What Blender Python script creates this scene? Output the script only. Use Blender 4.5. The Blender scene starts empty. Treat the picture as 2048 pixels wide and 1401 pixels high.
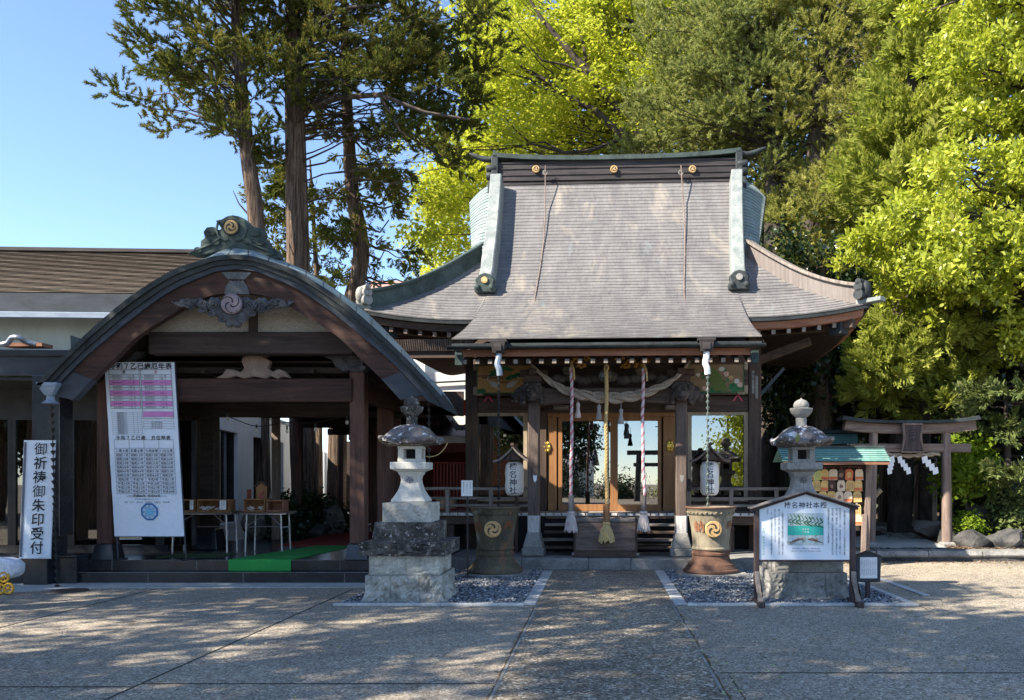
import bpy, bmesh, math, random
import numpy as np
from mathutils import Vector, Matrix
R = math.radians
random.seed(7)
rng = np.random.default_rng(11)
scene = bpy.context.scene
COL = scene.collection

# ------------------------------------------------------------------ camera, sky, sun
FPX, PX0, HOR, CAMH = 1700.0, 1200.0, 958.0, 1.6        # focal length, vanishing point and eye height
cam = bpy.data.cameras.new("camera")
cam.sensor_width = 36.0
cam.lens = FPX / 2048 * 36
cam.shift_x = -(PX0 - 1024) / 2048
cam.shift_y = (HOR - 700.5) / 2048
cam.clip_end = 2000
cam.clip_start = 0.05
camo = bpy.data.objects.new("camera", cam)
camo.location = (0, 0, CAMH)
camo.rotation_euler = (R(90), 0, 0)
COL.objects.link(camo)
scene.camera = camo

SUN_EL, SUN_AZ = R(40), R(30)          # sun low on the left, a little towards the camera
to_sun = Vector((-math.cos(SUN_EL) * math.cos(SUN_AZ), -math.cos(SUN_EL) * math.sin(SUN_AZ), math.sin(SUN_EL)))
world = bpy.data.worlds.new("World")
scene.world = world
world.use_nodes = True
wn = world.node_tree.nodes
wl = world.node_tree.links
sky = wn.new("ShaderNodeTexSky")
sky.sky_type = 'NISHITA'
sky.sun_disc = False
sky.sun_elevation = SUN_EL
# blender sky: rotation 0 puts the sun at +Y, positive turns it towards +X
sky.sun_rotation = math.atan2(to_sun.x, to_sun.y)
sky.air_density = 0.7
sky.dust_density = 0.0
sky.ozone_density = 2.0
bg = wn["Background"]
bg.inputs[1].default_value = 0.135
wl.new(sky.outputs[0], bg.inputs[0])
sl = bpy.data.lights.new("sun", 'SUN')
sl.energy = 4.8
sl.angle = R(0.53)
sl.color = (1.0, 0.92, 0.78)
so = bpy.data.objects.new("sun", sl)
so.rotation_euler = (-to_sun).to_track_quat('-Z', 'Y').to_euler()
so.location = to_sun * 60
COL.objects.link(so)
scene.view_settings.view_transform = 'Standard'
scene.view_settings.look = 'None'
scene.view_settings.exposure = 1.5
scene.view_settings.gamma = 1.0
scene.cycles.max_bounces = 10
scene.cycles.diffuse_bounces = 5
scene.cycles.glossy_bounces = 3
scene.cycles.transparent_max_bounces = 12
scene.cycles.transmission_bounces = 8
scene.cycles.use_denoising = True
scene.cycles.sample_clamp_indirect = 6.0


def X(px, Y): return (px - PX0) * Y / FPX
def Z(py, Y): return CAMH - (py - HOR) * Y / FPX
def P(px, py, Y): return Vector((X(px, Y), Y, Z(py, Y)))
def GY(py, z=0.0): return (CAMH - z) * FPX / (py - HOR)      # depth of a ground point seen at row py


# ------------------------------------------------------------------ materials
def nodes_of(name):
    m = bpy.data.materials.new(name)
    m.use_nodes = True
    nt = m.node_tree
    return m, nt, nt.nodes, nt.links, nt.nodes["Principled BSDF"]


def c4(c): return (c[0], c[1], c[2], 1.0)


def ramp(nt, fac, stops, interp='LINEAR'):
    r = nt.nodes.new("ShaderNodeValToRGB")
    r.color_ramp.interpolation = interp
    e = r.color_ramp.elements
    e[0].position, e[0].color = stops[0][0], c4(stops[0][1])
    e[1].position, e[1].color = stops[-1][0], c4(stops[-1][1])
    for p, c in stops[1:-1]:
        k = e.new(p)
        k.color = c4(c)
    nt.links.new(fac, r.inputs[0])
    return r.outputs[0]


def coords(nt, stretch=(1, 1, 1), kind="pos"):
    if kind == "pos":
        g = nt.nodes.new("ShaderNodeNewGeometry").outputs["Position"]
    elif kind == "uv":
        g = nt.nodes.new("ShaderNodeTexCoord").outputs["UV"]
    else:
        g = nt.nodes.new("ShaderNodeTexCoord").outputs["Object"]
    mp = nt.nodes.new("ShaderNodeMapping")
    mp.inputs["Scale"].default_value = stretch
    nt.links.new(g, mp.inputs[0])
    return mp.outputs[0]


def noise(nt, co, scale, detail=6, rough=0.6, dist=0.0):
    n = nt.nodes.new("ShaderNodeTexNoise")
    n.inputs["Scale"].default_value = scale
    n.inputs["Detail"].default_value = detail
    n.inputs["Roughness"].default_value = rough
    n.inputs["Distortion"].default_value = dist
    nt.links.new(co, n.inputs["Vector"])
    return n.outputs["Fac"]


def mixc(nt, fac, a, b, mode='MIX'):
    m = nt.nodes.new("ShaderNodeMix")
    m.data_type = 'RGBA'
    m.blend_type = mode
    for s, v in ((m.inputs[0], fac), (m.inputs[6], a), (m.inputs[7], b)):
        if isinstance(v, (int, float)):
            s.default_value = v
        elif isinstance(v, tuple):
            s.default_value = c4(v)
        else:
            nt.links.new(v, s)
    return m.outputs[2]


def bump(nt, bsdf, h, strength, dist=0.02):
    b = nt.nodes.new("ShaderNodeBump")
    b.inputs["Strength"].default_value = strength
    b.inputs["Distance"].default_value = dist
    nt.links.new(h, b.inputs["Height"])
    nt.links.new(b.outputs[0], bsdf.inputs["Normal"])


def mat(name, c1, c2, scale=4.0, stretch=(1, 1, 1), rough=0.75, bstr=0.25, bscale=30.0, bdist=0.01,
        metal=0.0, spec=0.3, lo=0.35, hi=0.65, spots=None, dist=0.4, kind="pos", fine=0.35):
    """two-tone noisy surface; spots = (colour, scale, threshold, softness) for lichen, rust or stains"""
    m, nt, n, l, b = nodes_of(name)
    co = coords(nt, stretch, kind)
    base = ramp(nt, noise(nt, co, scale, 8, 0.62, dist), [(lo, c1), (hi, c2)])
    if fine:
        f = ramp(nt, noise(nt, co, scale * 9, 4, 0.7), [(0.3, (1 - fine,) * 3), (0.7, (1 + fine * .4,) * 3)])
        base = mixc(nt, 1.0, base, f, 'MULTIPLY')
    for sp in (spots or []):
        cs = coords(nt, sp[4] if len(sp) > 4 else (1, 1, 1), kind)
        fac = ramp(nt, noise(nt, cs, sp[1], 7, 0.65, 0.3), [(sp[2], (0, 0, 0)), (sp[2] + sp[3], (1, 1, 1))])
        base = mixc(nt, fac, base, sp[0])
    l.new(base, b.inputs["Base Color"])
    b.inputs["Roughness"].default_value = rough
    b.inputs["Metallic"].default_value = metal
    b.inputs["Specular IOR Level"].default_value = spec
    if bstr:
        bump(nt, b, noise(nt, co, bscale, 6, 0.7), bstr, bdist)
    return m


def leafmat(name, stops, transl=0.35, nscale=0.7, rough=0.6, tint=None, gloss=0.0):
    """leaves: colour varies leaf by leaf and bough by bough, light passes through"""
    m, nt, n, l, b = nodes_of(name)
    n.remove(b)
    g = n.new("ShaderNodeNewGeometry")
    nz = noise(nt, g.outputs["Position"], nscale, 3, 0.6)
    ad = n.new("ShaderNodeMath")
    ad.operation = 'MULTIPLY_ADD'
    l.new(g.outputs["Random Per Island"], ad.inputs[0])
    ad.inputs[1].default_value = 0.55
    l.new(nz, ad.inputs[2])
    sb = n.new("ShaderNodeMath")
    sb.operation = 'SUBTRACT'
    l.new(ad.outputs[0], sb.inputs[0])
    sb.inputs[1].default_value = 0.27
    col = ramp(nt, sb.outputs[0], stops)
    d = n.new("ShaderNodeBsdfDiffuse")
    t = n.new("ShaderNodeBsdfTranslucent")
    mx = n.new("ShaderNodeMixShader")
    l.new(col, d.inputs[0])
    tc = mixc(nt, 1.0, col, tint or (1.0, 1.0, 0.7), 'MULTIPLY')
    l.new(tc, t.inputs[0])
    mx.inputs[0].default_value = transl
    l.new(d.outputs[0], mx.inputs[1])
    l.new(t.outputs[0], mx.inputs[2])
    out = mx.outputs[0]
    if gloss:
        gl = n.new("ShaderNodeBsdfGlossy")
        gl.inputs["Roughness"].default_value = 0.35
        gl.inputs[0].default_value = (0.9, 0.9, 0.9, 1)
        m2 = n.new("ShaderNodeMixShader")
        m2.inputs[0].default_value = gloss
        l.new(out, m2.inputs[1])
        l.new(gl.outputs[0], m2.inputs[2])
        out = m2.outputs[0]
    l.new(out, n["Material Output"].inputs[0])
    return m


def glassmat(name, refl=0.28, tint=(0.55, 0.55, 0.55)):
    m, nt, n, l, b = nodes_of(name)
    n.remove(b)
    lw = n.new("ShaderNodeFresnel")
    lw.inputs[0].default_value = 1.5
    tr = n.new("ShaderNodeBsdfTransparent")
    tr.inputs[0].default_value = c4(tint)
    gl = n.new("ShaderNodeBsdfGlossy")
    gl.inputs["Roughness"].default_value = 0.0
    ad = n.new("ShaderNodeMath")
    ad.operation = 'ADD'
    ad.use_clamp = True
    ad.inputs[1].default_value = refl
    l.new(lw.outputs[0], ad.inputs[0])
    mx = n.new("ShaderNodeMixShader")
    l.new(ad.outputs[0], mx.inputs[0])
    l.new(tr.outputs[0], mx.inputs[1])
    l.new(gl.outputs[0], mx.inputs[2])
    l.new(mx.outputs[0], n["Material Output"].inputs[0])
    return m


def shinglemat(name, ca, cb, row, wid, stains=(), rough=0.5, joint=(0.12, 0.112, 0.112), metal=0.0, spec=.45, mortar=.0035):
    """copper plates laid in courses; needs uv in metres (u along the eave, v up the slope)"""
    m, nt, n, l, b = nodes_of(name)
    co = coords(nt, (1, 1, 1), "uv")
    br = n.new("ShaderNodeTexBrick")
    br.offset = 0.37
    br.offset_frequency = 2
    br.inputs["Color1"].default_value = c4(ca)
    br.inputs["Color2"].default_value = c4(cb)
    br.inputs["Mortar"].default_value = c4(joint)
    br.inputs["Scale"].default_value = 1.0
    br.inputs["Mortar Size"].default_value = mortar
    br.inputs["Mortar Smooth"].default_value = 0.3
    br.inputs["Bias"].default_value = 0.0
    br.inputs["Brick Width"].default_value = wid
    br.inputs["Row Height"].default_value = row
    l.new(co, br.inputs["Vector"])
    col = br.outputs["Color"]
    f = ramp(nt, noise(nt, coords(nt, (2.2, 0.5, 1), "uv"), 1.6, 7, 0.65, 0.5), [(0.3, (0.72, 0.72, 0.74)), (0.7, (1.2, 1.18, 1.15))])
    col = mixc(nt, 1.0, col, f, 'MULTIPLY')
    f2 = ramp(nt, noise(nt, coords(nt, (9, 3, 1), "uv"), 2.0, 5, 0.7), [(0.3, (0.8, 0.8, 0.8)), (0.7, (1.12, 1.12, 1.12))])
    col = mixc(nt, 1.0, col, f2, 'MULTIPLY')
    for c, sc, th, soft in stains:
        fac = ramp(nt, noise(nt, coords(nt, (1.3, 0.5, 1), "uv"), sc, 6, 0.65, 0.6), [(th, (0, 0, 0)), (th + soft, (1, 1, 1))])
        col = mixc(nt, fac, col, c)
    l.new(col, b.inputs["Base Color"])
    b.inputs["Roughness"].default_value = rough
    b.inputs["Metallic"].default_value = metal
    b.inputs["Specular IOR Level"].default_value = spec
    bump(nt, b, noise(nt, coords(nt, (3, 8, 1), "uv"), 3.0, 4, 0.6), 0.15, 0.008)
    return m


WOODV = (14, 14, 1.2)       # grain along z
WOODH = (1.2, 14, 14)       # grain along x
M = {}
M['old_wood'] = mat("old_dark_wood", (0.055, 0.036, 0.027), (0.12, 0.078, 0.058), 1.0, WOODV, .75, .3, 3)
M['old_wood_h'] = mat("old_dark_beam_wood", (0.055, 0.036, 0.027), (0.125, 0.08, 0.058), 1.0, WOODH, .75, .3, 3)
M['dark_wood'] = mat("dark_cedar_wood", (0.03, 0.022, 0.018), (0.07, 0.048, 0.038), 1.0, WOODH, .8, .3, 3)  # plain dark brown cedar
M['red_wood'] = mat("red_brown_cedar", (0.034, 0.017, 0.013), (0.085, 0.04, 0.029), 1.0, WOODH, .7, .2, 3)
M['red_wood_v'] = mat("red_brown_post", (0.07, 0.035, 0.026), (0.15, 0.074, 0.052), 1.0, WOODV, .65, .2, 3)
M['fascia'] = mat("orange_brown_fascia_board", (0.24, 0.1, 0.055), (0.36, 0.17, 0.1), 1.0, WOODH, .7, .2, 3)
M['pale_wood'] = mat("honey_coloured_wood", (0.25, 0.115, 0.045), (0.36, 0.175, 0.07), 1.0, WOODV, .5, .1, 3, fine=.15)
M['tan_frame'] = mat("weathered_tan_frame", (0.3, 0.22, 0.14), (0.46, 0.36, 0.25), 1.0, WOODV, .7, .2, 3)
M['grey_wood'] = mat("weathered_grey_wood", (0.16, 0.13, 0.11), (0.34, 0.29, 0.25), 1.0, WOODV, .85, .4, 3)
M['grey_wood_h'] = mat("weathered_grey_rail", (0.14, 0.115, 0.1), (0.32, 0.275, 0.24), 1.0, WOODH, .85, .4, 3)
M['torii_wood'] = mat("weathered_torii_wood", (0.15, 0.105, 0.085), (0.3, 0.225, 0.185), 1.0, WOODV, .85, .4, 3)
M['torii_wood_h'] = mat("weathered_torii_beam", (0.13, 0.088, 0.072), (0.27, 0.195, 0.155), 1.0, WOODH, .85, .4, 3)
M['pillar_front'] = mat("worn_porch_pillar", (0.075, 0.052, 0.042), (0.17, 0.125, 0.1), 1.0, WOODV, .75, .35, 3)
M['pale_carving'] = mat("bare_wood_carving", (0.2, 0.14, 0.11), (0.3, 0.22, 0.175), 6, (1, 1, 1), .8, .4, 12)
M['grey_carving'] = mat("grey_painted_carving", (0.045, 0.045, 0.05), (0.13, 0.13, 0.14), 7, (1, 1, 1), .8, .5, 10)
M['lilac_stone'] = mat("lilac_grey_crest", (0.22, 0.175, 0.19), (0.3, 0.24, 0.26), 5, rough=.7, bstr=.1)
M['dark_carving'] = mat("black_brown_carving", (0.035, 0.026, 0.022), (0.12, 0.095, 0.08), 9, rough=.7, bstr=.4, bscale=18)
M['verdigris'] = mat("verdigris_copper", (0.03, 0.045, 0.042), (0.072, 0.1, 0.092), 2.5, (1, 1, 1), .65, .2, 18, spots=[((0.035, 0.042, 0.042), 2.2, .55, .2)], spec=.25)
M['pale_copper'] = mat("pale_verdigris_copper_cap", (0.19, 0.215, 0.21), (0.33, 0.345, 0.325), 2.5, (2, 2, .7), .6, .2, 14, spots=[((0.18, 0.22, 0.21), 2.0, .58, .2)])
M['dark_copper'] = mat("dark_oxidised_copper", (0.02, 0.024, 0.026), (0.05, 0.058, 0.06), 3, (1, 1, 1), .6, .2, 18, spec=.25)
M['bronze_dark'] = mat("dark_brown_copper_panel", (0.024, 0.02, 0.02), (0.062, 0.052, 0.05), 1.0, WOODH, .6, .2, 3)
M['hip_brown'] = mat("grey_brown_copper_plates", (0.15, 0.125, 0.112), (0.21, 0.18, 0.165), 1.0, WOODV, .65, .2, 3, fine=.15)
M['green_tin'] = shinglemat("bright_verdigris_sheet", (0.17, 0.36, 0.31), (0.25, 0.45, 0.38), .062, .5, [((0.3, 0.28, 0.2), 2.0, .56, .2)], .6, (0.04, 0.1, 0.09))
M['copper_roof'] = shinglemat("brown_copper_shingles", (0.158, 0.15, 0.148), (0.178, 0.169, 0.167), .125, .36,
                              [((0.36, 0.31, 0.24), 1.0, .55, .25), ((0.2, 0.24, 0.245), 1.4, .62, .15)], .66)
M['verge_roof'] = shinglemat("grey_copper_verge_plates", (0.2, 0.27, 0.27), (0.24, 0.31, 0.3), .125, .36, [((0.3, 0.34, 0.33), 1.2, .55, .2)], .6)
M['karahafu_top'] = shinglemat("blue_grey_copper_plates", (0.18, 0.235, 0.25), (0.24, 0.295, 0.3), 3.0, .3, [((0.28, 0.33, 0.26), 1.5, .6, .2)], .5, mortar=.012, joint=(.03, .035, .04))
M['office_roof'] = shinglemat("brown_slate_roof", (0.19, 0.15, 0.12), (0.29, 0.235, 0.19), .13, .42, [((0.16, 0.17, 0.12), 1.4, .58, .15)], .85, (0.03, 0.025, 0.02), spec=.1)
M['plaster'] = mat("cream_plaster", (0.52, 0.54, 0.47), (0.66, 0.67, 0.6), 0.9, (1, 1, .5), .9, .1, 40, fine=.05, spots=[((0.45, 0.46, 0.4), .8, .6, .2, (1, 1, .3))])
M['white_wall'] = mat("white_painted_wall", (0.68, 0.71, 0.75), (0.8, 0.82, 0.84), 1.2, (1, 1, .6), .9, .1, 30, fine=.05)
M['swirl_plaster'] = mat("trowelled_plaster", (0.3, 0.27, 0.22), (0.5, 0.45, 0.38), 14, (1, 1, 2.4), .9, .9, 14, .04, dist=2.5, fine=.1)
M['black_metal'] = mat("black_metal", (0.012, 0.013, 0.015), (0.03, 0.032, 0.035), 3, rough=.4, bstr=.05, fine=.1)
M['navy_metal'] = mat("dark_blue_grey_metal_roof", (0.028, 0.034, 0.044), (0.05, 0.06, 0.074), 2, (1, 3, 3), .5, .05, 20, fine=.1)
M['fitting'] = mat("dull_grey_metal_fitting", (0.09, 0.095, 0.1), (0.15, 0.155, 0.16), 3, rough=.6, bstr=.1)
M['gutter'] = mat("blue_grey_gutter", (0.2, 0.25, 0.32), (0.3, 0.36, 0.44), 2, (1, 5, 5), .5, .05, 20, fine=.1)
M['granite_black'] = mat("polished_black_granite", (0.014, 0.016, 0.02), (0.032, 0.035, 0.042), 3, rough=.22, bstr=.02, bscale=60, spec=.5, fine=.3)
M['granite'] = mat("pale_weathered_granite", (0.36, 0.345, 0.3), (0.6, 0.58, 0.51), 3, rough=.9, bstr=.5, bscale=35,
                   spots=[((0.17, 0.16, 0.14), 4.5, .56, .14), ((0.06, 0.055, 0.05), 13, .63, .06), ((0.7, 0.7, 0.65), 16, .64, .05)])
M['granite_stained'] = mat("stained_hewn_granite", (0.3, 0.285, 0.25), (0.52, 0.5, 0.44), 3, rough=.95, bstr=.6, bscale=30,
                   spots=[((0.13, 0.12, 0.105), 3.4, .5, .2), ((0.05, 0.045, 0.04), 9, .6, .08), ((0.68, 0.68, 0.64), 22, .62, .05)])
M['granite_clean'] = mat("clean_pale_granite", (0.5, 0.49, 0.44), (0.64, 0.62, 0.56), 4, rough=.85, bstr=.2, bscale=60, fine=.25)
M['granite_lichen'] = mat("dark_lichen_granite", (0.03, 0.028, 0.026), (0.12, 0.112, 0.1), 5, rough=.95, bstr=.7, bscale=28,
                          spots=[((0.3, 0.285, 0.26), 6.5, .54, .16), ((0.6, 0.58, 0.54), 24, .6, .06)])
M['granite_mid'] = mat("grey_granite", (0.2, 0.195, 0.18), (0.33, 0.315, 0.29), 3, rough=.9, bstr=.4, bscale=35, spots=[((0.09, 0.085, 0.08), 1.8, .6, .2)])
M['kasa'] = mat("mossy_lantern_roof_stone", (0.1, 0.085, 0.078), (0.25, 0.215, 0.2), 6, rough=1, bstr=.8, bscale=22, spec=.05,
                spots=[((0.66, 0.62, 0.6), 9.0, .56, .05), ((0.05, 0.04, 0.04), 5.0, .58, .06), ((0.22, 0.2, 0.04), 3.4, .6, .08)])
M['rock'] = mat("garden_rock", (0.1, 0.092, 0.08), (0.28, 0.25, 0.21), 2.6, rough=.95, bstr=.8, bscale=9, bdist=.05, spots=[((0.5, 0.48, 0.44), 4, .62, .1)])
M['rock_dark'] = mat("dark_edging_rock", (0.035, 0.036, 0.038), (0.12, 0.115, 0.108), 2.6, rough=.9, bstr=.8, bscale=8, bdist=.05)
M['rust'] = mat("rusty_cast_iron", (0.075, 0.06, 0.04), (0.15, 0.125, 0.08), 2.5, (1, 1, .5), .8, .4, 28,
                spots=[((0.26, 0.11, 0.05), 3.0, .56, .12, (1, 1, .35)), ((0.2, 0.235, 0.2), 2.2, .56, .15)])
M['rust_pale'] = mat("pale_rusty_iron", (0.2, 0.165, 0.11), (0.33, 0.28, 0.2), 2.5, (1, 1, .5), .8, .4, 28,  # paler iron, used for the right tub
                     spots=[((0.28, 0.12, 0.06), 3.0, .57, .12, (1, 1, .35)), ((0.26, 0.29, 0.24), 2.2, .58, .15)])
M['rust_rim'] = mat("red_rust_rim", (0.11, 0.055, 0.036), (0.2, 0.105, 0.07), 4, rough=.8, bstr=.4)
M['rust_letter'] = mat("rusty_orange_letters", (0.24, 0.085, 0.04), (0.33, 0.13, 0.06), 6, rough=.8, bstr=.1)
M['gold_old'] = mat("tarnished_gilt", (0.5, 0.31, 0.12), (0.68, 0.46, 0.22), 6, rough=.6, bstr=.15, metal=.15)
M['gold'] = mat("gilded_metal", (0.7, 0.42, 0.06), (0.85, 0.58, 0.14), 6, rough=.3, bstr=.1, metal=.8)
M['gilt_carving'] = mat("gilded_carving", (0.5, 0.24, 0.04), (0.7, 0.4, 0.1), 9, rough=.5, bstr=.3, metal=.4)
M['chain_green'] = mat("green_copper_chain", (0.1, 0.125, 0.115), (0.3, 0.36, 0.32), 12, rough=.5, bstr=.1, metal=.3)
M['chain_dark'] = mat("blackened_chain", (0.02, 0.02, 0.022), (0.05, 0.052, 0.055), 12, rough=.45, bstr=.1, metal=.3)
M['rope_tan'] = mat("hemp_rope", (0.42, 0.28, 0.11), (0.6, 0.43, 0.2), 30, rough=.9, bstr=.4, bscale=160, bdist=.004, fine=.2)
M['rope_straw'] = mat("grey_straw_rope", (0.3, 0.23, 0.17), (0.48, 0.39, 0.3), 24, rough=.95, bstr=.5, bscale=120, bdist=.006)
M['rope_red'] = mat("crimson_cotton_rope", (0.46, 0.13, 0.17), (0.6, 0.24, 0.27), 24, rough=.9, bstr=.2, bscale=120)
M['rope_white'] = mat("white_cotton_rope", (0.58, 0.46, 0.49), (0.74, 0.65, 0.66), 24, rough=.9, bstr=.2, bscale=120)
M['straw'] = mat("straw_tassel", (0.52, 0.36, 0.13), (0.75, 0.57, 0.28), 1.0, (60, 60, 2), .9, .5, 3)
M['tassel_pink'] = mat("faded_white_tassel", (0.55, 0.44, 0.4), (0.75, 0.66, 0.6), 1.0, (60, 60, 2), .9, .5, 3, spots=[((0.5, 0.15, 0.17), 3, .6, .1)])
M['tassel_grey'] = mat("grey_straw_tassel", (0.3, 0.28, 0.27), (0.45, 0.42, 0.39), 1.0, (60, 60, 2), .9, .5, 3)
M['paper'] = mat("white_paper", (0.78, 0.77, 0.75), (0.84, 0.83, 0.81), 3, rough=.8, bstr=.08, bscale=6, fine=.03)
M['lantern_paper'] = mat("warm_white_lantern_paper", (0.78, 0.73, 0.66), (0.85, 0.81, 0.75), 3, rough=.7, bstr=.05, bscale=6, fine=.03)
M['banner'] = mat("white_banner_cloth", (0.68, 0.74, 0.82), (0.76, 0.81, 0.88), 1.2, rough=.6, bstr=.5, bscale=5, bdist=.03, fine=.03)
M['board_white'] = mat("white_sign_panel", (0.74, 0.78, 0.83), (0.78, 0.82, 0.86), 2, rough=.5, bstr=.02, fine=.02)
M['ink'] = mat("black_ink", (0.015, 0.015, 0.02), (0.03, 0.03, 0.035), 5, rough=.6, bstr=0)
M['ink_grey'] = mat("faint_grey_print", (0.1, 0.11, 0.15), (0.16, 0.17, 0.21), 5, rough=.6, bstr=0)
M['ink_blue'] = mat("blue_print", (0.04, 0.16, 0.4), (0.06, 0.2, 0.46), 5, rough=.6, bstr=0)
M['ink_lightblue'] = mat("light_blue_print", (0.2, 0.5, 0.72), (0.28, 0.56, 0.76), 5, rough=.6, bstr=0)
M['ink_teal'] = mat("teal_print", (0.03, 0.4, 0.32), (0.05, 0.44, 0.36), 5, rough=.6, bstr=0, fine=.05)
M['ink_brown'] = mat("brown_print", (0.22, 0.12, 0.08), (0.32, 0.18, 0.12), 5, rough=.6, bstr=0)
M['ink_red'] = mat("red_print", (0.55, 0.05, 0.1), (0.6, 0.08, 0.13), 5, rough=.6, bstr=0)
M['pink'] = mat("pink_print", (0.6, 0.2, 0.5), (0.66, 0.27, 0.56), 5, rough=.7, bstr=0, fine=.05)
M['photo_pale'] = mat("pale_photo_print", (0.42, 0.52, 0.53), (0.62, 0.7, 0.7), 9, rough=.5, bstr=0, spots=[((0.2, 0.26, 0.2), 14, .56, .05), ((0.4, 0.25, 0.18), 17, .62, .05)])
M['char_frame'] = mat("dark_purple_brown_frame", (0.045, 0.03, 0.03), (0.09, 0.062, 0.06), 1, WOODV, .7, .2, 3)
M['white_paint'] = mat("white_paint", (0.74, 0.75, 0.76), (0.8, 0.8, 0.81), 4, rough=.4, bstr=.02, fine=.03)
M['white_worn_sunlit'] = mat("worn_white_and_sun_patch", (0.45, 0.42, 0.39), (0.72, 0.69, 0.66), 5, (6, 6, 1), .8, .3, 20)  # worn paint on the board ends, painted sun patch on the column feet
M['steel'] = mat("brushed_steel_legs", (0.4, 0.4, 0.41), (0.52, 0.52, 0.53), 5, rough=.35, bstr=.02, metal=.7)
M['green_carpet'] = mat("green_artificial_turf", (0.025, 0.26, 0.05), (0.06, 0.42, 0.1), 60, rough=.95, bstr=.8, bscale=220, bdist=.008, fine=.3)
M['olive_carpet'] = mat("dull_green_mat", (0.03, 0.07, 0.025), (0.05, 0.11, 0.04), 30, rough=.95, bstr=.5, bscale=160)
M['red_carpet'] = mat("red_carpet", (0.28, 0.025, 0.02), (0.36, 0.04, 0.03), 40, rough=.95, bstr=.4, bscale=160)
M['red_paint'] = mat("vermilion_lacquer", (0.42, 0.045, 0.025), (0.52, 0.075, 0.045), 4, rough=.5, bstr=.05)
M['red_dark'] = mat("dark_red_lacquer", (0.14, 0.02, 0.016), (0.2, 0.035, 0.025), 4, rough=.6, bstr=.05)
M['red_cloth'] = mat("red_brown_cloth", (0.16, 0.03, 0.022), (0.24, 0.055, 0.04), 3, rough=.9, bstr=.2, bscale=14)
M['orange_wall'] = mat("tan_boarding", (0.52, 0.3, 0.17), (0.66, 0.42, 0.26), 1, WOODV, .8, .2, 3)
M['gilt_paint'] = mat("ochre_gold_painting_ground", (0.42, 0.2, 0.05), (0.66, 0.38, 0.13), 2.2, (1, 1, 2), .6, .05, fine=.15)
M['brown_paint'] = mat("dull_brown_painting_ground", (0.22, 0.14, 0.07), (0.3, 0.2, 0.11), 2.2, (1, 1, 2), .6, .05, fine=.15)
M['paint_green'] = mat("green_painted_foliage", (0.02, 0.12, 0.04), (0.05, 0.22, 0.08), 9, rough=.6, bstr=0)
M['paint_leaf'] = mat("olive_painted_feathers", (0.1, 0.15, 0.03), (0.16, 0.2, 0.05), 14, (4, 4, 1), .6, 0)
M['paint_white'] = mat("white_painted_petals", (0.66, 0.6, 0.52), (0.76, 0.7, 0.62), 7, rough=.6, bstr=0)
M['paint_pink'] = mat("pink_painted_petals", (0.68, 0.42, 0.34), (0.75, 0.52, 0.44), 7, rough=.6, bstr=0)
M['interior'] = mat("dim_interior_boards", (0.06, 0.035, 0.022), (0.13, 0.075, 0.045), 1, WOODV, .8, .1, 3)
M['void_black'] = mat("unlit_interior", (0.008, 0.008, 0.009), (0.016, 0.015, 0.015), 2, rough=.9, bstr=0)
M['glass_hall'] = glassmat("hall_window_glass", .25, (0.5, 0.5, 0.5))
M['glass_office'] = glassmat("office_window_glass", .1, (0.35, 0.36, 0.38))
M['ema_wood'] = mat("votive_plaque_wood", (0.55, 0.33, 0.1), (0.7, 0.46, 0.18), 6, (1, 1, 8), .7, .1, 20, fine=.1)
M['ema_red'] = mat("votive_plaque_orange_red_print", (0.62, 0.14, 0.05), (0.7, 0.2, 0.08), 9, rough=.7, bstr=0)
M['ema_pale'] = mat("votive_plaque_pale_print", (0.68, 0.5, 0.34), (0.76, 0.6, 0.42), 9, rough=.7, bstr=0)
M['yellow'] = mat("yellow_plastic_wheel", (0.62, 0.32, 0.02), (0.72, 0.4, 0.04), 5, rough=.45, bstr=0)
M['bag_white'] = mat("pale_blue_white_nylon", (0.66, 0.7, 0.8), (0.78, 0.81, 0.87), 4, rough=.6, bstr=.4, bscale=10, bdist=.02)
M['manhole'] = mat("rusty_manhole_iron", (0.05, 0.035, 0.03), (0.11, 0.075, 0.06), 10, rough=.6, bstr=.7, bscale=60)
M['bark'] = mat("cedar_bark", (0.05, 0.033, 0.024), (0.27, 0.195, 0.145), 1.0, (17, 17, 1.1), .95, 1.0, 1.6, .06, fine=.6, spec=.1)
M['bark_dark'] = mat("dark_branch_bark", (0.035, 0.027, 0.022), (0.1, 0.08, 0.065), 2, (4, 4, 1), .95, .6, 6)
M['bulb'] = mat("clear_bulb_glass", (0.6, 0.58, 0.52), (0.7, 0.68, 0.62), 4, rough=.15, bstr=0)
M['white_siding'] = mat("white_siding", (0.68, 0.66, 0.6), (0.78, 0.76, 0.7), 1, WOODH, .8, .1, 3, fine=.08)
M['pink_roof'] = mat("faded_pink_roof_sheet", (0.4, 0.22, 0.2), (0.5, 0.3, 0.27), 1, (14, 1, 1), .8, .2, 3)
M['tile_grey'] = mat("grey_glazed_roof_tiles", (0.12, 0.125, 0.14), (0.26, 0.27, 0.29), 3, (6, 1, 1), .4, .4, 6)

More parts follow.
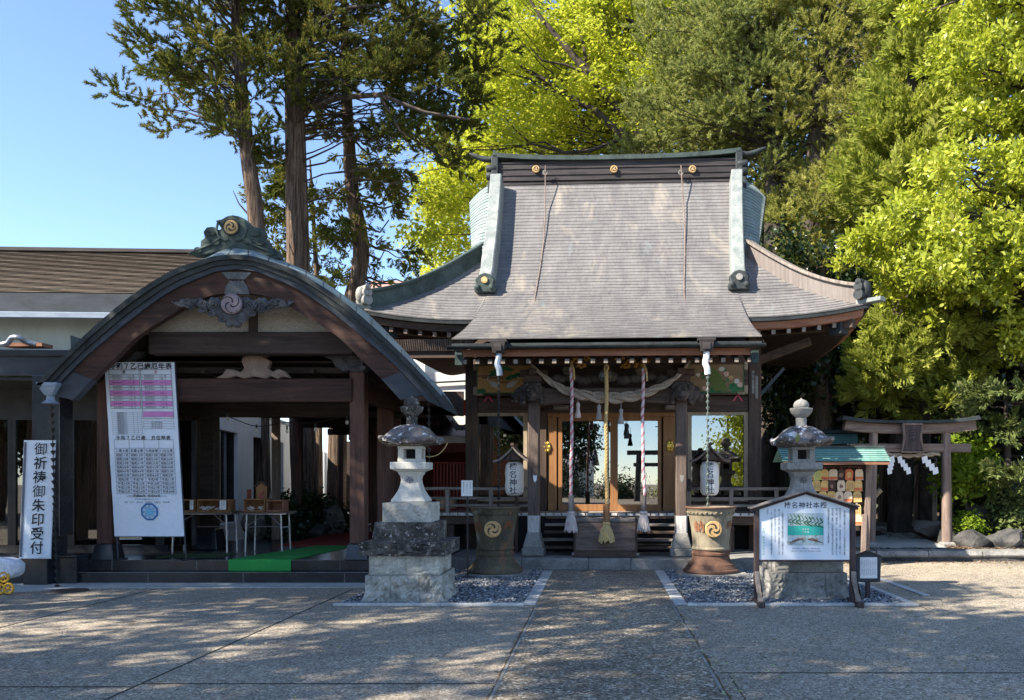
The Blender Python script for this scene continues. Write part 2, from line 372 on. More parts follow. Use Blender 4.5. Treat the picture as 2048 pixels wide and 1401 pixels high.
# ------------------------------------------------------------------ mesh helpers
class MB:
    """collects vertices, faces and uvs of ONE mesh"""
    def __init__(s):
        s.v, s.f, s.uv = [], [], {}

    def add(s, vs, fs, uvs=None):
        o = len(s.v)
        s.v += [tuple(p) for p in vs]
        for i, f in enumerate(fs):
            if uvs:
                s.uv[len(s.f)] = uvs[i]
            s.f.append(tuple(o + k for k in f))
        return s

    def box(s, c, d, rot=None):
        x, y, z = d[0] / 2, d[1] / 2, d[2] / 2
        vs = [Vector((i * x, j * y, k * z)) for i in (-1, 1) for j in (-1, 1) for k in (-1, 1)]
        if rot is not None:
            vs = [rot @ p for p in vs]
        vs = [p + Vector(c) for p in vs]
        return s.add(vs, [(0, 1, 3, 2), (4, 6, 7, 5), (0, 4, 5, 1), (2, 3, 7, 6), (0, 2, 6, 4), (1, 5, 7, 3)])

    def box2(s, a, b):
        return s.box([(p + q) / 2 for p, q in zip(a, b)], [abs(q - p) for p, q in zip(a, b)])

    def bar(s, p, q, w, h, up=(0, 0, 1)):
        p, q = Vector(p), Vector(q)
        d = q - p
        t = d.normalized()
        sd = t.cross(Vector(up))
        if sd.length < 1e-4:
            sd = t.cross(Vector((0, 1, 0)))
        sd.normalize()
        u = sd.cross(t)
        m = Matrix((sd, t, u)).transposed()
        return s.box((p + q) / 2, (w, d.length, h), m)

    def tube(s, pts, rad, n=8, caps=True, flat=1.0):
        pts = [Vector(p) for p in pts]
        if not hasattr(rad, '__len__'):
            rad = [rad] * len(pts)
        vs, fs = [], []
        ref = None
        for i, p in enumerate(pts):
            t = (pts[min(i + 1, len(pts) - 1)] - pts[max(i - 1, 0)])
            t = t.normalized() if t.length > 1e-9 else Vector((0, 0, 1))
            if ref is None:
                ref = Vector((1, 0, 0)) if abs(t.x) < .8 else Vector((0, 1, 0))
            a = (ref - t * ref.dot(t)).normalized()
            ref = a
            b = t.cross(a)
            for k in range(n):
                w = 2 * math.pi * k / n
                vs.append(p + a * math.cos(w) * rad[i] + b * math.sin(w) * rad[i] * flat)
        for i in range(len(pts) - 1):
            for k in range(n):
                k2 = (k + 1) % n
                fs.append((i * n + k, i * n + k2, (i + 1) * n + k2, (i + 1) * n + k))
        if caps:
            fs.append(tuple(range(n - 1, -1, -1)))
            fs.append(tuple((len(pts) - 1) * n + k for k in range(n)))
        return s.add(vs, fs)

    def lathe(s, prof, n=24, c=(0, 0, 0), caps=True, sq=None):
        """profile of (radius, z); sq = superellipse power for square sections"""
        vs, fs = [], []
        for r, z in prof:
            for k in range(n):
                w = 2 * math.pi * (k + .5) / n
                x, y = math.cos(w), math.sin(w)
                if sq:
                    q = (abs(x) ** sq + abs(y) ** sq) ** (1 / sq)
                    x, y = x / q, y / q
                vs.append((c[0] + r * x, c[1] + r * y, c[2] + z))
        m = len(prof)
        for i in range(m - 1):
            for k in range(n):
                k2 = (k + 1) % n
                fs.append((i * n + k, i * n + k2, (i + 1) * n + k2, (i + 1) * n + k))
        if caps:
            fs.append(tuple(range(n - 1, -1, -1)))
            fs.append(tuple((m - 1) * n + k for k in range(n)))
        return s.add(vs, fs)

    def frus(s, c, a, b, h):
        """square frustum: bottom half-sizes a=(x,y), top half-sizes b, base centre c"""
        vs = [(c[0] + i * a[0], c[1] + j * a[1], c[2]) for i, j in ((-1, -1), (1, -1), (1, 1), (-1, 1))]
        vs += [(c[0] + i * b[0], c[1] + j * b[1], c[2] + h) for i, j in ((-1, -1), (1, -1), (1, 1), (-1, 1))]
        return s.add(vs, [(3, 2, 1, 0), (4, 5, 6, 7), (0, 1, 5, 4), (1, 2, 6, 5), (2, 3, 7, 6), (3, 0, 4, 7)])

    def prism(s, poly, y0, y1, ax='y'):
        """closed outline in x,z pushed from y0 to y1 (ax='x': outline in y,z pushed along x; ax='z': outline in x,y)"""
        n = len(poly)
        if ax == 'y':
            vs = [(a, y0, b) for a, b in poly] + [(a, y1, b) for a, b in poly]
        elif ax == 'x':
            vs = [(y0, a, b) for a, b in poly] + [(y1, a, b) for a, b in poly]
        else:
            vs = [(a, b, y0) for a, b in poly] + [(a, b, y1) for a, b in poly]
        fs = [tuple(range(n)), tuple(range(2 * n - 1, n - 1, -1))]
        fs += [(i, i + n, (i + 1) % n + n, (i + 1) % n) for i in range(n)]
        return s.add(vs, fs)

    def strip(s, a, b, ua=None, close=False):
        """quads between two polylines"""
        n = len(a)
        vs = list(a) + list(b)
        fs = [(i, i + 1, n + i + 1, n + i) for i in range(n - 1)]
        return s.add(vs, fs, ua)

    def ball(s, c, r, nu=12, nv=8):
        vs, fs = [], []
        r = (r, r, r) if not hasattr(r, '__len__') else r
        for j in range(nv + 1):
            t = math.pi * j / nv
            for i in range(nu):
                w = 2 * math.pi * i / nu
                vs.append((c[0] + r[0] * math.sin(t) * math.cos(w), c[1] + r[1] * math.sin(t) * math.sin(w), c[2] - r[2] * math.cos(t)))
        for j in range(nv):
            for i in range(nu):
                i2 = (i + 1) % nu
                fs.append((j * nu + i, j * nu + i2, (j + 1) * nu + i2, (j + 1) * nu + i))
        return s.add(vs, fs)

    def build(s, name, m, parent=None, bevel=0, smooth=None, loc=None, rz=0, solid=0):
        me = bpy.data.meshes.new(name)
        me.from_pydata(s.v, [], s.f)
        if s.uv:
            lay = me.uv_layers.new(name="UVMap")
            for pi, uvs in s.uv.items():
                for k, li in enumerate(me.polygons[pi].loop_indices):
                    lay.data[li].uv = uvs[k]
        bm = bmesh.new()
        bm.from_mesh(me)
        bmesh.ops.remove_doubles(bm, verts=bm.verts, dist=1e-5)
        if not s.uv:
            bmesh.ops.recalc_face_normals(bm, faces=bm.faces)
        bm.to_mesh(me)
        bm.free()
        me.materials.append(M[m] if isinstance(m, str) else m)
        o = bpy.data.objects.new(name, me)
        COL.objects.link(o)
        if parent is not None:
            o.parent = parent
        if loc is not None:
            o.location = loc
        o.rotation_euler.z = rz
        if smooth is not None:
            for p in me.polygons:
                p.use_smooth = True
            me.set_sharp_from_angle(angle=R(smooth))
        if bevel:
            b = o.modifiers.new("bevel", 'BEVEL')
            b.width = bevel
            b.segments = 1
            b.limit_method = 'ANGLE'
            b.angle_limit = R(35)
        if solid:
            q = o.modifiers.new("solid", 'SOLIDIFY')
            q.thickness = solid
            q.offset = -1
        return o


def tag(o, label, cat, group=None):
    o["label"], o["category"] = label, cat
    if group:
        o["group"] = group
    return o


def thing(name, label, cat, loc=(0, 0, 0), rz=0.0, group=None):
    o = bpy.data.objects.new(name, None)
    o.empty_display_size = .1
    COL.objects.link(o)
    o.location = loc
    o.rotation_euler.z = rz
    return tag(o, label, cat, group)


def struct(o, kind="structure"):
    o["kind"] = kind
    return o


def kids(o): return [c for c in bpy.data.objects if c.parent == o]


def copy_tree(o, parent=None, loc=None, rz=None, label=None):
    c = o.copy()
    COL.objects.link(c)
    if parent is not None:
        c.parent = parent
    if loc is not None:
        c.location = loc
    if rz is not None:
        c.rotation_euler.z = rz
    if label:
        c["label"] = label
    for ch in kids(o):
        copy_tree(ch, c)
    return c


def cr(pts, n=6):
    """catmull-rom through points"""
    pts = [Vector(p) for p in pts]
    out = []
    for i in range(len(pts) - 1):
        p0, p1, p2, p3 = pts[max(i - 1, 0)], pts[i], pts[i + 1], pts[min(i + 2, len(pts) - 1)]
        for k in range(n):
            t = k / n
            out.append(.5 * ((2 * p1) + (p2 - p0) * t + (2 * p0 - 5 * p1 + 4 * p2 - p3) * t * t + (3 * p1 - p0 - 3 * p2 + p3) * t ** 3))
    out.append(pts[-1])
    return out


# ------------------------------------------------------------------ lettering
_gl = {}
def glyph(ch, bold=0.0):
    k = (ch, bold)
    if k not in _gl:
        got = []
        for off in ([0, bold] if bold else [0]):
            c = bpy.data.curves.new("glyph", 'FONT')
            c.body = ch
            c.resolution_u = 2
            c.offset = off
            o = bpy.data.objects.new("glyph", c)
            me = bpy.data.meshes.new_from_object(o)
            got.append(([(v.co.x, v.co.y) for v in me.vertices], [tuple(p.vertices) for p in me.polygons]))
            bpy.data.objects.remove(o)
            bpy.data.meshes.remove(me)
            bpy.data.curves.remove(c)
        vs, fs = got[-1]
        if any(not (-.08 < p[0] < 1.1 and -.25 < p[1] < 1.0) for p in vs):      # emboldening can throw spikes
            vs, fs = got[0]
        x0 = min([v[0] for v in vs] or [0])
        x1 = max([v[0] for v in vs] or [.3])
        cx = .5 if ord(ch) > 0x2e00 else (x0 + x1) / 2
        _gl[k] = ([(a - cx, b - .36) for a, b in vs], fs, x1 - x0)
    return _gl[k]


def text(mb, s, x, z, size, y=0.0, vertical=False, pitch=None, bold=0.0, squeeze=1.0, slant=0.0, align='c'):
    """flat letters standing in the x-z plane, facing -y"""
    wide = [1.0 if ord(ch) > 0x2000 else .6 for ch in s]
    if vertical:
        p = pitch or size
        for i, ch in enumerate(s):
            if ch in ' \u3000':
                continue
            vs, fs, w = glyph(ch, bold)
            mb.add([(x + a * size * squeeze + slant * b * size, y, z - i * p + b * size) for a, b in vs], fs)
    else:
        p = pitch or size
        tot = sum(wide) * p
        cx = x - tot / 2 if align == 'c' else x
        for ch, w_ in zip(s, wide):
            if ch not in ' \u3000':
                vs, fs, w = glyph(ch, bold)
                mb.add([(cx + w_ * p / 2 + a * size * squeeze, y, z + b * size) for a, b in vs], fs)
            cx += w_ * p
    return mb


def rect(mb, x0, z0, x1, z1, y=0.0):
    return mb.add([(x0, y, z0), (x1, y, z0), (x1, y, z1), (x0, y, z1)], [(0, 1, 2, 3)])


def lines(mb, segs, w, y=0.0):
    for (a, b, c, d) in segs:
        if abs(a - c) < 1e-6:
            rect(mb, a - w / 2, min(b, d), a + w / 2, max(b, d), y)
        else:
            rect(mb, min(a, c), b - w / 2, max(a, c), b + w / 2, y)
    return mb


def tomoe(mb, cx, cz, r, y, n=14, turn=0.0):
    """three comma shapes turning in a ring, drawn as flat faces"""
    for k in range(3):
        a0 = turn + k * 2 * math.pi / 3
        outer, inner = [], []
        for i in range(n + 1):
            t = i / n
            a = a0 + t * 2.3
            w = r * .36 * (1 - t) ** .8
            ro = r * (.62 + .36 * t)
            rc = ro - w * .5
            outer.append((cx + (rc + w * .5) * math.cos(a), y, cz + (rc + w * .5) * math.sin(a)))
            inner.append((cx + (rc - w * .5) * math.cos(a), y, cz + (rc - w * .5) * math.sin(a)))
        mb.add(outer + inner, [(i, i + 1, n + 2 + i, n + 1 + i) for i in range(n)])
        hx, hz = cx + r * .44 * math.cos(a0), cz + r * .44 * math.sin(a0)
        mb.add([(hx + r * .2 * math.cos(q * math.pi / 6), y - .0006, hz + r * .2 * math.sin(q * math.pi / 6)) for q in range(12)], [tuple(range(12))])
    return mb


def disc(mb, cx, cz, r, y0, y1, n=24):
    return mb.prism([(cx + r * math.cos(2 * math.pi * k / n), cz + r * math.sin(2 * math.pi * k / n)) for k in range(n)], y0, y1)


def twist(mb, pts, r, strands, n=6, turns_per_m=6, phase=0.0, rfun=None, only=None):
    """laid rope: strands winding round a path"""
    pts = [Vector(p) for p in pts]
    L = [0]
    for a, b in zip(pts, pts[1:]):
        L.append(L[-1] + (b - a).length)
    m = max(8, int(L[-1] * turns_per_m * 9))
    for k in range(strands):
        if only is not None and k not in only:
            continue
        path, rad = [], []
        j = 0
        for i in range(m + 1):
            d = L[-1] * i / m
            while j < len(L) - 2 and L[j + 1] < d:
                j += 1
            t = (d - L[j]) / max(L[j + 1] - L[j], 1e-6)
            p = pts[j].lerp(pts[j + 1], t)
            tg = (pts[j + 1] - pts[j]).normalized()
            a = Vector((0, 1, 0)) if abs(tg.y) < .8 else Vector((1, 0, 0))
            a = (a - tg * a.dot(tg)).normalized()
            b = tg.cross(a)
            q = r * (rfun(i / m) if rfun else 1)
            w = 2 * math.pi * (turns_per_m * d + k / strands) + phase
            path.append(p + (a * math.cos(w) + b * math.sin(w)) * q * .5)
            rad.append(q * .56)
        mb.tube(path, rad, n)
    return mb


# ------------------------------------------------------------------ trees
def np_mesh(name, V, F, m, parent=None):
    """V (n,3), F (m,3 or 4) numpy arrays"""
    me = bpy.data.meshes.new(name)
    k = F.shape[1]
    me.vertices.add(len(V))
    me.vertices.foreach_set("co", np.ascontiguousarray(V, np.float32).ravel())
    me.loops.add(F.size)
    me.loops.foreach_set("vertex_index", np.ascontiguousarray(F, np.int32).ravel())
    me.polygons.add(len(F))
    me.polygons.foreach_set("loop_start", np.arange(0, F.size, k, dtype=np.int32))
    me.polygons.foreach_set("loop_total", np.full(len(F), k, np.int32))
    me.update(calc_edges=True)
    me.materials.append(M[m] if isinstance(m, str) else m)
    o = bpy.data.objects.new(name, me)
    COL.objects.link(o)
    if parent is not None:
        o.parent = parent
    return o


def unit(a): return a / np.maximum(np.linalg.norm(a, axis=-1, keepdims=True), 1e-9)


def tuft_template(kind, n):
    """n leaves of one shoot growing along +z, unit length; returns (n,k,3) corners"""
    if kind == 'sugi':            # bristling fox-tail of narrow needles
        t = rng.uniform(0, .75, n)
        az = rng.uniform(0, 2 * np.pi, n)
        op = rng.uniform(.35, .95, n)
        d = np.stack([np.cos(az) * np.sin(op), np.sin(az) * np.sin(op), np.cos(op)], -1)
        b = np.stack([0 * t, 0 * t, t], -1) + d * .02
        ln = rng.uniform(.17, .32, n)[:, None]
        s = unit(np.cross(d, rng.normal(size=(n, 3)))) * rng.uniform(.022, .04, n)[:, None]
        return np.stack([b - s, b + s, b + d * ln], 1)
    if kind == 'fan':             # flat drooping spray of scale leaves
        t = rng.uniform(.02, .9, n)
        sd = rng.choice([-1, 1], n)
        op = rng.uniform(.3, 1.1, n)
        d = np.stack([np.sin(op) * sd, rng.normal(0, .22, n), np.cos(op)], -1)
        ln = (rng.uniform(.3, .5, n) * (1.15 - t))[:, None] + .06
        b = np.stack([rng.normal(0, .02, n), rng.normal(0, .03, n), t], -1)
        s = unit(np.cross(d, np.array([[0.1, 1, 0]]) + rng.normal(0, .5, (n, 3)))) * rng.uniform(.03, .055, n)[:, None]
        m = b + d * ln * .55
        return np.stack([b, m - s, b + d * ln, m + s], 1)
    if kind == 'droop':           # whorl of long hanging leaves
        az = rng.uniform(0, 2 * np.pi, n)
        op = rng.uniform(.5, 2.3, n)
        d = unit(np.stack([np.cos(az) * np.sin(op), np.sin(az) * np.sin(op), np.cos(op) * .8], -1))
        b = d * rng.uniform(.05, .5, n)[:, None] + rng.normal(0, .12, (n, 3))
        ln = rng.uniform(.34, .56, n)[:, None]
        s = unit(np.cross(d, rng.normal(size=(n, 3)))) * (ln * rng.uniform(.2, .3, n)[:, None])
        m = b + d * ln * .45
        return np.stack([b, m - s, b + d * ln, m + s], 1)
    if kind == 'broad':           # loose cluster of small oval leaves in flat layers
        b = rng.normal(0, 1, (n, 3)) * np.array([.42, .42, .16])
        az = rng.uniform(0, 2 * np.pi, n)
        d = unit(np.stack([np.cos(az), np.sin(az), rng.normal(-.25, .4, n)], -1))
        ln = rng.uniform(.16, .3, n)[:, None]
        up = unit(np.array([[0, 0, 1.]]) + rng.normal(0, .55, (n, 3)))
        s = unit(np.cross(d, up)) * ln * .32
        m = b + d * ln * .5
        return np.stack([b, m - s, b + d * ln, m + s], 1)


def frame_from(d, roll):
    ref = np.where(np.abs(d[:, 2:3]) < .9, np.array([[0, 0, 1.]]), np.array([[1., 0, 0]]))
    a = unit(np.cross(ref, d))
    b = np.cross(d, a)
    c, s = np.cos(roll)[:, None], np.sin(roll)[:, None]
    return a * c + b * s, b * c - a * s


def foliage(name, C, D, size, kind, n, m, parent, ntpl=5, roll=None):
    """C shoot positions, D growth directions, one mesh for the whole crown"""
    C, D = np.asarray(C, float), unit(np.asarray(D, float))
    N = len(C)
    size = np.broadcast_to(np.asarray(size, float), (N,))
    T = [tuft_template(kind, n) for _ in range(ntpl)]
    k = T[0].shape[1]
    which = rng.integers(0, ntpl, N)
    a, b = frame_from(D, rng.uniform(0, 2 * np.pi, N) if roll is None else roll(N))
    out = []
    for t in range(ntpl):
        q = which == t
        if not q.any():
            continue
        loc = T[t].reshape(1, -1, 3) * size[q][:, None, None]
        w = loc[..., 0:1] * a[q][:, None] + loc[..., 1:2] * b[q][:, None] + loc[..., 2:3] * D[q][:, None] + C[q][:, None]
        out.append(w.reshape(-1, 3))
    V = np.concatenate(out)
    F = np.arange(len(V)).reshape(-1, k)
    return np_mesh(name, V, F, m, parent)


def in_poly(poly, x, y):
    ins = False
    j = len(poly) - 1
    for i in range(len(poly)):
        if (poly[i][1] > y) != (poly[j][1] > y) and x < (poly[j][0] - poly[i][0]) * (y - poly[i][1]) / (poly[j][1] - poly[i][1]) + poly[i][0]:
            ins = not ins
        j = i
    return ins


def sample_outline(polys, Y, half, count):
    """bough centres filling a volume whose outline is given as seen at depth Y, half = half thickness"""
    pts = []
    xs = [p[0] for q in polys for p in q]
    ys = [p[1] for q in polys for p in q]
    while len(pts) < count:
        x, y = random.uniform(min(xs), max(xs)), random.uniform(min(ys), max(ys))
        if any(in_poly(q, x, y) for q in polys):
            c = P(x, y, Y)
            pts.append(Vector((c.x, Y + random.uniform(-half, half), c.z)))
    return pts


def wobble_path(a, b, n, amp, sag=0.0):
    a, b = Vector(a), Vector(b)
    L = (b - a).length
    out = []
    for i in range(n + 1):
        t = i / n
        p = a.lerp(b, t)
        k = math.sin(math.pi * t)
        p += Vector((random.gauss(0, 1), random.gauss(0, 1), random.gauss(0, 1))) * amp * L * k
        p.z -= sag * L * k
        out.append(p)
    return out


def trunk_at(path, z):
    for a, b in zip(path, path[1:]):
        if (a.z - z) * (b.z - z) <= 0 and a.z != b.z:
            return a.lerp(b, (z - a.z) / (b.z - a.z))
    return (path[-1] if z > path[-1].z else path[0]).copy()


def tree(name, label, path, radii, boughs, bough_r, per, kind, leaves, size, m, bark='bark', drop=.5, dirmix=(1.0, .5, .6),
         group=None, limbs=True, flat=.55, extra=None, limb_r=.06, nseg=10, pom=.5, roll=None):
    """trunk path, boughs = list of bough centres; limbs run from the trunk to each bough"""
    base = Vector(path[0])
    t = thing(name, label, 'tree', base, 0, group)
    path = [Vector(p) for p in path]
    mb, ml = MB(), MB()
    rel = [p - base for p in path]
    if nseg >= 10 and radii[0] > .15:            # furrowed bark on the big trunks
        fine = cr(rel, 9)
        ts = np.linspace(0, 1, len(fine))
        rr = np.interp(ts, np.linspace(0, 1, len(radii)), radii)
        v0 = len(mb.v)
        nn = 30
        mb.tube(fine, list(rr), nn)
        fur = [random.uniform(-.07, .07) for _ in range(nn)]
        for i, p in enumerate(fine):
            for k in range(nn):
                if random.random() < .12:
                    fur[k] = random.uniform(-.08, .08)
                q = Vector(mb.v[v0 + i * nn + k])
                mb.v[v0 + i * nn + k] = tuple(p + (q - p) * (1 + fur[k]))
    else:
        mb.tube(rel, radii, nseg)
    C, D, S = [], [], []
    for b in boughs:
        z0 = max(path[0].z + .5, b.z - drop * random.uniform(.5, 1.3))
        s = trunk_at(path, z0)
        if limbs:
            lp = wobble_path(s, b, 5, .035, -.03)
            r0 = limb_r * random.uniform(.6, 1.2)
            ml.tube([p - base for p in lp], [r0 * (1 - .75 * i / 5) for i in range(6)], 5, False)
        out = Vector((b.x - s.x, b.y - s.y, 0))
        out = out.normalized() if out.length > .01 else Vector((1, 0, 0))
        for _ in range(per):
            d = Vector((random.gauss(0, 1), random.gauss(0, 1), random.gauss(0, 1)))
            d = d.normalized() * random.random() ** .45 * bough_r
            d.z *= flat
            C.append(b + d - base)
            D.append(out * dirmix[0] + Vector((0, 0, dirmix[1])) + Vector((random.gauss(0, 1), random.gauss(0, 1), random.gauss(0, 1))) * dirmix[2] + d * (pom / bough_r))
            S.append(size * random.uniform(.65, 1.25))
    for pl, r0, r1 in (extra or []):
        n = len(pl) - 1
        ml.tube([Vector(p) - base for p in pl], [r0 + (r1 - r0) * i / n for i in range(n + 1)], 6, False)
    mb.build("trunk", bark, t, smooth=60)
    if ml.v:
        ml.build("limbs", 'bark_dark', t, smooth=60)
    if len(C):
        foliage("crown", [tuple(c) for c in C], [tuple(d) for d in D], S, kind, leaves, m, t, roll=roll)
    return t

# ------------------------------------------------------------------ main hall (own frame: u along the front, v towards the back)
SC, SYAW = Vector((0.09, 14.25, 0)), R(-3)
_c, _s = math.cos(-SYAW), math.sin(-SYAW)
def S(u, v, z=0.0): return Vector((SC.x + u * _c + v * _s, SC.y - u * _s + v * _c, z))
def LU(px, v):
    k = (px - PX0) / FPX
    return (k * (SC.y + v * _c) - SC.x - v * _s) / (_c + k * _s)
def LZ(py, px, v):
    u = LU(px, v)
    return Z(py, SC.y - u * _s + v * _c)

hall = thing("shrine_hall", "main wooden shrine hall with tall brown copper shingle roof and porch", "shrine", S(0, 0), SYAW)
_pv = cr([(0, 3.90, 0), (.80, 4.2, 0), (1.61, 4.6, 0), (2.53, 5.25, 0), (3.44, 6.1, 0), (4.36, 7.1, 0), (5.05, 7.95, 0), (5.40, 8.42, 0), (5.65, 8.76, 0)], 8)
_PV, _PZ = [p.x for p in _pv], [p.y for p in _pv]
def hz(v): return float(np.interp(v, _PV, _PZ))
_PS = [0.0]
for a, b in zip(_pv, _pv[1:]):
    _PS.append(_PS[-1] + (b - a).length)
def s_of(v): return float(np.interp(v, _PV, _PS))
def v_of(s): return float(np.interp(s, _PS, _PV))
ROW = .125

def sheet(mb, v0, v1, ul, ur, nu, dz, row=ROW, mirror=False, lift=.011):
    """courses of plates: each course overlaps the next one down, with a real step"""
    s = math.floor(s_of(v0) / row) * row
    end = s_of(v1)
    while s < end - 1e-6:
        a, b = max(s, s_of(v0)), min(s + row, end)
        va, vb = v_of(a), v_of(b)
        la, ra, lb, rb = ul(va), ur(va), ul(vb), ur(vb)
        lo, hi, dn = [], [], []
        for i in range(nu + 1):
            t = i / nu
            ua, ub = la + (ra - la) * t, lb + (rb - lb) * t
            wob = .004 * math.sin(ua * 7 + a * 31)
            lo.append((ua, va - .008, hz(va) + dz(ua, va) + lift + wob))
            dn.append((ua, va - .006, hz(va) + dz(ua, va) - .012))
            hi.append((ub, vb, hz(vb) + dz(ub, vb)))
        if mirror:
            lo, hi, dn = [[(p[0], 11.3 - p[1], p[2]) for p in q] for q in (lo, hi, dn)]
        uvs = [[(lo[i][0], a + .004), (lo[i + 1][0], a + .004), (hi[i + 1][0], b - .004), (hi[i][0], b - .004)] for i in range(nu)]
        mb.strip(lo, hi, uvs)
        uvr = [[(lo[i][0], a), (lo[i + 1][0], a), (lo[i + 1][0], a + .001), (lo[i][0], a + .001)] for i in range(nu)]
        mb.strip(dn, lo, uvr)
        s += row

EU = 4.8
def sori(u, v):
    d = max(v - 1.6, 0)
    k = max(abs(u) - 2.6, 0) / 2.2
    return .24 * k * k * max(0, 1 - d / 2.2)
def edge(v): return 2.68 if v < 3.5 else 2.97 + (3.42 - 2.97) * (v - 3.5) / 1.9
def verge(u, v):
    k = max(abs(u) - 2.76, 0)
    return -.95 * k * k if v > 3.4 else 0.0

mb = MB()
sheet(mb, 1.6, 2.55, lambda v: -(EU - (v - 1.6)), lambda v: EU - (v - 1.6), 40, sori)
for sg in (-1, 1):
    f = (lambda v: 2.62, lambda v: EU - (v - 1.6))
    if sg < 0:
        sheet(mb, 2.55, 3.56, lambda v: -(EU - (v - 1.6)), lambda v: -2.62, 10, lambda u, v: sori(u, v) - .006)
    else:
        sheet(mb, 2.55, 3.56, lambda v: 2.62, lambda v: EU - (v - 1.6), 10, lambda u, v: sori(u, v) - .006)
sheet(mb, 1.6, 3.56, lambda v: -(EU - (v - 1.6)), lambda v: EU - (v - 1.6), 12, sori, .4, True)
# side slopes of the skirt roof
for sg in (-1, 1):
    for k in range(5):
        d0, d1 = k * .39, (k + 1) * .39
        pa, pb = [], []
        for i in range(17):
            t = i / 16
            for d, L in ((d0, pa), (d1, pb)):
                v = 1.6 + d + (8.1 - 2 * d) * t
                m_ = min(v - 1.6, 9.7 - v)
                lift = .24 * max(0, 1 - (m_ - d) / 2.2) ** 2 * max(0, 1 - d / 2.2)
                L.append((sg * (EU - d), v, hz(1.6 + d) + lift))
        mb.strip(pa, pb, [[(i * .5, d0), (i * .5 + .5, d0), (i * .5 + .5, d1), (i * .5, d1)] for i in range(16)])
mb.build("skirt_roof", 'copper_roof', hall)
mb = MB()
sheet(mb, 2.55, 5.45, lambda v: -min(edge(v), 2.76), lambda v: min(edge(v), 2.76), 26, verge)
sheet(mb, 3.0, 5.45, lambda v: -edge(v), lambda v: edge(v), 12, verge, .4, True)
mb.build("gable_roof", 'copper_roof', hall)
for sg in (-1, 1):
    mb = MB()
    sheet(mb, 3.5, 5.45, lambda v: (-edge(v) if sg < 0 else 2.76), lambda v: (-2.76 if sg < 0 else edge(v)), 8, verge)
    mb.build("verge_plates", 'verge_roof', hall)
# underside boards closing the verge and the gable walls
for sg in (-1, 1):
    mb = MB()
    lo = [(sg * edge(v), v, hz(v) + verge(edge(v), v) - .02) for v in np.linspace(3.5, 5.65, 12)]
    lo += [(a, 11.3 - b, c) for a, b, c in lo[::-1][1:]]
    dn = [(a, b, c - .2) for a, b, c in lo]
    inn = [(sg * 2.6, b, c - .22) for a, b, c in lo]
    mb.strip(lo, dn)
    mb.strip(dn, inn)
    mb.build("verge_board", 'verdigris', hall)
for sg in (-1, 1):
    poly = [(v, hz(v) - .3) for v in np.linspace(3.5, 5.6, 8)] + [(11.3 - v, hz(v) - .3) for v in np.linspace(5.5, 3.5, 8)]
    MB().prism(poly, sg * 2.35, sg * 2.45, 'x').build("gable_wall", 'old_wood', hall)

# porch roof running on from the main slope
def pr(u, v): return .07 if v < 1.65 else .07 * max(.05, 1 - (v - 1.65) / .9)
mb = MB()
pw = lambda v: 2.60 - .05 * v
sheet(mb, 0.0, 2.6, lambda v: -pw(v), lambda v: pw(v), 26, pr)
for sg in (-1, 1):
    vs_ = np.linspace(0, 2.6, 14)
    a = [(sg * pw(v), v, hz(v) + pr(0, v) + .012) for v in vs_]
    b = [(sg * (pw(v) + .05), v + .01, hz(v) + (pr(0, v) * .2 if v > 1.3 else -.06)) for v in vs_]
    mb.strip(a, b, [[(0, v), (0, v + .1), (.1, v + .1), (.1, v)] for v in vs_[:-1]])
mb.build("porch_roof", 'copper_roof', hall)
MB().box((0, .06, 3.855), (5.22, .1, .07)).build("porch_eave_edge", 'dark_copper', hall, .006)
# gutter along the porch eave with its brackets
g = MB()
pts = [(.055 * math.cos(a), .05 * math.sin(a)) for a in np.linspace(math.pi, 2 * math.pi, 8)]
pts += [(.045 * math.cos(a), .04 * math.sin(a) + .004) for a in np.linspace(2 * math.pi, math.pi, 8)]
g.prism([(-.07 + a, 3.83 + b) for a, b in pts], -2.66, 2.66, 'x')
gut = g.build("gutter", 'dark_copper', hall, smooth=50)
for px in (997, 1413):
    u = LU(px, -.1)
    q = MB().box((u, -.08, 3.9), (.3, .2, .045)).frus((u, -.08, 3.70), (.09, .08), (.125, .1), .18)
    q.box((u, -.185, 3.79), (.13, .012, .12))
    rh = q.build("rainwater_head", 'bronze_dark' if px < 1100 else 'bronze_dark', gut, .006)
    q = MB()
    pth = cr([(u, -.08, 3.72), (u, -.09, 3.62), (u - .02, -.1, 3.52), (u + .01, -.1, 3.43), (u + .02, -.09, 3.33)], 5)
    q.tube(pth, [.055, .055, .052] + [.05] * (len(pth) - 3), 8)
    q.build("bent_spout", 'white_paint' if px > 1200 else 'gutter', rh, smooth=40)
MB().box((0, .14, 3.74), (5.05, .05, .12)).build("porch_fascia", 'fascia', hall, .004)
for sg in (-1, 1):
    MB().box((sg * 2.5, .1, 3.65), (.13, .07, .25)).build("fascia_end_cover", 'verdigris', hall, .01)
for i in range(23):
    u = -2.42 + i * 2 * 2.42 / 22
    r_ = MB().bar((u, .17, 3.60), (u, 2.6, 4.42), .075, .09).build("rafter", 'dark_wood', hall)
    MB().box((u, .165, 3.60), (.07, .012, .075)).build("rafter_end", 'grey_wood', r_)
# boards over the porch rafters
mb = MB()
mb.add([(-2.5, .16, 3.70), (2.5, .16, 3.70), (2.5, 2.9, 4.62), (-2.5, 2.9, 4.62)], [(0, 1, 2, 3)])
mb.build("porch_ceiling_boards", 'dark_wood', hall)

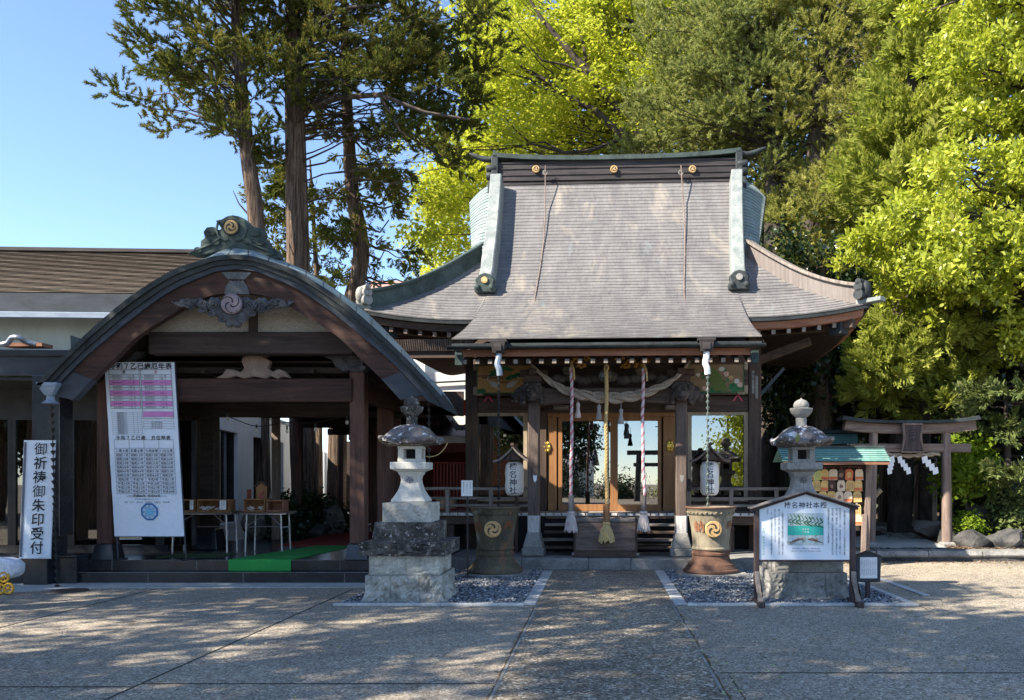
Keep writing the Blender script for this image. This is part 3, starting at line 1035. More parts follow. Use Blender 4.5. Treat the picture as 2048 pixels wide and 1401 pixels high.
# main eaves: edge, fascia, rafters and boarded soffit
def eave_line(sg, n=16):
    return [(sg * (2.45 + (EU - 2.45) * i / n), 1.6, hz(1.6) + sori(sg * (2.45 + (EU - 2.45) * i / n), 1.6)) for i in range(n + 1)]
for sg in (-1, 1):
    e = eave_line(sg)
    side = [(sg * EU, 1.6 + 8.1 * i / 16, hz(1.6) + .24 * max(0, 1 - min(8.1 * i / 16, 8.1 - 8.1 * i / 16) / 2.2) ** 2) for i in range(1, 17)]
    ring = e + side
    def off(p, o, dz):
        fu = sg * max(abs(p[0]) - o, 0) if abs(p[0]) > EU - o else p[0]
        return (fu, max(p[1], 1.6 + o) if p[1] < 9 else p[1], p[2] + dz)
    a0 = [off(p, -.0, .012) for p in ring]
    a1 = [off(p, .01, -.08) for p in ring]
    a2 = [off(p, .10, -.085) for p in ring]
    a3 = [off(p, .11, -.21) for p in ring]
    a4 = [off(p, .2, -.22) for p in ring]
    MB().strip(a0, a1).strip(a1, a2).build("eave_edge", 'dark_copper', hall)
    MB().strip(a2, a3).strip(a3, a4).build("eave_fascia", 'fascia' if sg > 0 else 'old_wood_h', hall)  # right side coloured orange for the sun on it, left side kept dark
    # close-set rafters under the boards as one ribbed soffit
    def ribbed(n, fa, fb, depth=.07):
        A, B = [], []
        for i in range(n):
            for t, dz in ((i, 0), (i + .5, 0), (i + .5, -depth), (i + 1, -depth)):
                pa, pb = fa(t / n), fb(t / n)
                A.append((pa[0], pa[1], pa[2] + dz))
                B.append((pb[0], pb[1], pb[2] + dz))
        return A, B
    n1 = 26
    A, B = ribbed(n1, lambda t: (sg * (2.3 + 2.28 * t), 1.82, hz(1.6) - .17 + .2 * t * t), lambda t: (sg * (2.3 + .55 * t), 2.98, hz(1.6) + .1))
    A2, B2 = ribbed(60, lambda t: (sg * 4.58, 1.82 + 7.6 * t, hz(1.6) - .2 + .2 * max(0, 1 - 3.4 * min(t, 1 - t)) ** 2), lambda t: (sg * 2.85, 2.95 + 5.4 * t, hz(1.6) + .1))
    mb = MB().strip(A, B)
    for i in range(0, len(A) - 1):      # rafter end faces
        pass
    mb.strip([(p[0], p[1] - .001, p[2]) for p in A], [(p[0], p[1], hz(1.6) - .1) for p in A])
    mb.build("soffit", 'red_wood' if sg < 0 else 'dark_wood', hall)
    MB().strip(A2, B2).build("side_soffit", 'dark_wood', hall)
    for i in range(6):
        u = sg * (2.78 + i * .28)
        zr = hz(1.6) - .265 + sori(u, 1.6)
        r_ = MB().bar((u, 1.78, zr), (u, 2.9, 4.58), .075, .09).build("rafter", 'old_wood', hall)
        MB().box((u, 1.772, zr), (.07, .012, .085)).build("rafter_end", 'grey_wood' if sg > 0 else 'torii_wood', r_)
    # hip rafter poking out at the corner, and the pointed roof tip
    MB().bar((sg * 2.9, 3.0, 4.55), (sg * 4.55, 1.78, 4.5), .16, .2).build("hip_rafter", 'old_wood', hall, .01)
    MB().box((sg * 4.3, 1.95, 4.42), (.26, .26, .24), Matrix.Rotation(R(45), 3, 'Z')).build("hip_rafter_cap", 'dark_copper', hall, .01)
    MB().bar((sg * 4.62, 1.78, 4.86), (sg * 4.98, 1.44, 4.87), .2, .08).build("corner_tip", 'pale_copper', hall, .008)
    # lower wooden eave beam carried on brackets
    if sg < 0:           # row of close-set rafters along the left eave, with the beam under it
        q = MB()
        pts_ = []
        for i in range(44):
            for t, dy in ((i, 0), (i + .5, 0), (i + .5, .05), (i + 1, .05)):
                pts_.append((-4.5 + 1.9 * t / 44, 1.93 + dy))
        q.strip([(a, b, 4.06) for a, b in pts_], [(a, b - .1, 4.27) for a, b in pts_])
        q.build("rafter_row", 'torii_wood', hall)  # tan wood puts the sunlight on these rafters into the colour
        MB().box((-3.55, 2.05, 3.99), (1.95, .14, .13)).build("eave_beam", 'old_wood_h', hall, .01)
    else:
        MB().bar((LU(1568, 3.3), 3.3, LZ(737, 1568, 3.3)), (LU(1519, 3.3), 3.3, LZ(792, 1519, 3.3)), .06, .06).build("eave_strut", 'navy_metal', hall)
        MB().bar((2.9, 2.9, 3.95), (3.9, 2.6, 4.3), .14, .16).build("bracket_arm", 'old_wood_h', hall, .01)

# main ridge
rz0 = 8.40
mb = MB().box((0, 5.65, rz0 + .27), (5.5, .46, .62))
for z, d, h in ((.04, .58, .05), (.13, .54, .03), (.26, .50, .03), (.41, .5, .03), (.54, .5, .03)):
    mb.box((0, 5.65, rz0 + z), (5.5, d, h))
ridge = mb.build("main_ridge", 'bronze_dark', hall, .006)
mb = MB()
n = 24
top, bot, tb, bb = [], [], [], []
for i in range(n + 1):
    u = -2.86 + 5.72 * i / n
    z = rz0 + .62 + .11 * (abs(u) / 2.86) ** 3
    top.append((u, 5.34, z + .05)); bot.append((u, 5.34, z - .05)); tb.append((u, 5.65, z + .13)); bb.append((u, 5.42, z - .05))
mb.strip(top, tb).strip(bot, top).strip(bb, bot)
mb.strip([(a, 11.3 - b, c) for a, b, c in top], tb).strip([(a, 11.3 - b, c) for a, b, c in bot], [(a, 11.3 - b, c) for a, b, c in top])
mb.build("ridge_cap", 'verdigris', ridge)
for px in (1072, 1228, 1385):
    u, z = LU(px, 5.38), LZ(339, px, 5.38)
    q = MB()
    disc(q, u, z, .085, 5.35, 5.40)
    d_ = q.build("ridge_crest", 'gold_old', ridge, .008)
    tomoe(MB(), u, z, .075, 5.347).build("crest_mark", 'ink', d_)
for sg in (-1, 1):
    mb = MB()
    mb.box((sg * 2.82, 5.62, rz0 + .3), (.16, .56, .86))
    for k, (z, r, yy) in enumerate(((.42, .1, 0), (.25, .1, 0), (-.2, .09, .02), (-.42, .1, .02))):
        mb.tube([(sg * 2.78, 5.42 + yy, rz0 + z), (sg * 3.02, 5.42 + yy, rz0 + z)], r, 10)
    mb.prism([(5.34, rz0 + .12), (5.3, rz0 - .1), (5.22, rz0 - .28), (5.3, rz0 - .5), (5.5, rz0 - .55), (5.9, rz0 - .3), (5.95, rz0 + .3)], sg * 2.86, sg * 2.98, 'x')
    mb.build("ridge_end_ornament", 'dark_copper', ridge, .015, 40)
    mb = MB()
    pts = cr([(sg * 2.8, 5.55, rz0 + .70), (sg * 3.1, 5.55, rz0 + .70), (sg * 3.45, 5.55, rz0 + .84)], 5)
    mb.tube(pts, [.09, .09, .09, .085, .08, .08, .075, .07, .06, .045, .03], 8, True, .9)
    mb.build("ridge_horn_tile", 'dark_copper', ridge, smooth=50)
    # descending ridge
    path = []
    for v in np.linspace(5.36, 2.62, 16):
        u = sg * (2.50 + .24 * ((v - 2.62) / 2.74) ** 1.3)
        path.append(Vector((u, v, hz(v))))
    mb = MB()
    w, h = .15, .36
    A = [[], [], [], []]
    for i, p in enumerate(path):
        t = (path[min(i + 1, 15)] - path[max(i - 1, 0)]).normalized()
        nrm = Vector((0, t.z, -t.y)).normalized()
        if nrm.z < 0:
            nrm = -nrm
        hh = h * (1.05 if i < 13 else .9)
        for k, (du, dn) in enumerate(((-w, -.03), (-w * .85, hh), (w * .85, hh), (w, -.03))):
            A[k].append(p + Vector((du, 0, 0)) + nrm * dn)
    for k in range(3):
        mb.strip(A[k], A[k + 1])
    mb.add([A[0][-1], A[1][-1], A[2][-1], A[3][-1]], [(0, 1, 2, 3)])
    mb.add([A[0][0], A[1][0], A[2][0], A[3][0]], [(0, 1, 2, 3)])
    dr = mb.build("descending_ridge", 'pale_copper', hall, .02)
    e = path[-1]
    q = MB()
    oni = [(-.2, -.02), (-.22, .1), (-.17, .14), (-.2, .24), (-.1, .34), (0, .37), (.1, .34), (.2, .24), (.17, .14), (.22, .1), (.2, -.02)]
    q.prism([(e.x + a, e.z - .02 + b) for a, b in oni], e.y - .2, e.y - .02)
    q.ball((e.x - .14, e.y - .2, e.z + .06), .06, 8, 6).ball((e.x + .14, e.y - .2, e.z + .06), .06, 8, 6)
    on = q.build("ridge_end_tile", 'verdigris' if sg < 0 else 'dark_copper', dr, .02, 40)
    q = MB()
    disc(q, e.x, e.z + .2, .065, e.y - .23, e.y - .19)
    q.build("crest", 'gold_old' if sg < 0 else 'granite_mid', on, .006)
    # hip ridge to the eave corner
    hp = []
    for i in range(12):
        t = i / 11
        d = 1.98 - 1.82 * t
        u = sg * (EU - d)
        hp.append(Vector((u, 1.6 + d, hz(1.6 + d) + sori(u, 1.6 + d))))
    perp = Vector((sg * .7071, .7071, 0))
    def hsec(w, z0, z1):
        m_ = MB()
        lo1 = [p - perp * w + Vector((0, 0, z0)) for p in hp]
        hi1 = [p - perp * w + Vector((0, 0, z1)) for p in hp]
        hi2 = [p + perp * w + Vector((0, 0, z1)) for p in hp]
        lo2 = [p + perp * w + Vector((0, 0, z0)) for p in hp]
        m_.strip(lo1, hi1).strip(hi1, hi2).strip(hi2, lo2)
        m_.add([lo1[-1], hi1[-1], hi2[-1], lo2[-1]], [(0, 1, 2, 3)]).add([lo1[0], hi1[0], hi2[0], lo2[0]], [(0, 1, 2, 3)])
        m_.strip(lo1, lo2)
        return m_
    hr = hsec(.085, -.06, .26).build("hip_ridge", 'hip_brown' if sg > 0 else 'verdigris', hall)
    hsec(.15, .262, .33).build("ridge_cap", 'grey_wood' if sg > 0 else 'verdigris', hr, .01)
    e = hp[-1]
    q = MB()
    for dx, dz, r in ((0, .1, .1), (.0, .24, .09), (-.03, .33, .06)):
        q.tube([e + Vector((sg * .02, -.1, dz)) - perp * .15, e + Vector((sg * .02, -.1, dz)) + perp * .15], r, 10)
    q.ball(e + Vector((sg * .08, -.14, .2)), (.1, .1, .16), 10, 7)
    q.build("ridge_end_tile", 'granite_mid' if sg < 0 else 'dark_copper', hr, smooth=45)

# ---- hall body
VF = 2.95
FZ = .95
mb = MB().box2((-2.85, VF + .05, .1), (-2.75, 8.4, 4.75)).box2((2.75, VF + .05, .1), (2.85, 8.4, 4.75)).box2((-2.75, 8.3, .1), (2.75, 8.4, 4.75))
mb.build("wall", 'old_wood', hall)
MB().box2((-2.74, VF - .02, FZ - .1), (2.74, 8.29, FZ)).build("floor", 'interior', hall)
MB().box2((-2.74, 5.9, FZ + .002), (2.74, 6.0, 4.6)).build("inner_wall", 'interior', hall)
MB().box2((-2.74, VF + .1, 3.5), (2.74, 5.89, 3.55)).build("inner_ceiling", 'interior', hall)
for sg in (-1, 1):
    MB().box((sg * 2.85, VF, 2.28), (.25, .25, 4.3)).build("pillar", 'old_wood', hall, .012)
    MB().box((sg * 1.42, VF, 2.0), (.2, .2, 2.1)).build("door_post", 'old_wood', hall, .012)
zl0, zl1 = LZ(826, 1213, VF), LZ(795, 1213, VF)
MB().box2((-2.72, VF - .1, zl0), (2.72, VF + .06, zl1)).build("lintel", 'old_wood_h', hall, .012)
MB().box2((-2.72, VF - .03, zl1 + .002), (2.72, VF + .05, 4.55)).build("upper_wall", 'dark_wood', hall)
MB().box2((-2.72, VF - .14, 3.95), (2.72, VF - .035, 4.15)).build("head_beam", 'old_wood_h', hall, .012)
# door bay
zb, zt = LZ(1022, 1213, VF), zl0
MB().box2((-1.31, VF - .07, FZ), (1.31, VF + .07, zb)).build("door_sill", 'pale_wood', hall, .008)
MB().box2((-1.31, VF - .07, zt - .09), (1.31, VF + .07, zt - .002)).build("door_head_rail", 'pale_wood', hall, .008)
dl, dm, dr_ = LU(1117, VF), LU(1228, VF), LU(1323, VF)
for a, b, px in ((-1.30, dl - .03, 1095), (dr_ + .03, 1.30, 1340)):
    pn = MB().box2((a, VF - .06, zb + .002), (b, VF - .01, zt - .092)).build("door_side_panel", 'pale_wood', hall, .006)
    u, z = LU(px, VF), LZ(895 if px < 1200 else 893, px, VF)
    q = MB()
    q.lathe([(0, 0), (.05, .0), (.085, .01), (.09, .02), (.085, .03), (0, .034)], 10)
    q.v = [(u + x * .8, VF - .06 - zz, z + y * 1.45) for x, y, zz in q.v]
    for k in range(6):
        w = k * math.pi / 3
        q.ball((u + .05 * math.cos(w), VF - .085, z + .085 * math.sin(w)), (.028, .02, .04), 8, 5)
    q.build("gilt_emblem", 'gold', pn, smooth=60)
for a, b in ((dl, dm), (dm, dr_)):
    fw = .075
    mb = MB().box2((a, VF - .05, zb + .002), (a + fw, VF, zt - .092)).box2((b - fw, VF - .05, zb + .002), (b - .002, VF, zt - .092))
    mb.box2((a + fw, VF - .05, zb + .002), (b - fw, VF, zb + .13)).box2((a + fw, VF - .05, zt - .17), (b - fw, VF, zt - .092))
    lf = mb.build("glass_door", 'pale_wood', hall, .005)
    MB().box2((a + fw, VF - .03, zb + .13), (b - fw, VF - .024, zt - .17)).build("pane", 'glass_hall', lf)
for a, b in ((948, 1056), (1374, 1496)):
    ua, ub = LU(a, VF), LU(b, VF)
    z0_, z1_ = LZ(1003, 1213, VF), zl0 - .002
    fw = .085
    mb = MB().box2((ua, VF - .08, z0_), (ua + fw, VF + .02, z1_)).box2((ub - fw, VF - .08, z0_), (ub, VF + .02, z1_))
    mb.box2((ua + fw, VF - .08, z0_), (ub - fw, VF + .02, z0_ + fw)).box2((ua + fw, VF - .08, z1_ - .06), (ub - fw, VF + .02, z1_))
    wf = mb.build("window", 'tan_frame', hall, .005)
    MB().box2((ua + fw, VF - .02, z0_ + fw), (ub - fw, VF - .014, z1_ - .06)).build("pane", 'glass_hall', wf)
    MB().box2((min(ua, ub) - .05, VF - .04, FZ), (max(ua, ub) + .05, VF + .06, z0_ - .002)).build("window_apron", 'old_wood_h', hall)

# porch columns, bases, lion-head beam ends
VC = 1.15
lion = None
for px in (1068, 1362):
    u = LU(px, VC)
    cl = MB().box((u, VC, 1.95), (.205, .205, 2.68)).build("porch_column", 'pillar_front', hall, .02)
    MB().box((u, VC, .78), (.212, .212, .34)).build("sun_patch_foot", 'white_worn_sunlit', cl, .02)  # white sleeve paints in the patch of sun on the column foot
    q = MB().lathe([(.15, .45), (.15, .5), (.135, .56), (.125, .62)], 4, (u, VC, 0))
    q = MB().frus((u, VC, .211), (.2, .2), (.2, .2), .14).frus((u, VC, .351), (.18, .18), (.165, .165), .08).frus((u, VC, .431), (.165, .165), (.115, .115), .2)
    q.build("column_base", 'granite_mid', hall, .012)
    q = MB().box((u, VC, 3.4), (.34, .34, .12)).frus((u, VC, 3.3), (.11, .11), (.17, .17), .06).box((u, VC, 3.52), (.5, .14, .12)).box((u, VC, 3.52), (.14, .5, .12))
    q.build("bracket_block", 'old_wood_h', hall, .012)
    sg = -1 if px < 1200 else 1
    # carved lion heads: one facing the front, one facing outwards
    for dx, dy in ((0, -1), (sg, 0)):
        q = MB()
        base = Vector((u, VC, 3.13)) + Vector((dx, dy, 0)) * .2
        f = Vector((dx, dy, 0))
        s_ = Vector((-dy, dx, 0))
        def at(a, b, c): return base + f * a + s_ * b + Vector((0, 0, c))
        q.ball(at(0, 0, 0), (.15, .15, .16), 14, 10)
        q.ball(at(.12, 0, -.05), (.09, .09, .075), 12, 8)
        q.ball(at(.19, 0, -.01), .035, 8, 6)
        q.ball(at(.13, 0, -.12), (.075, .075, .035), 10, 6)
        for k in (-1, 1):
            q.ball(at(.12, k * .065, .055), .035, 8, 6)
            q.ball(at(.0, k * .14, .1), (.04, .04, .06), 8, 6)
            for j in range(5):
                q.ball(at(-.06 + .015 * j, k * (.12 + .01 * j), .12 - j * .07), .05, 8, 6)
            q.ball(at(.08, k * .05, .11), (.05, .05, .02), 8, 5)
        for j in range(5):
            q.ball(at(-.03, -.1 + .05 * j, .16), .045, 8, 6)
        q.build("carved_lion_head", 'dark_carving', hall, smooth=70)
ul, ur = LU(1068, VC), LU(1362, VC)
mb = MB()
A, B = [], []
for i in range(13):
    t = i / 12
    A.append((ul + .1 + (ur - ul - .2) * t, 2.93 + .07 * math.sin(math.pi * t)))
poly = A + [(ur - .1, 3.24), (ul + .1, 3.24)]
mb.prism(poly, VC - .09, VC + .09)
mb.build("rainbow_beam", 'old_wood_h', hall, .012)
MB().box((0, VC, 3.72), (4.9, .18, .1)).build("purlin", 'old_wood_h', hall, .012)
for sg, px in ((-1, 1068), (1, 1362)):
    u = LU(px, VC)
    MB().bar((u, VC + .1, 3.2), (sg * 1.42, VF - .11, 3.34), .15, .24).build("tie_beam", 'old_wood_h', hall, .012)
# gilded cloud carvings over the beam
for px, py in ((1152, 722), (1172, 716), (1163, 731), (1240, 716), (1262, 722), (1278, 731), (1252, 732), (1290, 722)):
    u, z = LU(px, VC - .1), LZ(py, px, VC - .1)
    q = MB()
    for k in range(5):
        w = k * 1.3 + px
        q.ball((u + .05 * math.cos(w), VC - .1 + .015 * math.sin(k * 3), z + .035 * math.sin(w)), (.035, .03, .028), 8, 6)
    q.tube(cr([(u - .1, VC - .09, z - .03), (u, VC - .11, z + .03), (u + .08, VC - .09, z - .02)], 4), .018, 6)
    q.build("gilt_cloud_carving", 'gilt_carving', hall, smooth=60)
q = MB()
for i in range(9):
    u = -.9 + i * .235
    q.ball((u, VC, 3.42 + .03 * math.sin(i * 2.1)), (.15, .07, .1), 10, 6)
q.build("frieze_carving", 'dark_carving', hall, smooth=60)
for px in (1140, 1330):         # folded-back hardware at the ends of the door lintel
    u = LU(px if px < 1200 else 1345, VF - .2)
    MB().box((u - (.18 if px < 1200 else 0), VF - .2, LZ(815, px, VF - .2)), (.3, .1, .1)).build("lintel_bracket", 'grey_wood_h', hall, .02)

# painted panels hung on the upper wall
def panel(px0, px1, py0, py1, m):
    v = VF - .22
    ua, ub, z0_, z1_ = LU(px0, v), LU(px1, v), LZ(py1, (px0 + px1) / 2, v), LZ(py0, (px0 + px1) / 2, v)
    mb = MB().box2((ua, v, z0_), (ub, v + .03, z1_))
    p = mb.build("painted_panel", m, hall)
    fr = MB()
    for a, b in (((ua - .07, v - .015, z0_ - .04), (ua - .002, v + .04, z1_ + .04)), ((ub + .002, v - .015, z0_ - .04), (ub + .07, v + .04, z1_ + .04)),
                 ((ua - .002, v - .015, z0_ - .04), (ub + .002, v + .04, z0_ - .002)), ((ua - .002, v - .015, z1_ + .002), (ub + .002, v + .04, z1_ + .04))):
        fr.box2(a, b)
    fr.build("panel_frame", 'old_wood_h', p, .004)
    gr = MB()
    for a, b in (((ua, v - .006, z0_), (ua + .02, v - .003, z1_)), ((ub - .02, v - .006, z0_), (ub, v - .003, z1_)), ((ua + .02, v - .006, z0_), (ub - .02, v - .003, z0_ + .025))):
        gr.box2(a, b)
    gr.build("green_border", 'paint_green', p)
    for cx, cz in ((ua, z0_), (ub, z0_), (ua, z1_), (ub, z1_)):
        sx, sz = (1 if cx == ua else -1), (1 if cz == z0_ else -1)
        MB().box((cx - sx * .03, v - .02, cz + sz * .06), (.07, .012, .16)).box((cx + sx * .07, v - .0202, cz - sz * .015), (.13, .012, .05)).build("corner_fitting", 'tan_frame', p)
    for t in (.22, .93) if px0 < 1100 else (.12, .88):
        cx = ua + (ub - ua) * t
        q = MB()
        for k in (-1, 1):
            q.prism([(cx, z0_ - .06), (cx + k * .03, z0_ - .06), (cx + k * .11, z0_ - .17), (cx + k * .06, z0_ - .16)], v - .03, v - .02)
        q.build("red_ribbon", 'ink_red', p)
    return p, ua, ub, z0_, z1_, v
def blob(mb, cx, cz, rx, rz, y, n=14, jag=.12, rot=0.0):
    pts = []
    for k in range(n):
        w = 2 * math.pi * k / n
        r = 1 + random.uniform(-jag, jag)
        a, b = rx * r * math.cos(w), rz * r * math.sin(w)
        pts.append((cx + a * math.cos(rot) - b * math.sin(rot), y, cz + a * math.sin(rot) + b * math.cos(rot)))
    mb.add(pts, [tuple(range(n))])
pn, ua, ub, z0_, z1_, v = panel(953, 1062, 727, 788, 'gilt_paint')
W_, H_ = ub - ua, z1_ - z0_
q = MB()
for cx, cz, rx, rz, ro in ((.38, .72, .17, .07, .1), (.55, .82, .14, .05, -.2), (.66, .55, .16, .06, .25), (.78, .62, .12, .05, .1), (.3, .62, .09, .04, .3), (.1, .1, .1, .06, 0)):
    blob(q, ua + cx * W_, z0_ + cz * H_, rx * W_ * .9, rz * H_ * 1.3, v - .004 - .0004 * cx, 16, .25, ro)
q.build("painted_pine", 'paint_green', pn)
for cx, k in ((.33, 1), (.64, -1)):
    q = MB()
    blob(q, ua + cx * W_, z0_ + .3 * H_, .1 * W_, .09 * H_, v - .005, 16, .08, -.5 * k)
    q.tube(cr([(ua + (cx - .08 * k) * W_, v - .006, z0_ + .34 * H_), (ua + (cx - .13 * k) * W_, v - .006, z0_ + .48 * H_), (ua + (cx - .1 * k) * W_, v - .006, z0_ + .56 * H_)], 4), .008, 5)
    q.build("painted_crane", 'paint_white', pn)
q = MB()
for a, b, c, d in ((0, .56, .45, .57), (.1, .5, .5, .49), (.4, .36, .7, .34)):
    q.add([(ua + a * W_, v - .0035, z0_ + b * H_), (ua + c * W_, v - .0035, z0_ + d * H_), (ua + c * W_, v - .0035, z0_ + (d + .06) * H_), (ua + a * W_, v - .0035, z0_ + (b + .05) * H_)], [(0, 1, 2, 3)])
q.build("painted_mist", 'fascia', pn)
pn, ua, ub, z0_, z1_, v = panel(1376, 1489, 726, 786, 'brown_paint')
W_, H_ = ub - ua, z1_ - z0_
q = MB()
for i in range(16):
    blob(q, ua + random.uniform(.2, .95) * W_, z0_ + random.uniform(.05, .3) * H_, .08 * W_, .07 * H_, v - .0035 - .0001 * i, 12, .3, random.random())
for i in range(8):
    blob(q, ua + random.uniform(.15, .9) * W_, z0_ + random.uniform(.3, .75) * H_, .03 * W_, .05 * H_, v - .0035 - .0001 * i, 8, .3, random.random())
q.build("painted_leaves", 'paint_green', pn)
q = MB()
q.add([(ua + a * W_, v - .0062, z0_ + b * H_) for a, b in ((.34, .78), (.42, .86), (.52, .74), (.62, .45), (.72, .06), (.46, .05), (.4, .35))], [(0, 1, 2, 3, 4, 5, 6)])
q.build("painted_peacock_tail", 'paint_leaf', pn)
for cx, cz, r, m in ((.6, .78, .05, 'paint_white'), (.68, .62, .05, 'paint_pink'), (.76, .5, .045, 'gold_old'), (.86, .38, .05, 'paint_white'), (.92, .26, .055, 'paint_pink'), (.3, .15, .05, 'paint_pink'), (.18, .6, .035, 'paint_white')):
    q = MB()
    blob(q, ua + cx * W_, z0_ + cz * H_, r * W_, r * W_ * .85, v - .0072, 12, .2)
    q.build("painted_blossom", m, pn)

# steps, veranda, railing
for i in range(5):
    z = .34 + i * .13
    MB().box((0, 1.35 + i * .17, z), (2.45, .22, .045)).build("step", 'grey_wood_h' if i % 2 else 'old_wood_h', hall, .006)
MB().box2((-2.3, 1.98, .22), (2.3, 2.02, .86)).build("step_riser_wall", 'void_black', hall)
mb = MB()
nb = 52
for i in range(nb):
    u = -4.0 + 8.0 * (i + .5) / nb
    mb.box((u, 2.42 + .01 * random.random(), .925), (.148, 1.02, .05))
mb.box((0, 2.42, .895), (7.98, 1.0, .02))
ver = mb.build("veranda", 'grey_wood', hall)
mb = MB()
for i in range(nb):
    u = -4.0 + 8.0 * (i + .5) / nb
    if abs(u) > 1.25 or True:
        mb.box((u, 1.905, .925), (.12, .012, .045))
mb.box((0, 1.915, .9), (7.9, .006, .01))
mb.build("white_board_ends", 'white_worn_sunlit', ver)
MB().box2((-4.0, 2.0, .72), (4.0, 2.1, .88)).build("edge_beam", 'old_wood_h', ver, .01)
for u in (-3.9, -3.1, -2.3, 2.3, 3.1, 3.9):
    MB().box((u, 2.1, .46), (.12, .12, .5)).build("veranda_post", 'old_wood', ver, .01)
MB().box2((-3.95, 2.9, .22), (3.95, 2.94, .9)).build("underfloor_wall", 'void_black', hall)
mb = MB().box2((2.9, 2.95, .9), (4.0, 8.4, .95))
mb.build("side_veranda", 'grey_wood_h', hall)
for sg in (-1, 1):
    rl = MB().box2((sg * 1.48, 1.99, 1.38), (sg * 4.05, 2.06, 1.44)).build("railing", 'grey_wood_h', hall, .01)
    for z in (1.06, 1.2):
        MB().box2((sg * 1.5, 2.0, z), (sg * 4.0, 2.05, z + .05)).build("rail", 'grey_wood_h', rl, .008)
    for u in (1.5, 2.3, 3.15, 4.0):
        p = MB().box((sg * u, 2.025, 1.17), (.075, .085, .44)).build("rail_post", 'grey_wood', rl, .008)
    q = MB().lathe([(.055, 1.36), (.055, 1.4), (.035, 1.43), (.06, 1.48), (.05, 1.54), (.012, 1.6)], 12, (sg * 1.5, 2.025, 0))
    q.build("post_finial", 'dark_carving', rl, smooth=50)
# stone platform
mb = MB()
st = [-2.95, -1.5, -.32, .42, 1.75, 2.95]
for a, b in zip(st, st[1:]):
    mb.box2((a + .003, .55 + .012 * random.random(), 0), (b - .003, .95, .205))
mb.box2((-2.94, .95, 0), (2.94, 2.3, .2)).box2((-4.1, 1.7, 0), (4.1, 8.6, .19))
mb.build("stone_platform", 'granite_mid', hall, .015)
q = MB().box((LU(938, 1.2), VC, .15), (.5, .5, .3))
# ladder-like notice strips pasted to the right pillar
q = MB()
for k in range(2):
    rect(q, 2.79 + k * .07, 3.3 - .1 * k, 2.84 + k * .07, 3.75 - .1 * k, VF - .128)
q.build("pasted_name_strip", 'granite_mid', hall)
text(MB(), "奉納", 2.815, 3.68, .05, VF - .13, True, .09).build("strip_writing", 'ink', hall)
for px in (1068, 1362):         # small white paper on the columns
    u, z = LU(px + 2, VC - .11), LZ(957, px, VC - .11)
    q = MB()
    q.add([(u - .035, VC - .107, z + .06), (u - .006, VC - .107, z + .05), (u, VC - .107, z + .02), (u + .006, VC - .107, z + .05), (u + .035, VC - .107, z + .06), (u + .03, VC - .107, z - .03), (u, VC - .107, z - .08), (u - .03, VC - .107, z - .03)], [tuple(range(8))])
    q.build("paper_charm", 'paper' if px < 1200 else 'granite_mid', hall)

# ------------------------------------------------------------------ things hung on or set before the hall
def hang(name, label, cat, px, py, v, group=None):
    u = LU(px, v)
    return thing(name, label, cat, S(u, v, LZ(py, px, v)), SYAW, group)

VB = .72
def bell_rope(px, py0, py1, kind, label):
    t = hang("bell_rope", label, "bell rope", px, py0, VB, "bell ropes in front of the offering box")
    zt_ = LZ(py0, px, VB)
    L = zt_ - LZ(py1, px, VB)
    sl0, sl1 = (.785 * L, .89 * L) if kind == 'tan' else (.79 * L, .885 * L)
    sw = random.uniform(-.018, .018)
    pts = [(sw * math.sin(i * .5) + (.006 if i % 3 else -.006), .01 * math.sin(i * 1.3), -i * sl0 / 8) for i in range(9)]
    r = .036 if kind == 'tan' else .029
    if kind == 'tan':
        twist(MB(), pts, r, 3, 6, 5).build("rope", 'rope_tan', t, smooth=60)
        twist(MB(), cr([(0, 0, 0), (.03, -.02, .05), (0.01, -.03, .1), (-.03, 0, .05), (-.01, .02, -.12)], 5), .022, 3, 5, 8).build("loop", 'rope_tan', t, smooth=60)
    else:
        twist(MB(), pts, r, 3, 6, 6.5, only=(0,)).build("red_strand", 'rope_red', t, smooth=60)
        twist(MB(), pts, r, 3, 6, 6.5, only=(1, 2)).build("white_strand", 'rope_white', t, smooth=60)
        MB().tube([(.0, 0, .0), (.01, 0, .12)], .02, 8).tube(cr([(.02, -.02, .05), (.05, -.03, -.05), (.06, -.03, -.22)], 4), .018, 6).build("knot", 'rope_tan', t, smooth=60)
    w = .062 if kind == 'tan' else .055
    q = MB()
    q.lathe([(w, -sl1), (w, -sl0 + .02), (w * .85, -sl0)], 8).build("wooden_grip", 'pale_wood' if kind == 'tan' else 'grey_wood', t, .004)
    W2 = .14 if kind == 'tan' else .115
    n = 40
    q = MB()
    prof = [(.06, -sl1 + .01), (.075, -sl1 - .02), (.058, -sl1 - .05), (W2 * .75, -sl1 - (L - sl1) * .45), (W2, -L)]
    vs, fs = [], []
    for j, (rr, z) in enumerate(prof):
        for k in range(n):
            a = 2 * math.pi * k / n
            q_ = rr * (1 + (.07 * (j / 4) if k % 2 else -.07 * (j / 4)))
            vs.append((q_ * math.cos(a), q_ * math.sin(a), z + (random.uniform(-.05, .05) if j == 4 else 0)))
    for j in range(4):
        for k in range(n):
            fs.append((j * n + k, j * n + (k + 1) % n, (j + 1) * n + (k + 1) % n, (j + 1) * n + k))
    fs.append(tuple(range(4 * n, 5 * n)))
    q.add(vs, fs)
    q.build("tassel", 'straw' if kind == 'tan' else 'tassel_pink', t)
    return t
bell_rope(1213, 742, 1083, 'tan', "thick tan hemp bell rope with straw tassel, hanging in the middle")
bell_rope(1142, 735, 1062, 'pink', "pink and white twisted bell rope left of the tan one")
bell_rope(1287, 738, 1061, 'pink', "pink and white twisted bell rope right of the tan one")
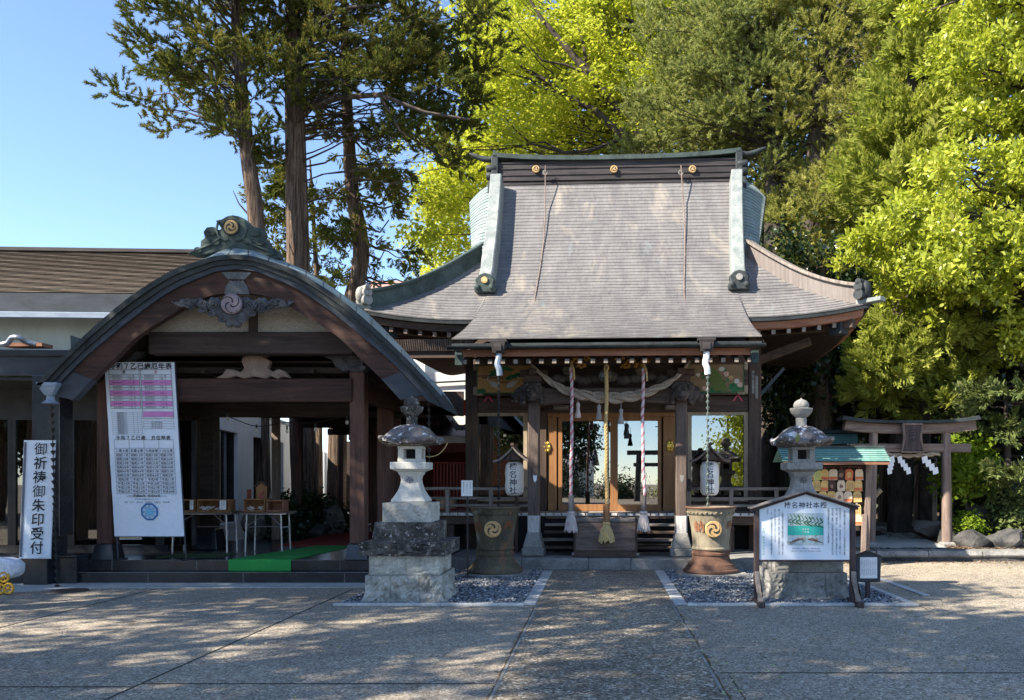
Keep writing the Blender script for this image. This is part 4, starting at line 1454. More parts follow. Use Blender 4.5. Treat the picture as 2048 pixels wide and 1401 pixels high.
for px, py, r, lab in ((1134, 741, .085, "small bronze bell above the left pink rope"), (1212, 752, .125, "largest bronze bell, behind the top of the tan rope"), (1280, 742, .085, "small bronze bell above the right pink rope")):
    t = hang("shrine_bell", lab, "bell", px, py, VB + .18, "round bells under the porch roof")
    q = MB().ball((0, 0, 0), r, 16, 12)
    q.lathe([(r * 1.02, -.012), (r * 1.08, 0), (r * 1.02, .012)], 20, caps=False)
    q.build("bell_body", 'dark_carving' if False else 'rust', t, smooth=50)
    MB().box((0, -r * .9, -r * .45), (r * 1.1, r * .3, .012)).build("slit", 'ink', t)
    MB().tube([(0, 0, r), (0, 0, r + .3)], .012, 6).build("hanger", 'black_metal', t)

# thick sagging sacred rope with tassels
t = hang("sacred_rope", "sagging grey straw rope tied between the porch columns", "rope", 1237, 795, .93)
o_ = t.location.copy()
def loc_of(px, py, v):
    w = S(LU(px, v), v, LZ(py, px, v))
    return Matrix.Rotation(-SYAW, 3, 'Z') @ (w - o_)
pts = cr([loc_of(a, b, .93) for a, b in ((1062, 728), (1085, 752), (1120, 778), (1165, 793), (1215, 799), (1262, 796), (1310, 781), (1350, 758), (1380, 722))], 5)
twist(MB(), pts, .075, 2, 8, 1.6, rfun=lambda k: .28 + .85 * math.sin(math.pi * min(max(k, 0), 1)) ** 1.1).build("rope", 'rope_straw', t, smooth=60)
pts2 = [p + Vector((0, .04, .085 * math.sin(math.pi * i / (len(pts) - 1)))) for i, p in enumerate(pts)]
twist(MB(), pts2, .05, 2, 8, 2, rfun=lambda k: .3 + .75 * math.sin(math.pi * min(max(k, 0), 1))).build("upper_rope", 'rope_straw', t, smooth=60)
for px, py, m in ((1156, 806, 'tassel_pink'), (1198, 810, 'tassel_grey'), (1242, 818, 'tassel_grey'), (1254, 848, 'ink')):  # the last, black one is a dark reflection built as a tassel
    p = loc_of(px, py, .93 if m != 'ink' else 1.2)
    q = MB().tube([p + Vector((0, 0, .14)), p], .006, 5)
    q.lathe([(.02, 0), (.04, -.03), (.035, -.07), (.028, -.1), (.045, -.18), (.06, -.26), (.055, -.27)], 14, p)
    q.build("tassel", 'ink' if m == 'ink' else m, t, smooth=50)

# paper lanterns with small shingled roofs
def paper_lantern(px, label):
    v = 1.55
    t = hang("paper_lantern", label, "lantern", px, 992, v, "white paper lanterns on posts by the porch columns")
    k = Z(900, 15.8) - Z(901, 15.8)
    q = MB().lathe([(.06, 0), (.13, .015), (.165, .07), (.178, .2), (.17, .31), (.178, .43), (.165, .56), (.13, .625), (.06, .64)], 22)
    body = q.build("lantern_body", 'lantern_paper', t, smooth=60)
    tx = MB()
    for i, ch in enumerate("榛名神社"):
        vs, fs, w_ = glyph(ch, .012)
        pts_ = []
        for a, b in vs:
            zz = .545 - i * .148 + b * .142
            xx = a * .15
            r_ = float(np.interp(zz, [0, .07, .2, .31, .43, .56, .64], [.13, .165, .178, .17, .178, .165, .13])) + .003
            pts_.append((xx, -math.sqrt(max(r_ * r_ - xx * xx, 0)), zz))
        tx.add(pts_, fs)
    tx.build("lettering", 'ink', body)
    MB().lathe([(.07, -.03), (.09, -.03), (.09, .01), (.07, .012)], 16).lathe([(.07, .63), (.09, .63), (.09, .66), (.07, .66)], 16).build("end_ring", 'black_metal', t)
    q = MB()
    nn = 9
    A, B, A2, B2 = [], [], [], []
    for i in range(-nn, nn + 1):
        x = i / nn
        z = .93 - .32 * abs(x) ** .75 + .05 * max(0, abs(x) - .7) / .3
        A.append((x * .36, -.26, z)); B.append((x * .36, .26, z))
        A2.append((x * .36, -.26, z - .045)); B2.append((x * .36, .26, z - .045))
    q.strip(A, B).strip(A2, A).strip(B, B2).strip(A2, B2)
    q.build("little_roof", 'grey_wood_h' if px < 1200 else 'torii_wood_h', t)
    MB().box((0, 0, .95), (.06, .56, .05)).build("roof_ridge", 'old_wood_h', t, .005)
    MB().prism([(-.16, .66), (.16, .66), (0, .86)], -.2, .2).build("roof_gable", 'old_wood', t)
    MB().box((0, .24, .27), (.07, .07, 1.25)).box((0, .1, .67), (.05, .36, .05)).build("post", 'old_wood', t, .005)
    MB().box((0, .24, -.77), (.06, .06, .84)).build("lower_post", 'old_wood', t)
    return t
paper_lantern(1029, "white paper lantern under a little roof, above the left iron tub")
paper_lantern(1419, "white paper lantern under a little roof, above the right iron tub")

# offertory box
t = thing("offering_box", "worn brown wooden offering box between the porch columns", "offering box", S(LU(1212, 1.05), 1.05, .206), SYAW)
w = (LU(1275, .78) - LU(1149, .78)) / 2
MB().box((0, 0, .37), (2 * w, .5, .5)).build("box_body", 'torii_wood_h', t, .01)
MB().box((0, 0, .06), (2 * w + .0, .54, .12)).build("plinth", 'old_wood_h', t, .012)
MB().box((0, -.262, .06), (1.2, .012, .05)).build("carved_strip", 'grey_wood_h', t, .02)
for sg in (-1, 1):
    MB().box((sg * (w - .01), -.25, .4), (.04, .02, .62)).build("corner_post", 'old_wood', t, .004)
MB().box((0, -.22, .66), (2 * w + .06, .07, .06)).box((0, .22, .66), (2 * w + .06, .07, .06)).box((-w, 0, .66), (.07, .37, .06)).box((w, 0, .66), (.07, .37, .06)).build("top_frame", 'grey_wood_h', t, .008)
for i in range(7):
    MB().box((0, -.15 + i * .05, .645), (2 * w - .08, .025, .04)).build("slat", 'old_wood_h', t)

# rain chains of little cups
def rain_chain(loc, L, m, label, r=.03, pitch=.1):
    t = thing("rain_chain", label, "rain chain", loc)
    prof = []
    z = 0.0
    while z > -L:
        prof += [(.006, z), (.008, z - pitch * .35), (r, z - pitch * .42), (r * .9, z - pitch * .55), (r * .4, z - pitch * .9)]
        z -= pitch
    prof.append((.006, z))
    MB().lathe(prof, 10).build("cup_chain", m, t, smooth=40)
    return t
for px, m, lab in ((995, 'chain_dark', "dark green cup rain chain falling into the left iron tub"), (1413, 'chain_green', "pale green cup rain chain falling into the right iron tub")):
    u = LU(px, -.09)
    p0 = S(u + .02, -.09, 3.33)
    rain_chain(p0, 3.33 - LZ(1014, px, -.09), m, lab)

# ropes lying down the roof from rings on the ridge
for px0_, pyb, lab in ((1091, 625, "left of two thin ropes hanging down the hall roof from a ridge ring"), (1362, 610, "right of two thin ropes hanging down the hall roof from a ridge ring")):
    u0 = LU(px0_, 5.3)
    t = thing("roof_rope", lab, "rope", S(u0, 5.28, LZ(352, px0_, 5.3)), SYAW, "thin ropes down the hall roof")
    z0_ = LZ(352, px0_, 5.3)
    pts = []
    vb = 1.9 if pyb > 615 else 2.05
    for i, v in enumerate(np.linspace(5.27, vb, 30)):
        k = (5.27 - v) / (5.27 - vb)
        pts.append((.04 * math.sin(k * 5) - (-.2 * k if pyb > 615 else .02 * k), v - 5.28, max(hz(v) + .03, z0_ - .0 - (5.27 - v) * 1.9 if k < .2 else 0) - z0_ + (.22 * max(0, 1 - k * 2.2))))
    MB().tube(pts, .013, 6).build("rope", 'torii_wood', t, smooth=60)
    q = MB()
    ring = [(.05 * math.cos(a), -.02, .06 + .05 * math.sin(a)) for a in np.linspace(0, 2 * math.pi, 14)]
    q.tube(ring, .014, 6, False).build("ring", 'granite_mid', t, smooth=60)

# ------------------------------------------------------------------ parts written in world coordinates
def wb(mb, name, m, parent, bevel=0, smooth=None):
    """build a part from world coordinates under a thing (or under a part of it)"""
    o = mb.build(name, m, parent, bevel, smooth)
    if parent is not None and parent.type == 'EMPTY':
        o.location = -parent.location
    return o

# ------------------------------------------------------------------ entrance porch with the arched gable
PY = 12.4
porch = thing("entrance_porch", "open timber porch with a curved black arched gable and black granite floor", "porch", (X(467, 13.3), 13.3, 0))
def curve(pts, Y, n=5, cut=7):
    """half outline given by pixel offset and row, mirrored about the gable axis"""
    half = cr([(a, b, 0) for a, b in pts], n)
    full = [(-p.x, p.y) for p in half[::-1][cut:-1]] + [(p.x, p.y) for p in half]
    return [(X(467 + a, PY), Z(b, PY), Y) for a, b in full]
c_top = [(0, 492), (40, 497), (79, 514), (115, 529), (150, 545), (204, 580), (258, 622), (313, 675), (367, 733), (416, 786), (441, 826)]
c_out = [(0, 509), (40, 513), (75, 524), (112, 536), (150, 556), (204, 591), (258, 635), (313, 685), (367, 739), (416, 793), (440, 828)]
c_in = [(0, 536), (40, 541), (69, 552), (110, 569), (150, 592), (204, 631), (258, 675), (313, 722), (361, 772), (376, 790), (384, 800)]
c_bb = [(0, 582), (30, 584), (60, 590), (101, 608), (150, 637), (204, 672), (245, 712), (299, 764), (330, 797), (334, 799), (338, 800)]
def band(name, ca, cb, ya, yb, m, back=None, bevel=0):
    A, B = curve(ca, ya), curve(cb, yb)
    a = [(p[0], p[2], p[1]) for p in A]
    b = [(p[0], p[2], p[1]) for p in B]
    mb = MB().strip(a, b)
    if back:
        a2 = [(p[0], back, p[2]) for p in a]
        b2 = [(p[0], back, p[2]) for p in b]
        mb.strip(b, b2).strip(a2, a)
        mb.add([a[0], b[0], b2[0], a2[0]], [(0, 1, 2, 3)]).add([a[-1], b[-1], b2[-1], a2[-1]], [(0, 1, 2, 3)])
    return mb
def lerp_c(ca, cb, t): return [(a[0] + (b[0] - a[0]) * t, a[1] + (b[1] - a[1]) * t) for a, b in zip(ca, cb)]
# copper top: sloping front strip, then the roof running back
A = [(p[0], p[2], p[1]) for p in curve(c_out, PY)]
B = [((p[0]) * (PY + .42) / PY, p[2], CAMH + (p[1] - CAMH) * (PY + .42) / PY) for p in curve(c_top, PY + .42)]
xc_ = X(467, PY)
B = [(p[0] + .36 * min(1, max(0, xc_ - p[0]) / 1.1), p[1], p[2]) for p in B]      # the far side hides behind its own edge
Cc = [(p[0], 13.1, p[2] + .01) for p in B]
mb = MB()
L = [0]
for a, b in zip(A, A[1:]):
    L.append(L[-1] + (Vector(b) - Vector(a)).length)
mb.strip(A, B, [[(L[i], .05), (L[i + 1], .05), (L[i + 1], .5), (L[i], .5)] for i in range(len(A) - 1)])
mb.strip(B, Cc, [[(L[i], .5), (L[i + 1], .5), (L[i + 1], 2.4), (L[i], 2.4)] for i in range(len(A) - 1)])
wb(mb, "curved_roof", 'karahafu_top', porch)
n_ = len(B)
inner = [p for p in Cc if X(235, PY) < p[0] < X(655, PY)]
mb = MB().strip(inner, [(p[0], 15.4, p[2]) for p in inner], [[(i * .2, 0), (i * .2 + .2, 0), (i * .2 + .2, 3), (i * .2, 3)] for i in range(len(inner) - 1)])
wb(mb, "rear_roof", 'karahafu_top', porch)
wb(band("x", c_out, lerp_c(c_out, c_in, .34), PY - .0, PY + .0, 'x', PY + .5), "eave_layer", 'dark_copper', porch)
wb(band("x", lerp_c(c_out, c_in, .345), lerp_c(c_out, c_in, .66), PY + .04, PY + .04, 'x', PY + .5), "eave_layer", 'dark_copper', porch)
wb(band("x", lerp_c(c_out, c_in, .665), c_in, PY + .075, PY + .075, 'x', PY + .5), "eave_layer", 'navy_metal', porch)
wb(band("x", lerp_c(c_in, c_bb, .0), c_bb, PY + .13, PY + .13, 'x', PY + .25), "bargeboard", 'red_wood', porch)
# grey metal caps at the feet and crown of the bargeboard
for sg in (-1, 1):
    poly = [(384, 800), (366, 778), (326, 756), (306, 770), (331, 800), (352, 806)]
    mb = MB().prism([(X(467 + sg * a, PY), Z(b, PY)) for a, b in ((331, 742), (376, 789), (330, 799), (292, 757))], PY + .115, PY + .26)
    wb(mb, "bargeboard_foot_cap", 'navy_metal', porch, .004)
mb = MB().prism([(X(467 + a, PY), Z(b, PY)) for a, b in ((-31, 541), (31, 541), (17, 556), (-17, 556))], PY + .1, PY + .14)
mb.prism([(X(467 + a, PY), Z(b, PY)) for a, b in ((-12, 557), (-8, 560), (-4, 557), (0, 560), (4, 557), (8, 560), (12, 557), (22, 570), (25, 586), (-25, 586), (-22, 570))], PY + .1, PY + .14)
wb(mb, "crown_fitting", 'fitting', porch, .004)
# underside boards of the gable overhang and the inside of the vault
D = [(p[0], PY + .25, p[1] + .03) for p in curve(lerp_c(c_in, c_bb, .12), PY, 5, 12)]
E = [(p[0], 16.1, p[2]) for p in D]
wb(MB().strip(D, E), "vault_boards", 'dark_wood', porch)

# ridge ornament on the gable crown
def px2(pts, Y, y0=None): return [(X(a, Y), Z(b, Y)) for a, b in pts]
OY = PY + .35
out = [(385, 512), (392, 499), (404, 497), (405, 484), (413, 478), (410, 466), (417, 457), (431, 456), (440, 463), (446, 460), (440, 450), (434, 444), (447, 441), (457, 435), (468, 433),
       (480, 435), (492, 440), (503, 451), (500, 462), (512, 457), (526, 459), (531, 470), (527, 478), (538, 483), (541, 496), (553, 500), (562, 509), (562, 519), (545, 521), (520, 512), (495, 505), (468, 502), (440, 505), (410, 513)]
orn = wb(MB().prism(px2(out, OY), OY - .06, OY + .12), "ridge_ornament", 'verdigris', porch, .01)
q = MB()
for cx, cy, r in ((425, 468, 9), (418, 489, 9), (400, 503, 8), (514, 468, 10), (524, 487, 9), (545, 508, 8), (436, 487, 8), (500, 485, 8), (455, 480, 6), (482, 480, 6)):
    sp = [(X(cx + r * (1 - k / 22) * math.cos(k * .75), OY), OY - .07, Z(cy + r * .75 * (1 - k / 22) * math.sin(k * .75), OY)) for k in range(20)]
    q.tube(sp, .016, 6)
for sg in (-1, 1):
    q.tube([(X(467 + sg * a, OY), OY - .07, Z(b, OY)) for a, b in ((20, 478), (40, 492), (60, 500), (84, 511))], .02, 6)
    q.tube([(X(467 + sg * a, OY), OY - .07, Z(b, OY)) for a, b in ((26, 446), (30, 462), (26, 476), (10, 484))], .02, 6)
wb(q, "scroll_relief", 'verdigris', orn, 0, 60)
q = MB()
disc(q, X(467, OY), Z(458, OY), .105, OY - .1, OY - .06)
cr_ = wb(q, "gold_crest", 'gold_old', orn, .008)
q = MB()
ring = [(X(467, OY) + .115 * math.cos(a), OY - .085, Z(458, OY) + .115 * math.sin(a)) for a in np.linspace(0, 2 * math.pi, 24)]
q.tube(ring, .014, 6, False)
wb(q, "crest_rim", 'dark_copper', cr_, 0, 60)
wb(tomoe(MB(), X(467, OY), Z(458, OY), .09, OY - .103), "crest_mark", 'bronze_dark', cr_)

# hanging cloud carving with the round crest
GY_ = PY + .08
q = MB()
for i in range(-13, 14):
    px = 467 + i * 8.6
    am = max(0.15, 1 - abs(i) / 14)
    w_ = 24 * am ** .6
    cy = 612 - abs(i) * .4 + 4 * math.sin(i * 1.7)
    q.ball((X(px, GY_), GY_ + .02, Z(cy, GY_)), (.075 * (.5 + am * .6), .035 + .014 * (i % 2), w_ * .0073 * .72), 10, 7)
for i, (dx, dy, r) in enumerate(((0, 640, 16), (-18, 634, 13), (18, 634, 13), (-8, 648, 9), (8, 648, 9), (30, 625, 12), (-30, 625, 12))):
    q.ball((X(467 + dx, GY_), GY_, Z(dy, GY_)), (r * .0076, .05, r * .0064), 10, 7)
gegyo = wb(q, "gable_carving", 'grey_carving', porch, 0, 70)
q = MB()
for sg in (-1, 1):
    for cx, cy, r in ((36, 612, 13), (60, 608, 10), (58, 620, 9), (82, 606, 9), (100, 609, 8), (20, 640, 8), (40, 628, 8)):
        q.tube([(X(467 + sg * (cx + r * (1 - k / 20) * math.cos(k * .8)), GY_), GY_ - .045 - .01 * (cx < 50), Z(cy + r * .8 * (1 - k / 20) * math.sin(k * .8), GY_)) for k in range(18)], .013, 5)
    q.tube([(X(467 + sg * a, GY_), GY_ - .03, Z(b, GY_)) for a, b in ((84, 618), (98, 612), (110, 612), (122, 604))], [.02, .018, .014, .006], 6)
    q.tube([(X(467 + sg * a, GY_), GY_ - .03, Z(b, GY_)) for a, b in ((88, 600), (102, 604), (112, 618))], [.02, .016, .006], 6)
wb(q, "carved_swirls", 'grey_carving', gegyo, 0, 60)
q = MB()
disc(q, X(467, GY_), Z(610, GY_), .15, GY_ - .1, GY_ - .02, 32)
lc = wb(q, "round_crest", 'lilac_stone', gegyo, .02, 30)
wb(tomoe(MB(), X(467, GY_), Z(610, GY_), .105, GY_ - .104, 14, .5), "crest_mark", 'ink', lc) if False else None
q = MB()
for k in range(3):
    a0 = .6 + k * 2 * math.pi / 3
    pts = []
    for i in range(14):
        t = i / 13
        a = a0 + t * 2.2
        r_ = .022 + .118 * t ** .8
        pts.append((X(467, GY_) + r_ * math.cos(a), GY_ - .099, Z(610, GY_) + r_ * math.sin(a)))
    q.tube(pts, [.012 - .006 * i / 13 for i in range(14)], 5)
wb(q, "crest_grooves", 'ink', lc)
# tympanum, beams, struts
TY = 12.95
poly = [(a * 1.12, b - 16) for a, b in c_bb if a < 210]
half = [(467 + a, b) for a, b in poly]
outl = [(467 - a, b) for a, b in poly[::-1][:-1]] + half
outl = [p for p in outl if p[1] < 668] 
outl = [(262, 668)] + outl + [(672, 668)]
wb(MB().prism([(X(a, TY), Z(b, TY)) for a, b in outl], TY, TY + .08), "gable_plaster", 'swirl_plaster', porch)
wb(MB().box((X(508, TY), TY - .02, (Z(625, TY) + Z(668, TY)) / 2), (.12, .08, Z(625, TY) - Z(668, TY))), "king_post", 'dark_wood', porch)
def hbeam(name, px0, px1, py0, py1, Y, dpt, m, bevel=.015):
    return wb(MB().box2((X(px0, Y), Y, Z(py1, Y)), (X(px1, Y), Y + dpt, Z(py0, Y))), name, m, porch, bevel)
hbeam("upper_beam", 296, 706, 664, 708, TY - .06, .28, 'dark_wood')
hbeam("lower_beam", 236, 704, 757, 804, 13.25, .2, 'red_wood')
hbeam("inner_beam", 236, 720, 806, 834, 15.3, .2, 'dark_wood')
q = MB()
kp = [(430, 756), (444, 750), (452, 738), (468, 740), (480, 745), (488, 737), (482, 722), (486, 713), (500, 716), (512, 714), (524, 713), (540, 722), (535, 737), (545, 744), (556, 738), (568, 742), (581, 757), (565, 753), (555, 758), (540, 752), (530, 758), (508, 753), (486, 758), (472, 752), (455, 757)]
q.prism([(X(a, 13.2), Z(b, 13.2)) for a, b in kp], 13.2, 13.32)
wb(q, "frog_leg_strut", 'pale_carving', porch, .012)
wb(MB().frus((X(509, 13.2), 13.27, Z(716, 13.2)), (.1, .1), (.24, .14), .09).box((X(509, 13.2), 13.27, Z(704, 13.2)), (.5, .26, .07)), "strut_block", 'pale_carving', porch, .012)
for sg, px in ((1, 718), (-1, 216)):
    Yc = 13.4
    wb(MB().box2((X(px - 15, Yc), Yc - .11, .58), (X(px + 15, Yc), Yc + .12, Z(746, Yc))), "front_column", 'red_wood_v', porch, .012)
    wb(MB().frus((X(px, Yc), Yc, .331), (.18, .18), (.14, .14), .25), "column_base", 'granite_black', porch, .01)
    q = MB().frus((X(px, Yc), Yc, Z(746, Yc)), (.1, .1), (.16, .16), .09).box((X(px, Yc), Yc, Z(728, Yc)), (.2, .2, .13)).frus((X(px, Yc), Yc, Z(720, Yc)), (.1, .1), (.17, .17), .08)
    wb(q, "bracket_block", 'grey_carving', porch, .01)
    bx = px - sg * 40
    q = MB().prism([(X(a, Yc), Z(b, Yc)) for a, b in ((px - sg * 78, 704), (px - sg * 10, 704), (px - sg * 10, 741), (px - sg * 30, 744), (px - sg * 46, 735), (px - sg * 52, 722), (px - sg * 66, 716))], Yc - .05, Yc + .06)
    wb(q, "carved_bracket", 'grey_carving', porch, .012)
    wb(MB().box2((X(px - 9, Yc), Yc + .13, Z(800, Yc)), (X(px + 9, Yc), 17.0, Z(762, Yc))), "side_beam", 'red_wood', porch, .01)
    wb(MB().box2((X(px - 9, Yc), Yc + .13, Z(700, Yc)), (X(px + 9, Yc), 17.4, Z(668, Yc))), "wall_plate", 'dark_wood', porch, .01)
for px, Yc in ((420, 15.4), (771, 15.6)):
    wb(MB().box2((X(px - 14, Yc), Yc - .12, .7), (X(px + 14, Yc), Yc + .12, 3.3)), "rear_column", 'red_wood_v' if px > 700 else 'dark_wood', porch, .012)
    wb(MB().frus((X(px, Yc), Yc, .331), (.22, .22), (.17, .17), .37), "column_base", 'granite_black', porch, .01)
bk = [(p[0], p[2] if False else p[1] + .03) for p in curve(lerp_c(c_in, c_bb, .1), PY, 5, 12)]
wb(MB().prism([(bk[0][0], 3.25)] + bk + [(bk[-1][0], 3.25)], 16.05, 16.12), "rear_gable_boards", 'dark_wood', porch)
# louvred ceiling between the beams
q = MB()
for i in range(14):
    y = 13.55 + i * .26
    q.box((X(467, 13.3), y, Z(735, 13.3) - .02), (3.9, .06, .09))
q.box((X(467, 13.3), 15.4, Z(728, 13.3) + .05), (3.9, 3.9, .02))
for px in (330, 400, 470, 545, 620):
    q.bar((X(px, 13.3), 13.4, Z(742, 13.3)), (X(px, 13.3) + .3, 17.2, Z(742, 13.3)), .05, .06)
wb(q, "slatted_ceiling", 'dark_wood', porch)
# granite floor in two steps
q = MB()
xs = [-8.35, -6.9, -5.45, -3.9, -2.62]
for a, b in zip(xs, xs[1:]):
    q.box2((a + .002, 12.98, 0), (b - .002, 13.4, .165))
wb(q, "lower_step", 'granite_black', porch, .006)
q = MB()
xs = [-8.35, -7.6, -6.28, -4.9, -4.05, -2.7]
for a, b in zip(xs, xs[1:]):
    q.box2((a + .002, 13.24, .166), (b - .002, 13.6, .33))
q.box2((-8.35, 13.6, .05), (-2.7, 17.5, .329))
wb(q, "floor", 'granite_black', porch, .006)
q = MB()
for a in (-6.9, -5.45, -3.9):
    q.box((a, 12.979, .08), (.008, .004, .16))
for a in (-7.6, -6.28, -4.9, -4.05):
    q.box((a, 13.239, .25), (.008, .004, .155))
q.box((-5.5, 13.238, .333), (5.7, .012, .006)).box((-5.5, 12.978, .168), (5.7, .012, .006))
wb(q, "pale_joints", 'granite_mid', porch)

# rain hopper at the gable foot, chain down to the ground
hx = thing("rain_hopper", "small silver rain hopper under the left foot of the arched gable", "rain hopper", P(101, 805, 12.5))
q = MB().box((0, 0, .26), (.3, .2, .05)).frus((0, 0, .1), (.06, .05), (.14, .1), .14).lathe([(.12, -.02), (.06, .03), (.05, .1)], 8)
q.build("hopper_body", 'gutter', hx, .006)
a, b = P(103, 806, 12.5), P(123, 1166, 12.6)
t = rain_chain(a, (a - b).length, 'chain_dark', "blackened cup rain chain from the arched gable to the paving", .036, .11)
t.rotation_euler = (0, -math.atan2(b.x - a.x, a.z - b.z), 0)
t = rain_chain(P(858, 800, 12.9), .9, 'chain_dark', "short dark rain chain hanging from the right foot of the arched gable", .03, .1)

# ------------------------------------------------------------------ boards, tables and small things in the porch
def sheared(mb, k):
    mb.v = [(x + k * z, y, z) for x, y, z in mb.v]
    return mb
BY = 13.16
bp = P(229, 1073, BY)
t = thing("banner_board", "tall white banner board of birth-year tables with pink rows and a blue octagon", "banner board", (bp.x, BY, .331))
z0b = bp.z - .331
K = -(229 - 209) / 348.0
BW, BH = 139 * BY / FPX, 348 * BY / FPX
def bb(mb, name, m, parent=t, bevel=0):
    mb = sheared(mb, K)
    mb.v = [(x, y, z + z0b) for x, y, z in mb.v]
    return mb.build(name, m, parent, bevel)
q = MB()
n = 14
g = [[(BW * i / n, .003 * math.sin(i * .9 + j * .5) + .003 * math.sin(j * 1.7), BH * j / 24) for i in range(n + 1)] for j in range(25)]
for j in range(24):
    q.strip(g[j], g[j + 1])
q.add([(0, .012, 0), (BW, .012, 0), (BW, .012, BH), (0, .012, BH)], [(0, 1, 2, 3)])
cloth = bb(q, "banner_cloth", 'banner')
for p in cloth.data.polygons:
    p.use_smooth = True
yb = -.013
def bz(py): return (1073 - py) / 348.0 * BH
def bxx(px, py): return (px - (229 + (209 - 229) * (1073 - py) / 348.0)) / 139.0 * BW
pr_ = []
q = MB()
text(q, "令和７乙巳歳厄年表", BW * .52, bz(733), .105, yb, pitch=.1085, bold=.02)
bb(q, "heading", 'ink', cloth)
q = MB()
text(q, "令和７乙巳歳　方位除表", BW * .5, bz(876), .068, yb, pitch=.078, bold=.015)
bb(q, "heading", 'ink', cloth)
q = MB()
def cells(x0, x1, pys, cols, w=.006):
    for py in pys:
        lines(q, [(x0, bz(py), x1, bz(py))], w, yb)
    for c in cols:
        lines(q, [(x0 + (x1 - x0) * c, bz(pys[0]), x0 + (x1 - x0) * c, bz(pys[-1]))], w, yb)
XA, XB, XC, XD = .06 * BW, .495 * BW, .515 * BW, .955 * BW
cells(XA, XB, [740, 750, 755, 761, 771, 776, 782, 792, 797, 803, 813, 818], (0, 1))
cells(XC, XD, [740, 750, 755, 761, 771, 776, 782, 792, 797, 803, 813, 818, 824, 834, 838], (0, 1))
cells(XA + .01, XB, [825, 829, 833, 837, 841, 845, 849, 853, 857, 861, 865, 869], (0, .18, .5, .72, .86, 1), .003)
cells(XC, XD, [843, 848, 853, 858], (0, .3, .6, 1), .004)
cells(.08 * BW, .93 * BW, [880, 897, 907, 915, 923, 931, 940, 948, 956, 964, 972, 980, 988], (0, .25, .5, .75, 1), .005)
bb(q, "table_lines", 'ink_grey', cloth)
q = MB()
for x0, x1, rows in ((XA, XB, ((761, 771), (782, 792), (803, 813))), (XC, XD, ((761, 771), (782, 792), (803, 813), (824, 834)))):
    for a, b in rows:
        rect(q, x0 + .006, bz(b), x1 - .006, bz(a), yb - .0005)
bb(q, "pink_rows", 'pink', cloth)
q = MB()
text(q, "男", (XA + XB) / 2, bz(745), .05, yb - .001, bold=.02)
for r, py in enumerate((752.5, 758, 766, 773.5, 779, 787, 794.5, 800, 808, 815.5)):
    for x0 in (XA, XC):
        text(q, ("前厄昭和", "本厄平成", "後厄昭和")[r % 3] + str(38 + r * 3 % 25), x0 + .13, bz(py), .03, yb - .002)
        text(q, "六歳 巳" if r % 2 else "二才 酉", x0 + .34, bz(py), .03, yb - .002)
for r, py in enumerate((827, 831, 835, 839, 843, 847, 851, 855, 859, 863, 867)):
    text(q, "還暦昭和" + str(10 + r * 5), XA + .16, bz(py), .026, yb - .001)
for r, py in enumerate((845.5, 850.5, 855.5)):
    text(q, "十三参平成" + str(20 + r), XC + .2, bz(py), .028, yb - .001)
for k, s in enumerate(("二黒土星", "五黄土星", "七赤金星", "八白土星")):
    text(q, s, .08 * BW + .85 * BW * (k + .5) / 4, bz(902), .05, yb - .001, bold=.01)
    for r in range(11):
        if (k == 0 or k == 3) and r == 10:
            continue
        era = "昭和" if r < 7 - (k > 0) else "平成"
        yr = 10 + r * 9 + k * 2
        text(q, f"{era}{yr % 60 + 1}年", .08 * BW + .85 * BW * (k + .5) / 4, bz(911 + r * 8.1), .046, yb - .001, bold=.012)
text(q, "※生年月日が旧暦の方は神社にお尋ねください", BW * .5, bz(993), .03, yb)
text(q, "方位除の祈願を受けましょう", BW * .5, bz(999), .028, yb)
text(q, "年祝　七五三　家内安全　商売繁昌　交通安全　厄除祈願", BW * .5, bz(1005), .027, yb)
bb(q, "table_writing", 'ink', cloth)
bb(text(MB(), "女", (XC + XD) / 2, bz(745), .05, yb - .001, bold=.02), "red_heading", 'ink_red', cloth)
q = MB()
cx, cz, ro = BW * .53, bz(1024), .142
o8 = [(cx + ro * math.cos(R(22.5 + 45 * k)), yb, cz + ro * math.sin(R(22.5 + 45 * k))) for k in range(9)]
i8 = [(cx + ro * .8 * math.cos(R(22.5 + 45 * k)), yb, cz + ro * .8 * math.sin(R(22.5 + 45 * k))) for k in range(9)]
q.strip(o8, i8)
for k in range(16):
    w_ = R(22.5 * k)
    q.add([(cx + .06 * math.cos(w_ - .05), yb, cz + .06 * math.sin(w_ - .05)), (cx + .1 * math.cos(w_), yb, cz + .1 * math.sin(w_)), (cx + .06 * math.cos(w_ + .05), yb, cz + .06 * math.sin(w_ + .05))], [(0, 1, 2)])
bb(q, "blue_octagon", 'ink_blue', cloth)
q = MB()
q.add([(cx + .062 * math.cos(R(15 * k)), yb - .001, cz + .062 * math.sin(R(15 * k))) for k in range(24)], [tuple(range(24))])
for k in range(8):
    w_ = R(45 * k)
    q.add([(cx + .085 * math.cos(w_) + .018 * math.cos(R(45 * j)), yb - .0005 - k * .0001, cz + .085 * math.sin(w_) + .018 * math.sin(R(45 * j))) for j in range(8)], [tuple(range(8))])
bb(q, "compass_rose", 'ink_lightblue', cloth)
for x_ in (.01, BW - .01):
    q = MB().box((x_, .04, (bz(1070) + z0b + BH) / 2 - z0b / 2 - z0b * .5 + .0), (.03, .025, BH + z0b))
    q = MB()
    q.tube([(x_ + K * -z0b, .045, 0), (x_ + K * BH, .045, BH + z0b)], .014, 6)
    q.build("stand_pole", 'navy_metal', t)
q = MB()
for x_ in (.01, BW - .01):
    q.tube([(x_ - K * z0b, -.1, .012), (x_ - K * z0b, .3, .012)], .013, 6)
    q.build("stand_foot", 'navy_metal', t)
    q = MB()
bb(MB().box((BW / 2, .02, -.004), (BW, .03, .02)), "bottom_rail", 'navy_metal')

